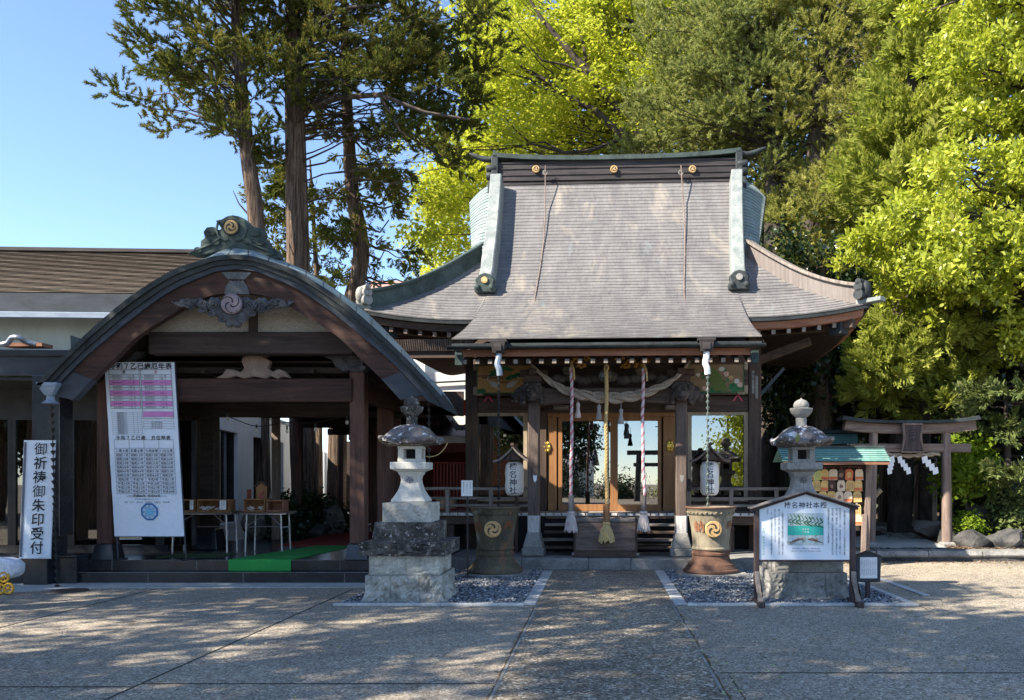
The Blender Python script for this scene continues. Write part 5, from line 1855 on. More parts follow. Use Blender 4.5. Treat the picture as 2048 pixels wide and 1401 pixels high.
# leaning white sign at the left
LY = 12.55
lp = P(38, 1118, LY)
t = thing("leaning_sign", "narrow white sign of brush characters leaning against the black pillar", "sign", (lp.x, LY, lp.z))
K2 = (48 - 38) / 237.0
SW, SH = 63 * LY / FPX, 237 * LY / FPX
q = MB()
g = [[(SW * i / 6, .002 * math.sin(i * 1.1 + j), SH * j / 12 + .03 * (i / 6) * (1 - j / 12)) for i in range(7)] for j in range(13)]
for j in range(12):
    q.strip(g[j], g[j + 1])
q.add([(0, .015, 0), (SW, .015, 0), (SW, .015, SH), (0, .015, SH)], [(0, 1, 2, 3)])
bd = sheared(q, K2).build("sign_cloth", 'banner', t)
q = text(MB(), "御祈祷御朱印受付", SW * .56, SH * .925, .2, -.012, True, SH * .119, .012)
sheared(q, K2).build("lettering", 'ink', bd)
q = MB().box((SW * .06, -.008, SH / 2), (SW * .07, .006, SH * .97))
sheared(q, K2).build("edge_band", 'ink_grey', bd)

# white stanchion
t = thing("stanchion", "white round-topped stanchion post beside the tall banner board", "stanchion", (X(217, 13.5), 13.5, .331))
MB().lathe([(.16, 0), (.16, .03), (.13, .06), (.05, .07)], 20).build("base", 'black_metal', t, smooth=40)
q = MB().tube([(0, 0, .06), (-.035, 0, .77)], .033, 12).ball((-.037, 0, .81), .048, 12, 8)
q.build("post", 'white_paint', t, smooth=50)

# green turf runner over the step, red carpet beyond
q = MB()
W0, W1 = X(457, 13.22), X(582, 13.22)
rows = [(13.215, .17), (13.215, .26), (13.217, .335), (13.24, .345)] + [(13.24 + i * .25, .346) for i in range(1, 12)]
a, b = [], []
for y, z in rows:
    k = max(0, y - 13.24)
    a.append((W0 + k * .16, y, z)); b.append((W1 + k * .07, y, z))
q.strip(a, b)
tf = q.build("turf_runner", 'green_carpet', None, solid=.012)
tag(tf, "bright green artificial turf runner lying over the black step", "carpet")
q = MB().box2((-6.1, 16.05, .331), (-4.8, 20.0, .342))
tag(wb(q, "red_carpet", 'red_carpet', None), "red carpet on the porch floor behind the green turf", "carpet")
q = MB().box2((X(330, 14), 13.7, .331), (X(455, 14), 14.4, .338))
tag(wb(q, "dull_mat", 'olive_carpet', None), "dull olive mat on the floor under the folding tables", "mat")

# folding tables and what stands on them
def ftable(px0, px1, label, braces):
    Y = 14.9
    x0, x1 = X(px0, Y), X(px1, Y)
    t = thing("folding_table", label, "table", ((x0 + x1) / 2, Y, .331), 0, "folding tables in the porch")
    w = (x1 - x0) / 2
    MB().box((0, 0, .685), (2 * w, .5, .03)).build("table_top", 'torii_wood_h', t, .006)
    MB().box((0, 0, .66), (2 * w - .06, .44, .018)).build("apron", 'steel', t)
    for sx in (-1, 1):
        for sy in (-1, 1):
            MB().tube([(sx * (w - .12), sy * .19, .65), (sx * (w - .1), sy * .2, 0)], .014, 8).build("leg", 'steel', t, smooth=60)
        MB().tube([(sx * (w - .11), -.19, .42), (sx * (w - .11), .19, .42)], .011, 6).build("cross_bar", 'steel', t)
        MB().tube([(sx * (w - .11), -.19, .45), (sx * (w - .4), -.05, .65)], .008, 6).build("brace", 'steel', t)
    MB().tube([(-w + .11, .19, .42), (w - .11, .19, .42)], .011, 6).build("stretcher", 'steel', t)
    return t
ftable(345, 476, "left folding table with steel legs behind the tall banner", 0)
ftable(489, 584, "right folding table with steel legs, in the middle of the porch", 0)
TZ = 1.033
def open_box(px0, px1, h, label, fill=None, slip=True, m='pale_wood', Y=14.75):
    x0, x1 = X(px0, Y), X(px1, Y)
    w = (x1 - x0)
    t = thing("wooden_tray_box", label, "box", ((x0 + x1) / 2, Y, TZ), 0)
    MB().box((0, .13, h / 2), (w, .015, h)).box((-w / 2 + .008, 0, h / 2), (.015, .24, h)).box((w / 2 - .008, 0, h / 2), (.015, .24, h)).box((0, 0, .008), (w - .04, .24, .014)).box((0, 0, h - .008), (w - .034, .24, .014)).build("case", m, t)
    MB().box((0, -.125, .012), (w, .012, .024)).box((0, -.125, h - .01), (w, .012, .02)).build("front_frame", m, t)
    if fill:
        q = MB()
        for i in range(14):
            q.box((random.uniform(-.42, .28) * w, random.uniform(-.08, .05), .03 + random.random() * .05), (.07, .03, .015), Matrix.Rotation(random.uniform(-.6, .6), 3, 'Y'))
        q.build("paper_slips", fill, t)
    if slip:
        q = MB().box((w * .32, -.135, h * .55), (w * .2, .004, h * .75))
        s_ = q.build("label_slip", 'paper', t)
        text(MB(), "おみくじ", w * .29, h * .82, .035, -.1385, True, h * .17).build("writing", 'ink', s_)
        text(MB(), "百円", w * .36, h * .78, .035, -.1385, True, h * .2).build("writing", 'ink', s_)
    return t
open_box(401, 464, .21, "open-fronted wooden box of white paper slips on the left table", 'paper')
open_box(362, 397, .21, "plain wooden box with a white label, beside the tall banner", None)
open_box(493, 535, .22, "wooden box on the left end of the right folding table", 'paint_white', False)
open_box(538, 571, .2, "small wooden box on the right end of the right folding table", None, False, 'fascia')
t = thing("picture_board", "red-brown picture board standing behind the banner on the left table", "board", (X(373, 14.9), 14.98, TZ))
MB().box((0, 0, .29), (.19, .02, .36)).box((0, .04, .05), (.16, .08, .1)).build("panel", 'fascia', t, .004)
text(MB(), "御守", .03, .4, .06, -.0115, True, .08).build("writing", 'ink', t)
t = thing("pointed_board", "honey-coloured pointed wooden plaque stand on the right table", "board", (X(519, 14.9), 14.98, TZ))
MB().prism([(-.09, 0), (.09, 0), (.1, .42), (.0, .5), (-.1, .42)], 0, .02).build("plaque", 'pale_wood', t, .003)
MB().prism([(-.12, .42), (0, .505), (.12, .42), (.12, .445), (0, .535), (-.12, .445)], -.02, .04).build("plaque_roof", 'old_wood', t)
q = MB()
q.tube(cr([(-.04, -.006, .18), (.03, -.006, .22), (-.02, -.006, .28), (.04, -.006, .34)], 5), .012, 5).tube([(0, -.006, .14), (.02, -.006, .24)], .01, 5)
q.build("painted_figure", 'ink_red', t)
t = thing("red_slip_board", "narrow red board standing at the left end of the right table", "board", (X(496, 14.9), 14.95, TZ))
MB().box((0, 0, .2), (.075, .02, .36)).box((0, .03, .02), (.07, .08, .03)).build("panel", 'red_cloth', t)
t = thing("leaning_glass_frame", "thin grey frame leaning beside the pointed plaque on the right table", "frame", (X(530, 14.9), 15.02, TZ))
MB().bar((0, 0, 0), (.05, .03, .36), .06, .02).build("frame", 'grey_wood', t)

# festoon of bulbs under the ceiling
t = thing("string_lights", "dark cable of small clear bulbs strung under the porch ceiling", "string lights", P(455, 830, 15.3))
q = MB()
pts = cr([P(a, b, y) for a, b, y in ((430, 826, 14.2), (455, 833, 14.4), (513, 853, 14.8), (574, 845, 15.0), (631, 846, 14.8), (694, 832, 14.4), (720, 838, 14.1))], 5)
wb(MB().tube(pts, .008, 5), "cable", 'black_metal', t)
for a, b, y in ((455, 838, 14.4), (513, 861, 14.8), (574, 863, 15.0), (631, 859, 14.8), (694, 845, 14.4)):
    c = P(a, b, y)
    bl = wb(MB().ball(c, (.028, .028, .04), 10, 8), "bulb", 'bulb', t, 0, 60)
    wb(MB().tube([c + Vector((0, 0, .03)), c + Vector((0, 0, .1))], .016, 8), "socket", 'black_metal', bl)

# ------------------------------------------------------------------ long covered walk behind the porch
walk = thing("covered_walk", "long dark timber covered walk running back beside the white wall", "walkway", (-5.4, 18, 0))
dirx = -.12
def wx(px_at, Y0, Y): return X(px_at, Y0) + dirx * (Y - Y0)
q = MB()
q.add([(-6.5, 15.6, 2.95), (-3.0, 15.6, 2.95), (-5.2, 34, 2.95), (-8.3, 34, 2.95), (-6.5, 15.6, 3.15), (-3.0, 15.6, 3.15), (-5.2, 34, 3.15), (-8.3, 34, 3.15)], [(0, 1, 2, 3), (4, 7, 6, 5), (0, 4, 5, 1), (1, 5, 6, 2), (2, 6, 7, 3), (3, 7, 4, 0)])
wb(q, "walk_roof", 'dark_wood', walk)
for px, y in ((552, 17.6), (598, 19.2), (683, 25.0)):
    wb(MB().box((X(px, y), y, 1.65), (.14, .14, 2.62)), "walk_post", 'torii_wood' if px < 560 else 'red_wood_v', walk, .01)
for px, y in ((752, 20.0), (735, 24.0), (792, 17.6)):
    wb(MB().box((X(px, y), y, 1.65), (.18, .18, 2.62)), "walk_post", 'red_wood_v', walk, .01)
for i in range(5):
    y = 16.5 + i * 3.2
    wb(MB().box((-4.9 + dirx * (y - 16), y, 2.86), (3.2, .14, .16)), "cross_beam", 'dark_wood', walk, .01)
q = MB().add([(-7.6, 17.501, .3), (-2.9, 17.501, .3), (-4.9, 34, .3), (-9.6, 34, .3)], [(0, 1, 2, 3)])
wb(q, "walk_floor", 'granite_black', walk)

wb(MB().box2((-10.5, 34, .3), (-3.2, 34.1, 3.1)), "end_wall", 'dark_wood', walk)
# white building with dark windows along the walk
wdir = Vector((-.173, 1, 0)).normalized()
wn_ = Vector((wdir.y, -wdir.x, 0))
wbase = Vector((-8.3, 17.1, 0))
wt = thing("white_building", "white plastered building with tall dark windows beside the covered walk", "building", wbase)
def wpt(s, o, z): return wdir * s + wn_ * o + Vector((0, 0, z))
def wbox(mb, s0, s1, o0, o1, z0, z1):
    vs = [wpt(s, o, z) for s in (s0, s1) for o in (o0, o1) for z in (z0, z1)]
    return mb.add(vs, [(0, 1, 3, 2), (4, 6, 7, 5), (0, 4, 5, 1), (2, 3, 7, 6), (0, 2, 6, 4), (1, 5, 7, 3)])
def s_at(px):            # distance along the wall face of the point seen at column px
    k = (px - PX0) / FPX
    return (k * wbase.y - wbase.x) / (wdir.x - k * wdir.y)
piers = [(470, 502), (528, 551), (563, 587), (628, 646), (651, 669), (676, 690)]
q = MB()
for a, b in piers:
    wbox(q, s_at(a), s_at(b), -.3, .06, 0, 2.72)
wbox(q, 0, 16, -.3, .061, 2.72, 3.3)
wbox(q, 0, 16, -.3, .05, 0, .55)
q.build("wall", 'white_wall', wt)
edges_ = [0, s_at(442), s_at(470), s_at(502), s_at(528), s_at(551), s_at(563), s_at(587), s_at(628), s_at(646), s_at(651), s_at(669), s_at(676), s_at(690), 16]
for i in range(0, len(edges_) - 1):
    a, b = edges_[i], edges_[i + 1]
    mid = (a + b) / 2
    if any(s_at(p) < mid < s_at(r) for p, r in piers):
        continue
    q = MB()
    wbox(q, a, b, -.12, -.1, .55, 2.72)
    w_ = q.build("window", 'glass_office', wt)
    q = MB()
    wbox(q, a, a + .06, -.1, -.02, .55, 2.72)
    q.build("window_jamb", 'black_metal', w_)
    q = MB()
    wbox(q, b - .06, b, -.1, -.02, .55, 2.72)
    q.build("window_jamb", 'black_metal', w_)
q = MB()
wbox(q, 0, 16, -.75, -.7, 0, 3.3)
q.build("room_back_wall", 'interior', wt)
q = MB()
wbox(q, s_at(444), s_at(468), -.2, -.18, .5, 2.7)
q.build("white_blind", 'white_wall', wt)
q = MB()
wbox(q, 0, 16.2, -.9, .1, 3.3, 3.4)
q.build("roof_slab", 'navy_metal', wt)

# rocks and shrubs in the court
def rock(loc, r, label, m='rock', group=None, seed=0, flat=.6):
    bm = bmesh.new()
    bmesh.ops.create_icosphere(bm, subdivisions=4, radius=1)
    rr = random.Random(seed)
    ph = [(Vector((rr.gauss(0, 1), rr.gauss(0, 1), rr.gauss(0, 1))).normalized(), rr.uniform(.42, .8)) for _ in range(13)]
    for v in bm.verts:
        n = v.co.normalized()
        for d, k in ph:                      # planes chip flat faces off the ball
            e = n.dot(d)
            if v.co.dot(d) > k:
                v.co -= d * (v.co.dot(d) - k)
        v.co += n * (.05 * math.sin(7 * v.co.x + seed) * math.cos(6 * v.co.y + 2 * v.co.z) + rr.uniform(-.018, .018))
        v.co = Vector((v.co.x * r[0], v.co.y * r[1], v.co.z * r[2]))
    me = bpy.data.meshes.new("rock")
    bm.to_mesh(me)
    bm.free()
    me.materials.append(M[m])
    o = bpy.data.objects.new("rock", me)
    COL.objects.link(o)
    o.location = loc
    for p in me.polygons:
        p.use_smooth = True
    me.set_sharp_from_angle(angle=R(38))
    return tag(o, label, "rock", group)
def rk(px, py, Y, w, h, label, m='rock', seed=0, group=None):
    c = P(px, py, Y)
    return rock((c.x, Y, max(c.z, h * .3)), (w * Y / FPX / 2, w * Y / FPX / 2.4, h), label, m, group, seed)
rk(512, 1050, 18.2, 62, .42, "pale rock under the right folding table", 'rock', 3, "rocks in the porch court")
rk(668, 1037, 19.5, 70, .5, "large pale rock right of the bushes in the porch court", 'rock', 5, "rocks in the porch court")
rk(395, 1080, 17.8, 90, .45, "low dark rock behind the black column foot", 'rock_dark', 8, "rocks in the porch court")
rk(640, 1062, 18.8, 60, .2, "small flat rock in front of the bushes in the porch court", 'rock_dark', 11, "rocks in the porch court")

# ------------------------------------------------------------------ office building at the left
OR = R(3)
off = thing("office_building", "shrine office with a brown slate roof, cream upper wall and black glazed front", "building", (-13.5, 14.2, 0), OR)
ca, sa = math.cos(OR), math.sin(OR)
def olocal(x, y): return ((x + 13.5) * ca + (y - 14.2) * sa, -(x + 13.5) * sa + (y - 14.2) * ca)
# local frame: x along the front, y to the back
xr = olocal(X(430, 19.5), 19.5)[0]
ey, rz_, ez = 2.0, 7.0, 5.18          # eave depth, ridge height, eave height
q = MB()
rows = 38
for i in range(rows):
    t0, t1 = i / rows, (i + 1) / rows
    a = [(-6 + (xr + 6) * k / 20, ey + 4 * t0 - .01, ez + (rz_ - ez) * t0 + .018 + .004 * math.sin(k * 2.3 + i * 1.7)) for k in range(21)]
    b = [(-6 + (xr + 6) * k / 20, ey + 4 * t1, ez + (rz_ - ez) * t1) for k in range(21)]
    c = [(p[0], p[1] + .002, p[2] - .02) for p in a]
    L0, L1 = t0 * 4.4, t1 * 4.4
    q.strip(a, b, [[(a[k][0], i * .13 + .005), (a[k + 1][0], i * .13 + .005), (a[k + 1][0], i * .13 + .125), (a[k][0], i * .13 + .125)] for k in range(20)])
    q.strip(c, a, [[(0, i * .13)] * 4 for k in range(20)])
q.add([(-6, ey + 4, rz_), (xr, ey + 4, rz_), (xr, ey + 8, ez), (-6, ey + 8, ez)], [(0, 1, 2, 3)], [[(0, 0), (9, 0), (9, 4), (0, 4)]])
rf = q.build("roof", 'office_roof', off)
MB().box(((xr - 6) / 2, ey + 4, rz_ + .03), (xr + 6, .3, .09)).build("ridge_cap", 'bronze_dark', rf, .01)
MB().box2((-6, ey - .02, ez - .38), (xr, ey + .1, ez - .012)).build("eave_board", 'navy_metal', off)
MB().box2((-6, ey + .1, ez - .34), (xr, ey + 8, ez - .3)).build("eave_soffit", 'dark_wood', off)
MB().box2((-6, ey - .1, ez - .5), (xr + .02, ey - .022, ez - .385)).build("gutter", 'gutter', off, .01)
MB().tube([(olocal(X(188, 16.5), 16.5)[0], ey + .3, ez - .5), (olocal(X(188, 16.5), 16.5)[0], ey + .3, 3.6)], .05, 10).build("downpipe", 'gutter', off, smooth=50)
MB().box2((-6, ey + .75, 3.6), (xr - .2, ey + 7.2, ez - .35)).build("upper_wall", 'plaster', off)
# pent roof over the ground floor and its deep fascia
xl = olocal(X(128, 13), 13)[0]
q = MB().add([(-6, -1.2, 3.58), (xl, -1.2, 3.58), (xl, ey + .75, 4.12), (-6, ey + .75, 4.12)], [(0, 1, 2, 3)])
q.build("pent_roof", 'navy_metal', off)
MB().box2((-6, -1.22, 3.2), (xl - .05, -1.14, 3.572)).build("pent_fascia", 'navy_metal', off, .01)
MB().box2((-6, -1.28, 3.5), (xl, -1.225, 3.6)).build("pent_gutter", 'black_metal', off, .01)
MB().prism([(xl - .1, 3.3), (xl + .3, 3.4), (xl + .26, 3.72), (xl - .12, 3.86)], -1.1, -.2).build("pent_end_panel", 'verdigris', off, .01)
MB().box2((-6, -1.14, 3.14), (xl, 2.4, 3.19)).build("pent_soffit", 'black_metal', off)
wallr = olocal(-7.55, 15.2)[0]
MB().box2((-6, .3, 2.62), (wallr, .4, 3.14)).build("head_panel", 'black_metal', off)
MB().box2((-6, .3, 0), (wallr, .42, .45)).build("base_wall", 'granite_black', off)
for px0, px1 in ((-60, 8), (12, 62), (66, 122), (127, 205), (212, 300), (304, 372)):
    a, b = olocal(X(px0, 14.5), 14.5)[0], olocal(X(px1, 14.5), 14.5)[0]
    w_ = MB().box2((a, .33, .45), (b, .34, 2.62)).build("window", 'glass_office', off)
    MB().box2((a - .02, .3, .45), (a + .05, .38, 2.62)).box2((b - .05, .3, .45), (b + .02, .38, 2.62)).build("window_frame", 'black_metal', w_)
MB().box2((-6, 1.6, 0), (wallr, 1.7, 3.1)).build("room_back_wall", 'interior', off)
MB().box2((-6, .45, .2), (wallr, 1.59, .3)).build("room_floor", 'granite_black', off)
# black pillar and plinth in front
pc = thing("black_pillar", "polished black stone pillar on a granite plinth at the office corner", "pillar", (X(97, 13.0), 13.0, 0))
w_ = .21
MB().box((0, .1, 1.95), (.42, .34, 2.45)).build("shaft", 'granite_black', pc, .008)
MB().box((-.03, -.02, .46), (.36, .5, .92)).build("plinth", 'granite_black', pc, .008)
lw = thing("granite_plinth_wall", "low black granite plinth wall at the far left behind the cart", "wall", (-9.4, 13.1, 0))
MB().box((0, 0, .2), (2.9, .4, .4)).build("wall_body", 'granite_black', lw, .008)
MB().box((0, .0, .42), (2.92, .42, .035)).build("coping", 'granite_black', lw, .006)
# ventilation pipe on the pent roof
t = thing("vent_pipe", "bent silver vent pipe lying on the low roof at the far left", "pipe", (X(30, 14.6), 14.6, Z(690, 14.6)))
q = MB().tube(cr([P(-20, 690, 14.6), P(12, 688, 14.6), P(24, 676, 14.6), P(38, 676, 14.6), P(52, 684, 14.7), P(75, 690, 14.8)], 5), .045, 10)
wb(q, "pipe", 'steel', t, 0, 50)
wb(MB().box(P(55, 692, 14.9), (.7, .3, .06)), "pipe_tray", 'fascia', t)

# wheeled shopping cart with a white bag
CY = 11.85
t = thing("shopping_cart", "folding cart with a white bag and yellow three-wheel sets at the far left", "cart", (X(8, CY), CY, 0))
q = MB()
bag = [(-.28, .22), (.1, .2), (.2, .27), (.24, .36), (.2, .46), (.05, .5), (-.28, .5)]
q.prism(bag, -.16, .16)
b_ = q.build("bag", 'bag_white', t, .05, 50)
q = MB().tube(cr([(-.2, -.17, .55), (-.05, -.18, .4), (.02, -.18, .22), (.0, -.12, .16)], 5), .014, 8).tube(cr([(-.22, -.17, .3), (-.08, -.18, .48), (-.02, -.17, .52)], 5), .012, 6).tube([(-.0, -.12, .16), (.11, -.12, .25), (.09, -.12, .1)], .013, 6)
q.build("frame", 'black_metal', t, smooth=60)
for cx, cz in ((.105, .245), (.05, .085), (.17, .09)):
    wq = MB()
    ring = [(cx + .062 * math.cos(a), -.15, cz + .066 * math.sin(a)) for a in np.linspace(0, 2 * math.pi, 20)]
    wq.tube(ring, .016, 8, False)
    w_ = wq.build("wheel", 'yellow', t, smooth=60)
    wq = MB()
    for k in range(5):
        a = k * 2 * math.pi / 5
        wq.tube([(cx, -.15, cz), (cx + .06 * math.cos(a), -.15, cz + .06 * math.sin(a))], .009, 6)
    wq.ball((cx, -.155, cz), .02, 8, 6)
    wq.build("spokes", 'yellow', w_)
tri = MB().tube([(.105, -.12, .245), (.05, -.12, .085), (.17, -.12, .09), (.105, -.12, .245)], .01, 6)
tri.build("wheel_bracket", 'black_metal', t)

# ------------------------------------------------------------------ buildings glimpsed between porch and hall
t = thing("white_house", "sunlit white-sided house with a tan awning seen between porch and hall", "house", (X(850, 26), 26, 0))
wb(MB().box2((X(760, 26), 26, 0), (X(960, 26), 32, Z(745, 26))), "wall", 'white_siding', t)
wb(MB().bar(P(790, 770, 25.9), P(940, 762, 25.9), .05, .05), "cable", 'black_metal', t)
a = [P(770, 765, 24.5), P(880, 812, 24.5)]
q = MB().add([P(775, 772, 25.9), P(872, 806, 25.9), P(905, 850, 23.5), P(775, 850, 23.5)], [(0, 1, 2, 3)])
wb(q, "tan_awning", 'orange_wall', t)
q = MB()
top_, bot_ = [], []
for i in range(25):
    px = 862 + i * 3.8
    top_.append(P(px, 800, 23.0 + .05 * math.sin(i * 1.1))); bot_.append(P(px, 832 + 2 * math.sin(i * .7), 22.9 + .08 * math.sin(i * 1.1)))
q.strip(top_, bot_)
wb(q, "red_curtain", 'red_cloth', t)
t = thing("side_hall", "low hall with a pale-edged grey roof and dark red interior left of the shrine", "hall", (X(860, 20), 20, 0))
q = MB().add([P(775, 872, 18.6), P(960, 872, 18.6), P(960, 850, 21), P(775, 850, 21)], [(0, 1, 2, 3)])
wb(q, "roof", 'tile_grey', t)
wb(MB().bar(P(775, 880, 18.55), P(960, 880, 18.55), .05, .14), "pale_eave", 'paint_white', t)
q = MB().tube(cr([P(905, 850, 18.6), P(925, 856, 18.6), P(945, 846, 18.6)], 5), .06, 8).tube(cr([P(903, 843, 18.6), P(915, 860, 18.5)], 4), .04, 6)
wb(q, "curled_ridge_end", 'tile_grey', t, 0, 50)
wb(MB().box2((X(770, 22), 22, 0), (X(985, 22), 22.1, Z(878, 22))), "back_wall", 'red_dark', t)
wb(MB().box2((X(775, 18.6), 18.6, Z(905, 18.6)), (X(945, 18.6), 18.7, Z(887, 18.6))), "eave_beam", 'red_dark', t)
q = MB()
for i in range(11):
    px = 868 + i * 6.5
    q.box((X(px, 19.4), 19.4, Z(968, 19.4)), (.03, .03, Z(925, 19.4) - Z(1010, 19.4)))
q.box((X(900, 19.4), 19.4, Z(926, 19.4)), (.9, .04, .04))
wb(q, "red_lattice", 'red_paint', t)
wb(MB().box2((X(760, 19), 19, .2), (X(985, 19), 22, .3)), "floor", 'red_dark', t)
for i, (px, lab) in enumerate(((883, "left red-legged stool in front of the side hall"), (903, "middle red-legged stool in front of the side hall"), (925, "right red-legged stool in front of the side hall"))):
    Y = 18.2
    t = thing("red_stool", lab, "stool", (X(px, Y), Y, 0), 0, "red stools by the side hall")
    for sx in (-1, 1):
        for sy in (-1, 1):
            MB().box((sx * .1, sy * .1, .46), (.035, .035, .92)).build("leg", 'red_paint', t)
    MB().box((0, 0, .78), (.23, .23, .03)).build("stretcher", 'red_paint', t)
    MB().box((0, 0, .94), (.28, .28, .04)).build("seat", 'red_paint', t, .004)
    if i < 2:
        MB().lathe([(.1, .96), (.13, 1.02), (.13, 1.12), (.09, 1.2)], 14).build("cushion", 'orange_wall', t, smooth=50)
t = thing("paper_notice", "white paper notice on a thin pole left of the left iron tub", "notice", (X(935, 13.6), 13.6, 0))
MB().tube([(0, 0, 0), (0, 0, Z(962, 13.6))], .014, 8).build("pole", 'bronze_dark', t)
MB().lathe([(.14, 0), (.13, .03), (.02, .05)], 14).build("foot", 'bronze_dark', t)
s_ = MB().box((-.005, -.02, Z(977, 13.6)), (.18, .008, .25)).build("sheet", 'paper', t)
q = MB()
for i, s in enumerate(("手水舎はこちら", "ご自由にどうぞ", "賽銭箱は正面")):
    text(q, s, .05 - i * .055, Z(966, 13.6), .026, -.0245, True, .028)
q.build("writing", 'ink_grey', s_)
t = thing("pink_roof_house", "distant house with a faded pink roof glimpsed through the cedars", "house", (X(800, 34), 34, 0))
wb(MB().box2((X(740, 34), 34, 0), (X(850, 34), 39, Z(592, 34))), "wall", 'white_siding', t)
q = MB().add([P(735, 592, 33.7), P(855, 592, 33.7), P(850, 562, 36.5), P(740, 562, 36.5), P(735, 600, 40), P(855, 600, 40)], [(0, 1, 2, 3), (3, 2, 5, 4)])
wb(q, "roof", 'pink_roof', t)

# ------------------------------------------------------------------ ground
def groundmat(name, c1, c2, c3, sp=70, patch=.5):
    m, nt, n, l, b = nodes_of(name)
    co = coords(nt)
    v = n.new("ShaderNodeTexVoronoi")
    v.inputs["Scale"].default_value = sp
    l.new(co, v.inputs["Vector"])
    sep = n.new("ShaderNodeSeparateColor")
    l.new(v.outputs["Color"], sep.inputs[0])
    speck = ramp(nt, sep.outputs[0], [(0.0, c1), (.45, c2), (.8, c2), (1.0, c3)])
    big = ramp(nt, noise(nt, co, patch, 7, .65, .6), [(.3, (.72, .72, .74)), (.55, (1, 1, 1)), (.75, (1.22, 1.18, 1.12))])
    col = mixc(nt, 1.0, speck, big, 'MULTIPLY')
    mid = ramp(nt, noise(nt, co, 9, 6, .75), [(.35, (.82, .82, .82)), (.65, (1.15, 1.15, 1.15))])
    col = mixc(nt, 1.0, col, mid, 'MULTIPLY')
    st = ramp(nt, noise(nt, co, .9, 5, .6, 1.0), [(.62, (0, 0, 0)), (.74, (1, 1, 1))])
    col = mixc(nt, st, col, mixc(nt, 1.0, col, (.62, .6, .56), 'MULTIPLY'))
    l.new(col, b.inputs["Base Color"])
    b.inputs["Roughness"].default_value = .9
    b.inputs["Specular IOR Level"].default_value = .25
    bump(nt, b, sep.outputs[1], .35, .006)
    return m
M['paving'] = groundmat("washed_concrete", (.1, .083, .064), (.355, .298, .227), (.68, .6, .48), 70)
M['path'] = groundmat("exposed_aggregate_path", (.06, .049, .036), (.26, .215, .157), (.7, .62, .5), 52, .8)
M['concrete_pale'] = mat("pale_concrete", (.4, .4, .38), (.52, .51, .48), 1.5, rough=.9, bstr=.3, bscale=60)
M['kerb_white'] = mat("worn_white_kerb", (.42, .41, .39), (.62, .61, .58), 4, rough=.9, bstr=.3, bscale=40, spots=[((.2, .19, .17), 3, .6, .15)])
M['joint'] = mat("dirty_joint", (.03, .03, .028), (.07, .062, .05), 8, rough=1, bstr=.2)
M['debris'] = mat("brown_leaf_debris", (.07, .045, .025), (.2, .125, .06), 30, rough=1, bstr=.8, bscale=80)
M['soil'] = mat("forest_soil", (.05, .036, .026), (.13, .095, .066), 5, rough=1, bstr=.8, bscale=30, bdist=.03)
def pebblemat():
    m, nt, n, l, b = nodes_of("blue_grey_pebbles")
    g = n.new("ShaderNodeNewGeometry")
    col = ramp(nt, g.outputs["Random Per Island"], [(0, (.05, .06, .075)), (.45, (.15, .165, .185)), (.85, (.28, .29, .3)), (.93, (.33, .33, .32)), (1, (.7, .7, .68))])
    l.new(col, b.inputs["Base Color"])
    b.inputs["Roughness"].default_value = .7
    return m
M['pebble'] = pebblemat()
def littermat(name, stops):
    m, nt, n, l, b = nodes_of(name)
    g = n.new("ShaderNodeNewGeometry")
    l.new(ramp(nt, g.outputs["Random Per Island"], stops), b.inputs["Base Color"])
    b.inputs["Roughness"].default_value = .8
    return m
M['litter_brown'] = littermat("dry_leaf_litter", [(0, (.09, .05, .03)), (.5, (.2, .11, .06)), (1, (.34, .22, .13))])
M['litter_fresh'] = littermat("fallen_leaves", [(0, (.3, .2, .07)), (.35, (.3, .34, .1)), (.7, (.42, .45, .3)), (1, (.3, .16, .07))])

g = MB().add([(-300, -200, 0), (300, -200, 0), (300, 500, 0), (-300, 500, 0)], [(0, 1, 2, 3)])
struct(g.build("paving_ground", 'paving'))
PL, PR_ = -.813, .94
KY_ = 10.74
g = MB().add([(PL, -24, .004), (PR_, -24, .004), (PR_, 14.78, .004), (PL, 14.78, .004)], [(0, 1, 2, 3)])
struct(g.build("path", 'path'))
g = MB()
for x, w in ((PL, .016), (PR_, .026)):
    pts = [(x + random.uniform(-w, w) * .4, 3 + i * .12) for i in range(64)]
    g.strip([(a - w * random.uniform(.15, .8), b, .008) for a, b in pts], [(a + w * random.uniform(.1, .7), b, .008) for a, b in pts])
struct(MB().box2((PL + .008, 4, .004), (PL + .032, KY_, .0085)).box2((PR_ - .032, 4, .004), (PR_ - .008, KY_, .0085)).build("path_border", 'granite_mid'))
struct(g.build("path_edge_debris", 'debris'), "stuff")
g = MB().box2((-3.586, 3, .002), (-3.57, 12.3, .0045)).box2((-6.45, 5, .002), (-6.435, 12.3, .0045)).box2((-40, 6.52, .002), (-3.59, 6.535, .0045)).box2((-3.565, 6.62, .002), (PL - .03, 6.635, .0045)).box2((PR_ + .03, 6.99, .002), (30, 7.005, .0045)).box2((4.0, 10.4, .002), (4.015, 16.3, .0045)).box2((1.05, 3, .002), (1.056, 6.9, .0045))
struct(g.build("paving_joints", 'joint'))
g = MB()
a = [(-10.5, 12.0), (-9.2, 11.75), (-8.3, 11.95), (-7.9, 12.25), (-7.2, 12.42), (-5, 12.46), (-3.0, 12.5), (-3.0, 13.0), (-10.5, 13.0)]
g.prism(a, .0, .012, 'z')
struct(g.build("pale_apron", 'concrete_pale'))
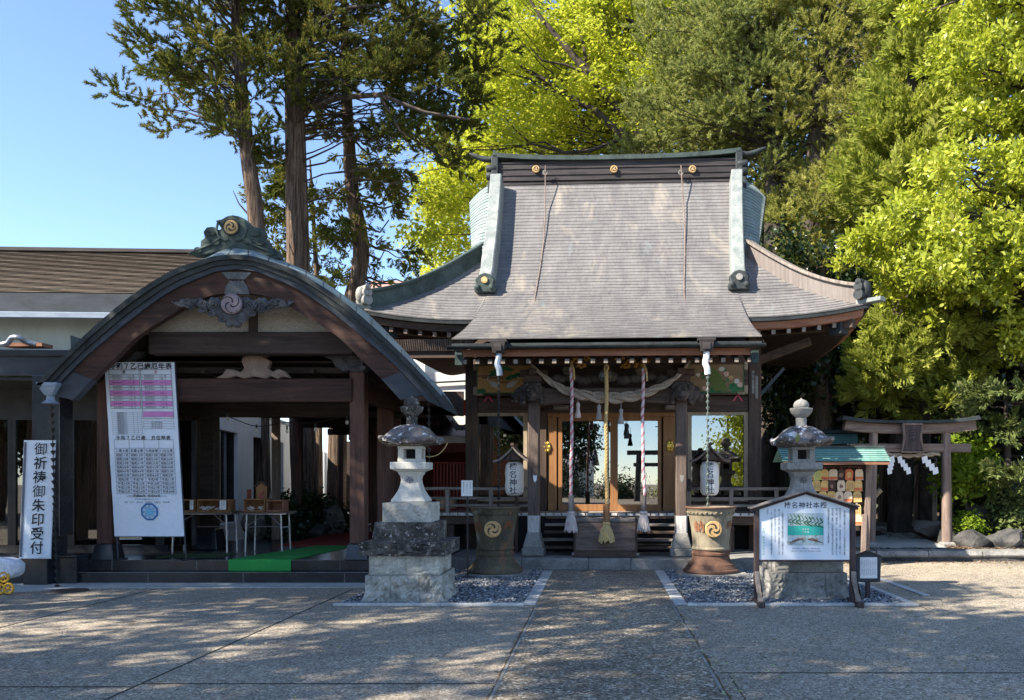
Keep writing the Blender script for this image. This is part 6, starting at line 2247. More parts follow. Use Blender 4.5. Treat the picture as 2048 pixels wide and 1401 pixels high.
# gravel beds with their white kerbs
KY = 10.70
g = MB()
for x0, x1 in ((-3.35, -2.0), (-1.995, -.96), (1.1, 2.55), (2.555, 4.0)):
    g.box2((x0, KY - .05, .0), (x1, KY + .05, .035))
g.box2((PL - .17, KY + .052, 0), (PL - .003, 14.7, .016)).box2((PR_ + .003, KY + .052, 0), (PR_ + .17, 14.7, .016)).box2((3.9, KY + .052, 0), (4.0, 14.6, .03)).box2((4.4, 11.6, 0), (4.5, 14.6, .02)).box((-2.1, 10.8, .01), (.05, .04, .03))
struct(g.build("bed_kerb", 'kerb_white', bevel=.008))
def oct_pebbles(n, boxes):
    base = np.array([(1, 0, 0), (-1, 0, 0), (0, 1, 0), (0, -1, 0), (0, 0, 1), (0, 0, -1)], float)
    tri = np.array([(0, 2, 4), (2, 1, 4), (1, 3, 4), (3, 0, 4), (2, 0, 5), (1, 2, 5), (3, 1, 5), (0, 3, 5)])
    V, F = [], []
    k = 0
    for (x0, x1, y0, y1), cnt in boxes:
        for _ in range(cnt):
            s = rng.uniform(.012, .028)
            a = rng.uniform(0, 6.28)
            v = base * np.array([s * rng.uniform(1, 1.6), s, s * .6])
            c_, s_ = math.cos(a), math.sin(a)
            v = v @ np.array([[c_, s_, rng.normal(0, .25)], [-s_, c_, rng.normal(0, .25)], [0, 0, 1]])
            V.append(v + np.array([rng.uniform(x0, x1), rng.uniform(y0, y1), .012 + rng.uniform(0, .016)]))
            F.append(tri + 6 * k)
            k += 1
    return np.concatenate(V), np.concatenate(F)
V, F = oct_pebbles(0, (((-3.3, PL - .18, KY + .06, 14.75), 9000), ((PR_ + .18, 3.88, KY + .06, 14.75), 10500)))
struct(np_mesh("gravel", V, F, 'pebble'), "stuff")
g = MB()
for x0, x1 in ((-3.34, PL - .18), (PR_ + .18, 3.89)):
    g.add([(x0, KY + .051, .006), (x1, KY + .051, .006), (x1, 14.9, .006), (x0, 14.9, .006)], [(0, 1, 2, 3)])
struct(g.build("gravel_bed", 'rock_dark'))
# raised garden ground on the right
GZ = .2
def gz(x, y): return GZ + .12 * max(0, min(1, (y - 17.5) / 6)) + .05 * math.sin(x * 1.3) * math.cos(y * .9) * min(1, max(0, (y - 17) / 2))
nx, ny = 46, 46
g = MB()
G = [[(3.2 + 46 * (i / nx) ** 1.5, 16.75 + 60 * (j / ny) ** 1.6) for i in range(nx + 1)] for j in range(ny + 1)]
G = [[(a, b, gz(a, b)) for a, b in r] for r in G]
for j in range(ny):
    g.strip(G[j], G[j + 1])
struct(g.build("garden_ground", 'soil', smooth=80))
g = MB().add([(5.1, 16.8, .224), (6.9, 16.8, .224), (8.2, 24, .33), (6.4, 24, .33)], [(0, 1, 2, 3)])
struct(g.build("garden_path", 'concrete_pale'))
def flat_leaves(n, boxfn, size, zfn, name, m):
    V = np.zeros((n, 4, 3))
    for i in range(n):
        x, y = boxfn()
        a = random.uniform(0, 6.28)
        s = size * random.uniform(.6, 1.4)
        c_, s_ = math.cos(a), math.sin(a)
        w = .42
        for k, (p, q) in enumerate(((-1, 0), (0, -w), (1, 0), (0, w))):
            V[i, k] = (x + s * (p * c_ - q * s_), y + s * (p * s_ + q * c_), zfn(x, y) + random.uniform(.004, .018) + (k % 2) * .006)
    return struct(np_mesh(name, V.reshape(-1, 3), np.arange(4 * n).reshape(-1, 4), m), "stuff")
flat_leaves(5200, lambda: (random.uniform(4.2, 14), 16.8 + 6.5 * random.random() ** 1.6), .05, lambda x, y: gz(x, y) + .012, "leaf_litter", 'litter_brown')
def pave():
    r = random.random()
    if r < .55:
        return (random.uniform(1.0, 7), random.uniform(5.2, 10.5))
    if r < .75:
        return (random.uniform(4.1, 8), random.uniform(10.5, 16.3))
    if r < .9:
        return (PR_ + random.gauss(.05, .06), random.uniform(5.5, 10.5))
    return (random.uniform(-3.5, .9), random.uniform(5.5, 12))
flat_leaves(650, pave, .023, lambda x, y: .006, "fallen_leaves", 'litter_fresh')
flat_leaves(900, lambda: (random.uniform(4.1, 13), 16.5 - abs(random.gauss(0, .35))), .03, lambda x, y: .004, "kerbside_leaves", 'litter_brown')
# rough stone kerb of the garden
kt = thing("garden_kerb", "rough stone kerb along the raised garden in front of the small gate", "kerb", (7, 16.6, 0))
xs = [3.3, 4.3, 5.35, 6.35, 7.4, 8.5, 9.7, 11, 12.4, 14]
for i, (a, b) in enumerate(zip(xs, xs[1:])):
    q = MB()
    n = 8
    top, frt, bot, bk = [], [], [], []
    for k in range(n + 1):
        x = a + .012 + (b - a - .024) * k / n
        j = random.uniform(-.02, .02)
        top.append((x, 16.45 + j, .2 + random.uniform(-.012, .012))); frt.append((x, 16.41 + j, .12)); bot.append((x, 16.44 + j * .5, .08)); bk.append((x, 16.9, .215))
    q.strip(top, bk).strip(frt, top).strip(bot, frt)
    q.add([top[0], frt[0], bot[0], bk[0]], [(0, 1, 2, 3)]).add([top[-1], frt[-1], bot[-1], bk[-1]], [(0, 1, 2, 3)])
    wb(q, "kerb_stone", 'granite_mid', kt)
wb(MB().box2((3.3, 16.46, 0), (14, 16.6, .1)), "lower_course", 'rock_dark', kt)
# manhole
t = tag(MB().lathe([(.24, 0), (.235, .012), (.2, .014)], 28).build("manhole_cover", 'manhole', None, 0, 40, loc=(X(139, 12.1), 12.1, .004)), "round rusty manhole cover in the paving before the black steps", "manhole cover")

# ------------------------------------------------------------------ stone lanterns
def rough_box(mb, c, d, amp, n=10, seed=0):
    """hewn block: faces broken by random facets"""
    rr = random.Random(seed)
    x, y, z = [k / 2 for k in d]
    def face(o, a, b, nrm):
        G_ = []
        for j in range(n + 1):
            r = []
            for i in range(n + 1):
                s, t = i / n, j / n
                ed = min(s, 1 - s, t, 1 - t)
                k = amp * rr.uniform(-.3, 1) * min(1, ed * 7)
                p = Vector(o) + Vector(a) * s + Vector(b) * t + Vector(nrm) * k
                r.append((p.x + c[0], p.y + c[1], p.z + c[2]))
            G_.append(r)
        for j in range(n):
            mb.strip(G_[j], G_[j + 1])
    face((-x, -y, -z), (2 * x, 0, 0), (0, 0, 2 * z), (0, -1, 0))
    face((-x, y, -z), (2 * x, 0, 0), (0, 0, 2 * z), (0, 1, 0))
    face((-x, -y, -z), (0, 2 * y, 0), (0, 0, 2 * z), (-1, 0, 0))
    face((x, -y, -z), (0, 2 * y, 0), (0, 0, 2 * z), (1, 0, 0))
    mb.add([(c[0] + i * x, c[1] + j * y, c[2] + z) for i, j in ((-1, -1), (1, -1), (1, 1), (-1, 1))], [(0, 1, 2, 3)])
    return mb
def stone_lantern(loc, label, worn, seed):
    t = thing("stone_lantern", label, "stone lantern", loc, 0, "stone lanterns before the shrine")
    g0 = 'granite' if worn else 'granite_mid'
    g1 = 'granite_stained' if worn else 'granite_mid'
    q = MB()
    for a, b in ((-.49, -.17), (-.165, .2), (.205, .49)):
        rough_box(q, ((a + b) / 2, 0, .18), (b - a, .98, .36), .035, 9, seed + int(a * 99))
    q.v = [(x * (1 + .07 * max(0, .15 - z) / .15 + (.05 if z < .06 else 0)), y * (1 + .07 * max(0, .15 - z) / .15), z) for x, y, z in q.v]
    q.build("lower_base_course", g1, t)
    q = MB()
    for a, b in ((-.45, .02), (.025, .45)):
        rough_box(q, ((a + b) / 2, 0, .485), (b - a, .9, .24), .022, 9, seed + int(a * 77))
    q.build("upper_base_course", g0, t)
    q = MB()
    rough_box(q, (0, 0, .70), (1.1, 1.1, .18), .012, 12, seed + 5)
    q.v = [(x, y, z + random.uniform(-.006, .006)) for x, y, z in q.v]
    q.build("cap_slab", 'granite_lichen' if worn else 'granite_mid', t)
    q = MB()
    rough_box(q, (0, 0, .91), (.8, .8, .25), .008, 8, seed + 8)
    q.build("dark_block", 'granite_lichen' if worn else 'granite_mid', t, .01)
    q = MB()
    rough_box(q, (0, 0, 1.16), (.63, .63, .25), .006, 8, seed + 9)
    q.add([(-.315, -.315, 1.285), (.315, -.315, 1.285), (.315, .315, 1.285), (-.315, .315, 1.285)], [(0, 1, 2, 3)])
    q.build("pale_block", 'granite' if worn else 'granite_mid', t, .012)
    prof = [(.215, 1.286), (.228, 1.30), (.222, 1.325), (.185, 1.38), (.15, 1.45), (.125, 1.53), (.118, 1.59), (.128, 1.64), (.152, 1.675), (.152, 1.69)]
    q = MB()
    prev = None
    for r, z in prof:
        ring = [(i * r, j * r, z) for i, j in ((-1, -1), (1, -1), (1, 1), (-1, 1), (-1, -1))]
        if prev:
            q.strip(prev, ring)
        prev = ring
    cs = 'granite_clean' if worn else 'granite_mid'
    sh = q.build("shaft", cs, t, .008, 30)
    text(MB(), "奉献", 0, 1.585, .12, -.126, True, .14).build("carved_letters", 'ink_grey' if worn else 'rock_dark', sh)
    q = MB().frus((0, 0, 1.691), (.155, .155), (.225, .225), .035).box((0, 0, 1.773), (.47, .47, .094))
    q.build("middle_platform", cs, t, .006)
    q = MB()
    for i in (-1, 1):
        for j in (-1, 1):
            q.box((i * .115, j * .115, 1.93), (.07, .07, .13))
    q.box((0, 0, 1.843), (.31, .31, .044)).box((0, 0, 2.015), (.31, .31, .04))
    q.build("fire_box", cs, t, .004)
    MB().box((0, .06, 1.93), (.15, .1, .128)).build("fire_box_dark_void", 'void_black', t)  # black block painted in as the shade inside the fire box
    # roof with lifted corners
    q = MB()
    rings = [(.15, 2.036), (.3, 2.045), (.375, 2.06), (.385, 2.1), (.345, 2.125), (.3, 2.165), (.265, 2.215), (.225, 2.262), (.165, 2.3), (.09, 2.318)]
    N = 40
    vs = []
    for r, z in rings:
        for k in range(N):
            w = 2 * math.pi * (k + .5) / N
            x, y = math.cos(w), math.sin(w)
            p = 6.0 if r > .35 else 3.0 + 3 * max(0, r - .2) / .2
            m_ = (abs(x) ** p + abs(y) ** p) ** (1 / p)
            cn = max(0, abs(math.sin(2 * w))) ** 4
            jag = random.Random(int(k * 131 + r * 1000)).uniform(-.011, .011)
            vs.append((r * x / m_, r * y / m_, z + .055 * cn * (r / .4) ** 3 + jag))
    fs = [(i * N + k, i * N + (k + 1) % N, (i + 1) * N + (k + 1) % N, (i + 1) * N + k) for i in range(len(rings) - 1) for k in range(N)]
    fs += [tuple(range(N - 1, -1, -1)), tuple((len(rings) - 1) * N + k for k in range(N))]
    q.add(vs, fs)
    for i in (-1, 1):
        for j in (-1, 1):
            q.ball((i * .33, j * .33, 2.135), (.04, .04, .035), 8, 6)
    q.build("lantern_roof", 'kasa' if worn else 'granite_lichen' if False else 'kasa', t, 0, 45)
    q = MB().lathe([(.085, 2.315), (.07, 2.35), (.075, 2.42), (.06, 2.44)], 18)
    q.lathe([(.06, 2.43), (.095, 2.455), (.14, 2.5), (.16, 2.555), (.15, 2.565), (.1, 2.55)], 9)
    q.ball((0, 0, 2.605), (.107, .107, .085), 16, 10).lathe([(.05, 2.67), (.02, 2.69), (.003, 2.71)], 10)
    q.build("jewel_finial", 'granite_lichen' if worn else 'granite_mid', t, 0, 40)
    return t
stone_lantern((-2.52, 11.38, 0), "pale stone lantern with dark lichen blocks and a mossy roof, left of the path", True, 3)
stone_lantern((2.76, 11.66, 0), "grey stone lantern half hidden behind the white signboard", False, 21)
t = thing("lantern_wire", "pale wire looping from the roof edge of the left stone lantern", "wire", (-2.3, 11.5, 0))
wb(MB().tube(cr([P(895, 886, 11.5), P(889, 897, 11.5), P(877, 909, 11.5), P(862, 914, 11.5), P(850, 913, 11.5)], 5), .006, 5), "wire", 'straw', t)

# ------------------------------------------------------------------ iron rain tubs
def iron_tub(loc, label, m, rim, chars):
    t = thing("iron_tub", label, "rain tub", loc, 0, "cast iron rain tubs")
    slab = MB()
    rough_box(slab, (0, 0, .025), (1.12, 1.0, .05), .01, 6, 4)
    slab.build("stone_slab", 'granite_mid', t)
    prof = [(.45, .05), (.465, .07), (.46, .1), (.43, .115), (.42, .14), (.395, .16), (.385, .19), (.345, .215), (.315, .28), (.305, .33), (.32, .345), (.32, .375), (.3, .39), (.295, .42), (.315, .435), (.315, .46), (.3, .475), (.302, .55), (.325, .75), (.358, .98), (.372, 1.01), (.385, 1.02), (.385, 1.06), (.40, 1.09), (.42, 1.115), (.42, 1.135), (.385, 1.135), (.35, .9), (.28, .5), (.0, .48)]
    b = MB().lathe(prof[13:], 44, caps=False).build("tub_body", m, t, 0, 35)
    MB().lathe(prof[:14], 44, caps=False).build("pedestal", rim, t, 0, 35)
    MB().lathe([(.421, 1.112), (.427, 1.125), (.42, 1.14), (.384, 1.139)], 44, caps=False).build("rusty_rim", rim, b, 0, 40)
    q = MB()
    for k in range(30):
        w = 2 * math.pi * k / 30
        q.ball((.39 * math.cos(w), .39 * math.sin(w), 1.04 + .008 * (k % 2)), (.022, .022, .014), 6, 4)
    q.build("rim_scroll", m, b, 0, 60)
    yr = -.358
    q = MB()
    disc(q, 0, .78, .138, yr, yr + .05, 30)
    # follow the slope of the side
    d = q.build("round_crest", 'gold_old', b, .012)
    q = MB()
    for k in range(3):
        a0 = .5 + k * 2 * math.pi / 3
        P_ = []
        for i in range(12):
            s = i / 11
            a = a0 + s * 2.3
            r_ = .03 + .085 * s ** .7
            P_.append((r_ * math.cos(a), yr - .001, .78 + r_ * math.sin(a)))
        q.tube(P_, [.003 + .011 * math.sin(math.pi * min(1, .25 + i / 11)) for i in range(12)], 6)
    q.build("crest_commas", 'bronze_dark', d, 0, 60)
    for ch, dx in chars:
        w = math.asin(dx / .335)
        vs, fs, _w = glyph(ch, .012)
        q = MB()
        q.add([((.335 + .014 + .14 * (b_ * .2 + .04)) * math.sin(w + a * .2 / .34), -(.335 + .014 + .14 * (b_ * .2 + .04)) * math.cos(w + a * .2 / .34), .82 + b_ * .2) for a, b_ in vs], fs)
        q.build("cast_letter", 'rust_letter', b)
    return t
iron_tub((-1.745, 14.15, 0), "dark rusty cast iron rain tub with a gilt crest, left of the path", 'rust', 'rust', (("奉", .24), ("納", -.25)))
iron_tub((1.845, 14.15, 0), "pale red-brown cast iron rain tub, right of the path", 'rust_pale', 'rust_rim', (("奉", .27), ("納", -.22)))

# ------------------------------------------------------------------ signboard
SY = 10.86
def sb(px): return X(px, SY) - X(1609, SY)
def sz(py): return Z(py, SY)
t = thing("signboard", "white gable-topped signboard with a green photo, in front of the right stone lantern", "signboard", (X(1609, SY), SY, 0))
q = MB().prism([(sb(1519), sz(1120)), (sb(1699), sz(1120)), (sb(1699), sz(1017)), (sb(1609), sz(986)), (sb(1519), sz(1017))], 0, .03)
pnl = q.build("white_panel", 'board_white', t)
yb = -.003
bb_ = MB()
text(bb_, "榛名神社本殿", sb(1611), sz(1011), .088, yb, pitch=.092, bold=.006)
bb_.build("heading", 'ink', pnl)
q = MB()
L_ = [(1689, 1023, "本殿は棟札により慶長二十年一六一五に沼田城主真田信之公が再建"), (1680, 1018, "建立元和元年一六一五年　真田家の造営による建築である"), (1673, 1018, "桁行三間、梁間三間、一間社流造、屋根は銅板葺とする"), (1665, 1018, "向拝の彫刻、妻飾りには桃山時代の様式を残す極彩色が見られる"),
      (1657, 1018, "沼田市指定重要文化財となっている本殿は貴重"), (1565, 1024, "この彫刻は極彩色の鳳凰と龍を題材とした見事な作である"), (1558, 1020, "昔から人々に親しまれ、祭礼には多くの参詣者を迎えています"), (1550, 1020, "末永く大切に守り伝えていきたいものであり"), (1543, 1026, "また、境内には樹齢数百年の大木が茂り森厳な趣である"), (1535, 1020, "であろう。")]
for px, py, s in L_:
    n = len(s)
    ln = (1112 - py) * SY / FPX if n > 22 else n * .0215
    text(q, s, sb(px), sz(py), .027, yb, True, ln / n)
    q.build("text_column", 'ink_grey', pnl)
    q = MB()
for k, s in enumerate(("彫刻写真　本殿正面　極彩色の龍", "扉まわりに施された桃山様式の彫刻")):
    text(q, s, sb(1612), sz(1097.5 + k * 5.5), .022, yb, pitch=.0235)
q.build("caption", 'ink_grey', pnl)
q = MB()
text(q, "平成　榛名神社総代会", sb(1527), sz(1058), .03, yb, True, .036)
q.build("blue_text", 'ink_teal', pnl)
ph = MB()
rect(ph, sb(1575), sz(1091), sb(1647), sz(1027), -.004)
p_ = ph.build("photo_print", 'photo_pale', pnl)
rect(MB(), sb(1575), sz(1071), sb(1647), sz(1052), -.0055).build("green_band", 'ink_teal', p_)
q = MB()
for r in range(2):
    for k in range(3):
        disc(q, sb(1606 + k * 5), sz(1058.5 + r * 6), .011, -.0075, -.0062, 10)
q.build("white_dots", 'photo_pale', p_)
q = MB()
for k in range(9):
    x0, z0_ = sb(1580 + k * 7.5), sz(1029 + (k * 37 % 9))
    q.tube(cr([(x0, -.005, z0_), (x0 + .03, -.006, z0_ - .05), (x0 - .02, -.005, z0_ - .08), (x0 + .04, -.006, z0_ - .12)], 4), .004 + .002 * (k % 3), 4)
q.build("photo_dragon_lines", 'paint_green', p_)
q = MB()
for k in range(12):
    sg = -1 if k % 2 else 1
    x0 = sb(1611) + sg * .03
    q.tube([(x0, -.005, sz(1080 - k % 4)), (x0 + sg * (.06 + .012 * k), -.005, sz(1076 + k)), (x0 + sg * (.1 + .01 * k), -.005, sz(1082 + (k * 5) % 9))], .0035, 4)
q.build("photo_feather_lines", 'ink_brown', p_)
for px in (1513.5, 1705.5):
    x_ = sb(px)
    MB().box2((x_ - .032, -.02, .0), (x_ + .032, .05, sz(1013))).build("post", 'char_frame', t, .005)
    sg = -1 if px < 1600 else 1
    q = MB().prism([(-.34, .0), (-.25, .0), (-.05, .42), (-.022, .42), (-.022, .3)], x_ - .03, x_ + .03, 'x')
    q.build("foot_brace", 'grey_wood', t, .006)
    MB().box2((x_ - .04, -.36, .0), (x_ + .04, .14, .07)).build("sill_foot", 'char_frame', t, .006)
MB().box2((sb(1519), -.01, sz(1124)), (sb(1700), .04, sz(1120) - .002)).build("bottom_rail", 'char_frame', t, .004)
for a, b in (((1498, 1017), (1609, 982)), ((1609, 982), (1715, 1013))):
    q = MB().bar((sb(a[0]), .0, sz(a[1])), (sb(b[0]), .0, sz(b[1])), .2, .022)
    q.build("roof_board", 'grey_wood_h', t, .004)
    MB().bar((sb(a[0]) + .02, .0, sz(a[1]) - .03), (sb(b[0]), .0, sz(b[1]) - .03), .08, .035).build("roof_batten", 'char_frame', t, .003)

# small notice on a single post
NY = 11.25
t = thing("small_notice", "small dark framed notice on one post, right of the white signboard", "notice", (X(1737, NY), NY, 0))
nx_ = lambda px: X(px, NY) - X(1737, NY)
nz = lambda py: Z(py, NY)
MB().prism([(nx_(1713), nz(1165)), (nx_(1761), nz(1165)), (nx_(1763), nz(1113)), (nx_(1737), nz(1104)), (nx_(1711), nz(1113))], 0, .06).build("frame", 'navy_metal', t, .008)
q = MB().prism([(nx_(1708), nz(1114)), (nx_(1737), nz(1102)), (nx_(1766), nz(1114)), (nx_(1737), nz(1105))], -.03, .09)
q.build("frame_roof", 'black_metal', t)
s_ = MB().box2((nx_(1720), -.006, nz(1157)), (nx_(1754), -.001, nz(1115))).build("paper_sheet", 'paper', t)
q = MB()
for k in range(7):
    text(q, "写真撮影のご案内境内", nx_(1750 - k * 4.4), nz(1120 + k % 3), .018, -.0075, True, .021)
q.build("writing", 'ink_grey', s_)
MB().box((0, .03, nz(1165) / 2), (.055, .055, nz(1165))).build("post", 'char_frame', t, .004)

# ------------------------------------------------------------------ rack of votive plaques
EY = 15.6
t = thing("plaque_rack", "roofed wooden rack for votive plaques with a verdigris copper roof", "rack", (X(1660, EY), EY, 0))
ex = lambda px: X(px, EY) - X(1660, EY)
ez_ = lambda py: Z(py, EY)
q = MB()
rows = 7
L = [0]
z1_, z0_ = ez_(897), ez_(924)
for i in range(rows):
    a, b = i / rows, (i + 1) / rows
    p0, p1 = (ex(1554), -.42 + .4 * a - .004, z0_ + (z1_ - z0_) * a + .012), (ex(1768), -.42 + .4 * a - .004, z0_ + (z1_ - z0_) * a + .012)
    p2, p3 = (ex(1765), -.42 + .4 * b, z0_ + (z1_ - z0_) * b), (ex(1556), -.42 + .4 * b, z0_ + (z1_ - z0_) * b)
    q.add([p0, p1, p2, p3], [(0, 1, 2, 3)], [[(0, i * .062 + .003), (2, i * .062 + .003), (2, i * .062 + .059), (0, i * .062 + .059)]])
    q.add([(p0[0], p0[1], p0[2] - .014), (p1[0], p1[1], p1[2] - .014), p1, p0], [(0, 1, 2, 3)], [[(0, i * .062)] * 4])
q.add([(ex(1556), -.02, z1_), (ex(1765), -.02, z1_), (ex(1768), .4, z0_), (ex(1554), .4, z0_)], [(0, 1, 2, 3)], [[(0, 0), (2, 0), (2, .4), (0, .4)]])
q.build("roof", 'green_tin', t)
MB().box((ex(1661), -.02, z1_ + .02), (ex(1768) - ex(1554), .09, .045)).build("roof_ridge", 'verdigris', t, .006)
MB().box((ex(1661), -.4, z0_ - .035), (ex(1764) - ex(1558), .03, .05)).build("eave_board", 'fascia', t)
for a, b in ((1736, 1731), (1598, 1596)):
    MB().bar((ex(b), .0, 0), (ex(a), -.02, z0_ + .06), .1, .1, (0, 1, 0)).build("post", 'torii_wood', t, .006)
MB().bar((ex(1722), -.12, .0), (ex(1727), -.05, .95), .09, .05, (0, 1, 0)).build("prop", 'torii_wood', t, .006)
MB().box2((ex(1600), .03, ez_(1062)), (ex(1730), .05, z0_ + .02)).build("back_board", 'dark_wood', t)
for py in (936, 961, 984, 1010):
    MB().box2((ex(1600), -.02, ez_(py)), (ex(1731), .028, ez_(py) + .035)).build("hanging_rail", 'red_wood', t, .004)
ordn = ["first", "second", "third", "fourth", "fifth", "sixth", "seventh"]
spec = [
    ("top", 950, [(1617, 'pr', 0), (1632, 'g', 0), (1648, 'yr', 1), (1664, 'pr', 0), (1681, 'b', 0), (1697, 'r', 1), (1716, 'pr', 0)]),
    ("second", 972, [(1616, 'pr', 0), (1631, 'y', 0), (1648, 'yr', 1), (1663, 'b', 0), (1681, 'p', 1), (1698, 'y', 0), (1715, 'yr', 0)]),
    ("third", 994, [(1644, 'y', 0), (1662, 'y', 0), (1678, 'p', 1), (1695, 'pr', 1), (1713, 'y', 0)]),
    ("fourth", 1020, [(1713, 'y', 0)]),
    ("fifth", 1040, [(1713, 'pr', 0)]),
]
desc = {'pr': "pale votive plaque with a red band", 'g': "yellow-green votive plaque", 'yr': "yellow votive plaque with a red tip", 'b': "brown wooden votive plaque", 'r': "red printed votive plaque", 'y': "plain yellow wooden votive plaque", 'p': "cream votive plaque"}
M['ema_green'] = mat("votive_plaque_green_print", (.5, .5, .12), (.6, .58, .2), 9, rough=.7, bstr=0)
for row, py, lst in spec:
    for i, (px, kd, tip) in enumerate(lst):
        pos = f"{ordn[i]} from left in rack's {row} row" if len(lst) > 1 else f"alone in the {row} row at the right post"
        e = thing("votive_plaque", f"{desc[kd]}, {pos}", "votive plaque", (X(px, EY) + random.uniform(-.01, .01), EY - .05 - random.uniform(0, .02), ez_(py)), 0, "votive plaques hung on the rack")
        e.rotation_euler = (random.uniform(-.05, .0), random.uniform(-.06, .06), random.uniform(-.1, .1))
        w, h = .074, .098
        out_ = [(-w, -h * .55), (-w * .8, -h), (w * .8, -h), (w, -h * .55), (w, h * .55), (w * .62, h), (-w * .62, h), (-w, h * .55)] if tip else [(-w, -h), (w, -h), (w, h * .6), (w * .7, h), (-w * .7, h), (-w, h * .6)]
        bdy = MB().prism(out_, 0, .01).build("plaque", {'pr': 'ema_pale', 'g': 'ema_green', 'yr': 'ema_wood', 'b': 'red_wood', 'r': 'ema_red', 'y': 'ema_wood', 'p': 'ema_pale'}[kd], e)
        MB().tube([(-.015, .004, h), (0, .002, h + .05), (.015, .004, h)], .004, 5).build("cord", 'ink_red' if kd != 'y' else 'paper', e)
        q = MB()
        if kd in ('pr', 'yr'):
            rect(q, -w * .96, -h * .9, w * .96, -h * .35, -.001)
            q.build("red_band", 'ema_red', bdy)
        elif kd == 'r':
            blob(q, 0, .0, w * .55, h * .55, -.001)
            q.build("pale_figure", 'ema_wood', bdy)
        elif kd == 'g' or kd == 'y':
            for k in range(4):
                rect(q, -w * .6 + k * .028, -h * .7, -w * .6 + k * .028 + .007, h * .5, -.001)
            q.build("written_lines", 'ink_brown', bdy)
        else:
            blob(q, 0, -.01, w * .45, h * .4, -.001, 10, .3)
            q.build("printed_figure", 'ink_brown', bdy)

# ------------------------------------------------------------------ wooden gate
TYY = 17.7
t = thing("torii_gate", "small weathered wooden shrine gate with a name plaque at the garden", "shrine gate", (X(1817, TYY), TYY, 0))
tx_ = lambda px: X(px, TYY) - X(1817, TYY)
tz = lambda py: Z(py, TYY)
for a, b in ((1747, 1740), (1892, 1894)):
    q = MB().tube([(tx_(b), 0, .2), (tx_(a), 0, tz(866))], [.105, .09], 14)
    p_ = q.build("gate_post", 'torii_wood', t, 0, 50)
    MB().lathe([(.2, .2), (.19, .26), (.14, .29)], 4, (tx_(b), 0, 0)).build("footing", 'granite_mid', p_, .01)
def kas(y0, y1, w0, w1, m, name, px0=1685, px1=1950):
    A_, B_ = [], []
    for i in range(21):
        k = -1 + 2 * i / 20
        up = .10 * abs(k) ** 3
        px = px0 + (px1 - px0) * i / 20
        A_.append((tx_(px) * 1.0, tz(y0) + up)); B_.append((tx_(px) + (.05 * k), tz(y1) + up * .8))
    return MB().prism(B_ + A_[::-1], -w0, w1).build(name, m, t, .01)
kas(849, 868, .1, .1, 'torii_wood_h', "lintel", 1690, 1946)
kas(842, 848.5, .2, .2, 'dark_copper', "lintel_cap", 1682, 1951)
MB().box2((tx_(1698), -.06, tz(905)), (tx_(1940), .06, tz(888))).build("tie_beam", 'torii_wood_h', t, .01)
q = MB().prism([(tx_(a), tz(b)) for a, b in ((1800, 852), (1836, 852), (1834, 875), (1837, 903), (1799, 903), (1802, 875))], -.2, -.14)
pq = q.build("name_plaque", 'char_frame', t, .012)
q = MB()
fr_ = [(1799, 850), (1837, 850), (1834, 877), (1839, 905), (1797, 905), (1802, 877), (1799, 850)]
q.tube([(tx_(a), -.2, tz(b)) for a, b in fr_], .028, 6)
q.build("plaque_frame", 'torii_wood', pq, 0, 40)
text(MB(), "三峯", tx_(1818), tz(867), .17, -.205, True, .19, .01).build("plaque_letters", 'ink', pq)
t2 = thing("gate_rope", "twisted straw rope under the beam of the small wooden gate", "rope", (X(1817, TYY), TYY - .02, tz(911)))
twist(MB(), [(tx_(1752) + .1, 0, .02), (0, 0, -.015), (tx_(1886) - .08, 0, .03)], .05, 2, 6, 2.2).build("rope", 'rope_straw', t2, 0, 60)
for px, lab in ((1780, "left of three white zigzag paper streamers under the gate rope"), (1798, "middle of three white zigzag paper streamers under the gate rope"), (1848, "right of three white zigzag paper streamers under the gate rope")):
    z_ = thing("paper_streamer", lab, "paper streamer", (X(px, TYY), TYY - .08, tz(915)), 0, "zigzag streamers under the gate rope")
    q = MB()
    w, h = (.085, .1)
    s = 1.0 if px != 1848 else 1.25
    for k in range(4):
        dx = ((k * .055) - .02) * (1 if px != 1780 else -.4) * s
        q.add([(dx - w / 2 * s, -.01 * k, -k * h * .78), (dx + w / 2 * s, -.01 * k - .015, -k * h * .78 + .03), (dx + w / 2 * s + .02, -.01 * k - .015, -k * h * .78 - h), (dx - w / 2 * s + .02, -.01 * k, -k * h * .78 - h - .03)], [(0, 1, 2, 3)])
    q.build("streamer_paper", 'paper', z_, solid=.003)

# small copper-roofed side shrine behind the rack
t = thing("side_shrine", "small dark side shrine with a green copper roof behind the plaque rack", "shrine", (X(1660, 20.5), 20.5, 0))
q = MB()
ca_, cb_ = [(X(px, 20), 20, Z(889 - 2 * abs(px - 1660) / 60, 20)) for px in range(1596, 1732, 8)], [(X(px, 21), 21.2, Z(868, 21.2)) for px in range(1600, 1728, 8)]
n_ = min(len(ca_), len(cb_))
q.strip(ca_[:n_], cb_[:n_], [[(i * .1, 0), (i * .1 + .1, 0), (i * .1 + .1, .36), (i * .1, .36)] for i in range(n_ - 1)])
wb(q, "roof", 'green_tin', t)
wb(MB().box2((X(1600, 21.2), 21.1, Z(868, 21.2)), (X(1724, 21.2), 21.4, Z(860, 21.2))), "roof_ridge", 'dark_copper', t, .01)
wb(MB().box2((X(1604, 20.6), 20.6, .2), (X(1715, 20.6), 22, Z(889, 20.6))), "wall", 'dark_wood', t)
wb(MB().box2((X(1598, 20.1), 20.1, Z(895, 20.1)), (X(1722, 20.1), 20.2, Z(890, 20.1))), "eave_board", 'red_wood', t)

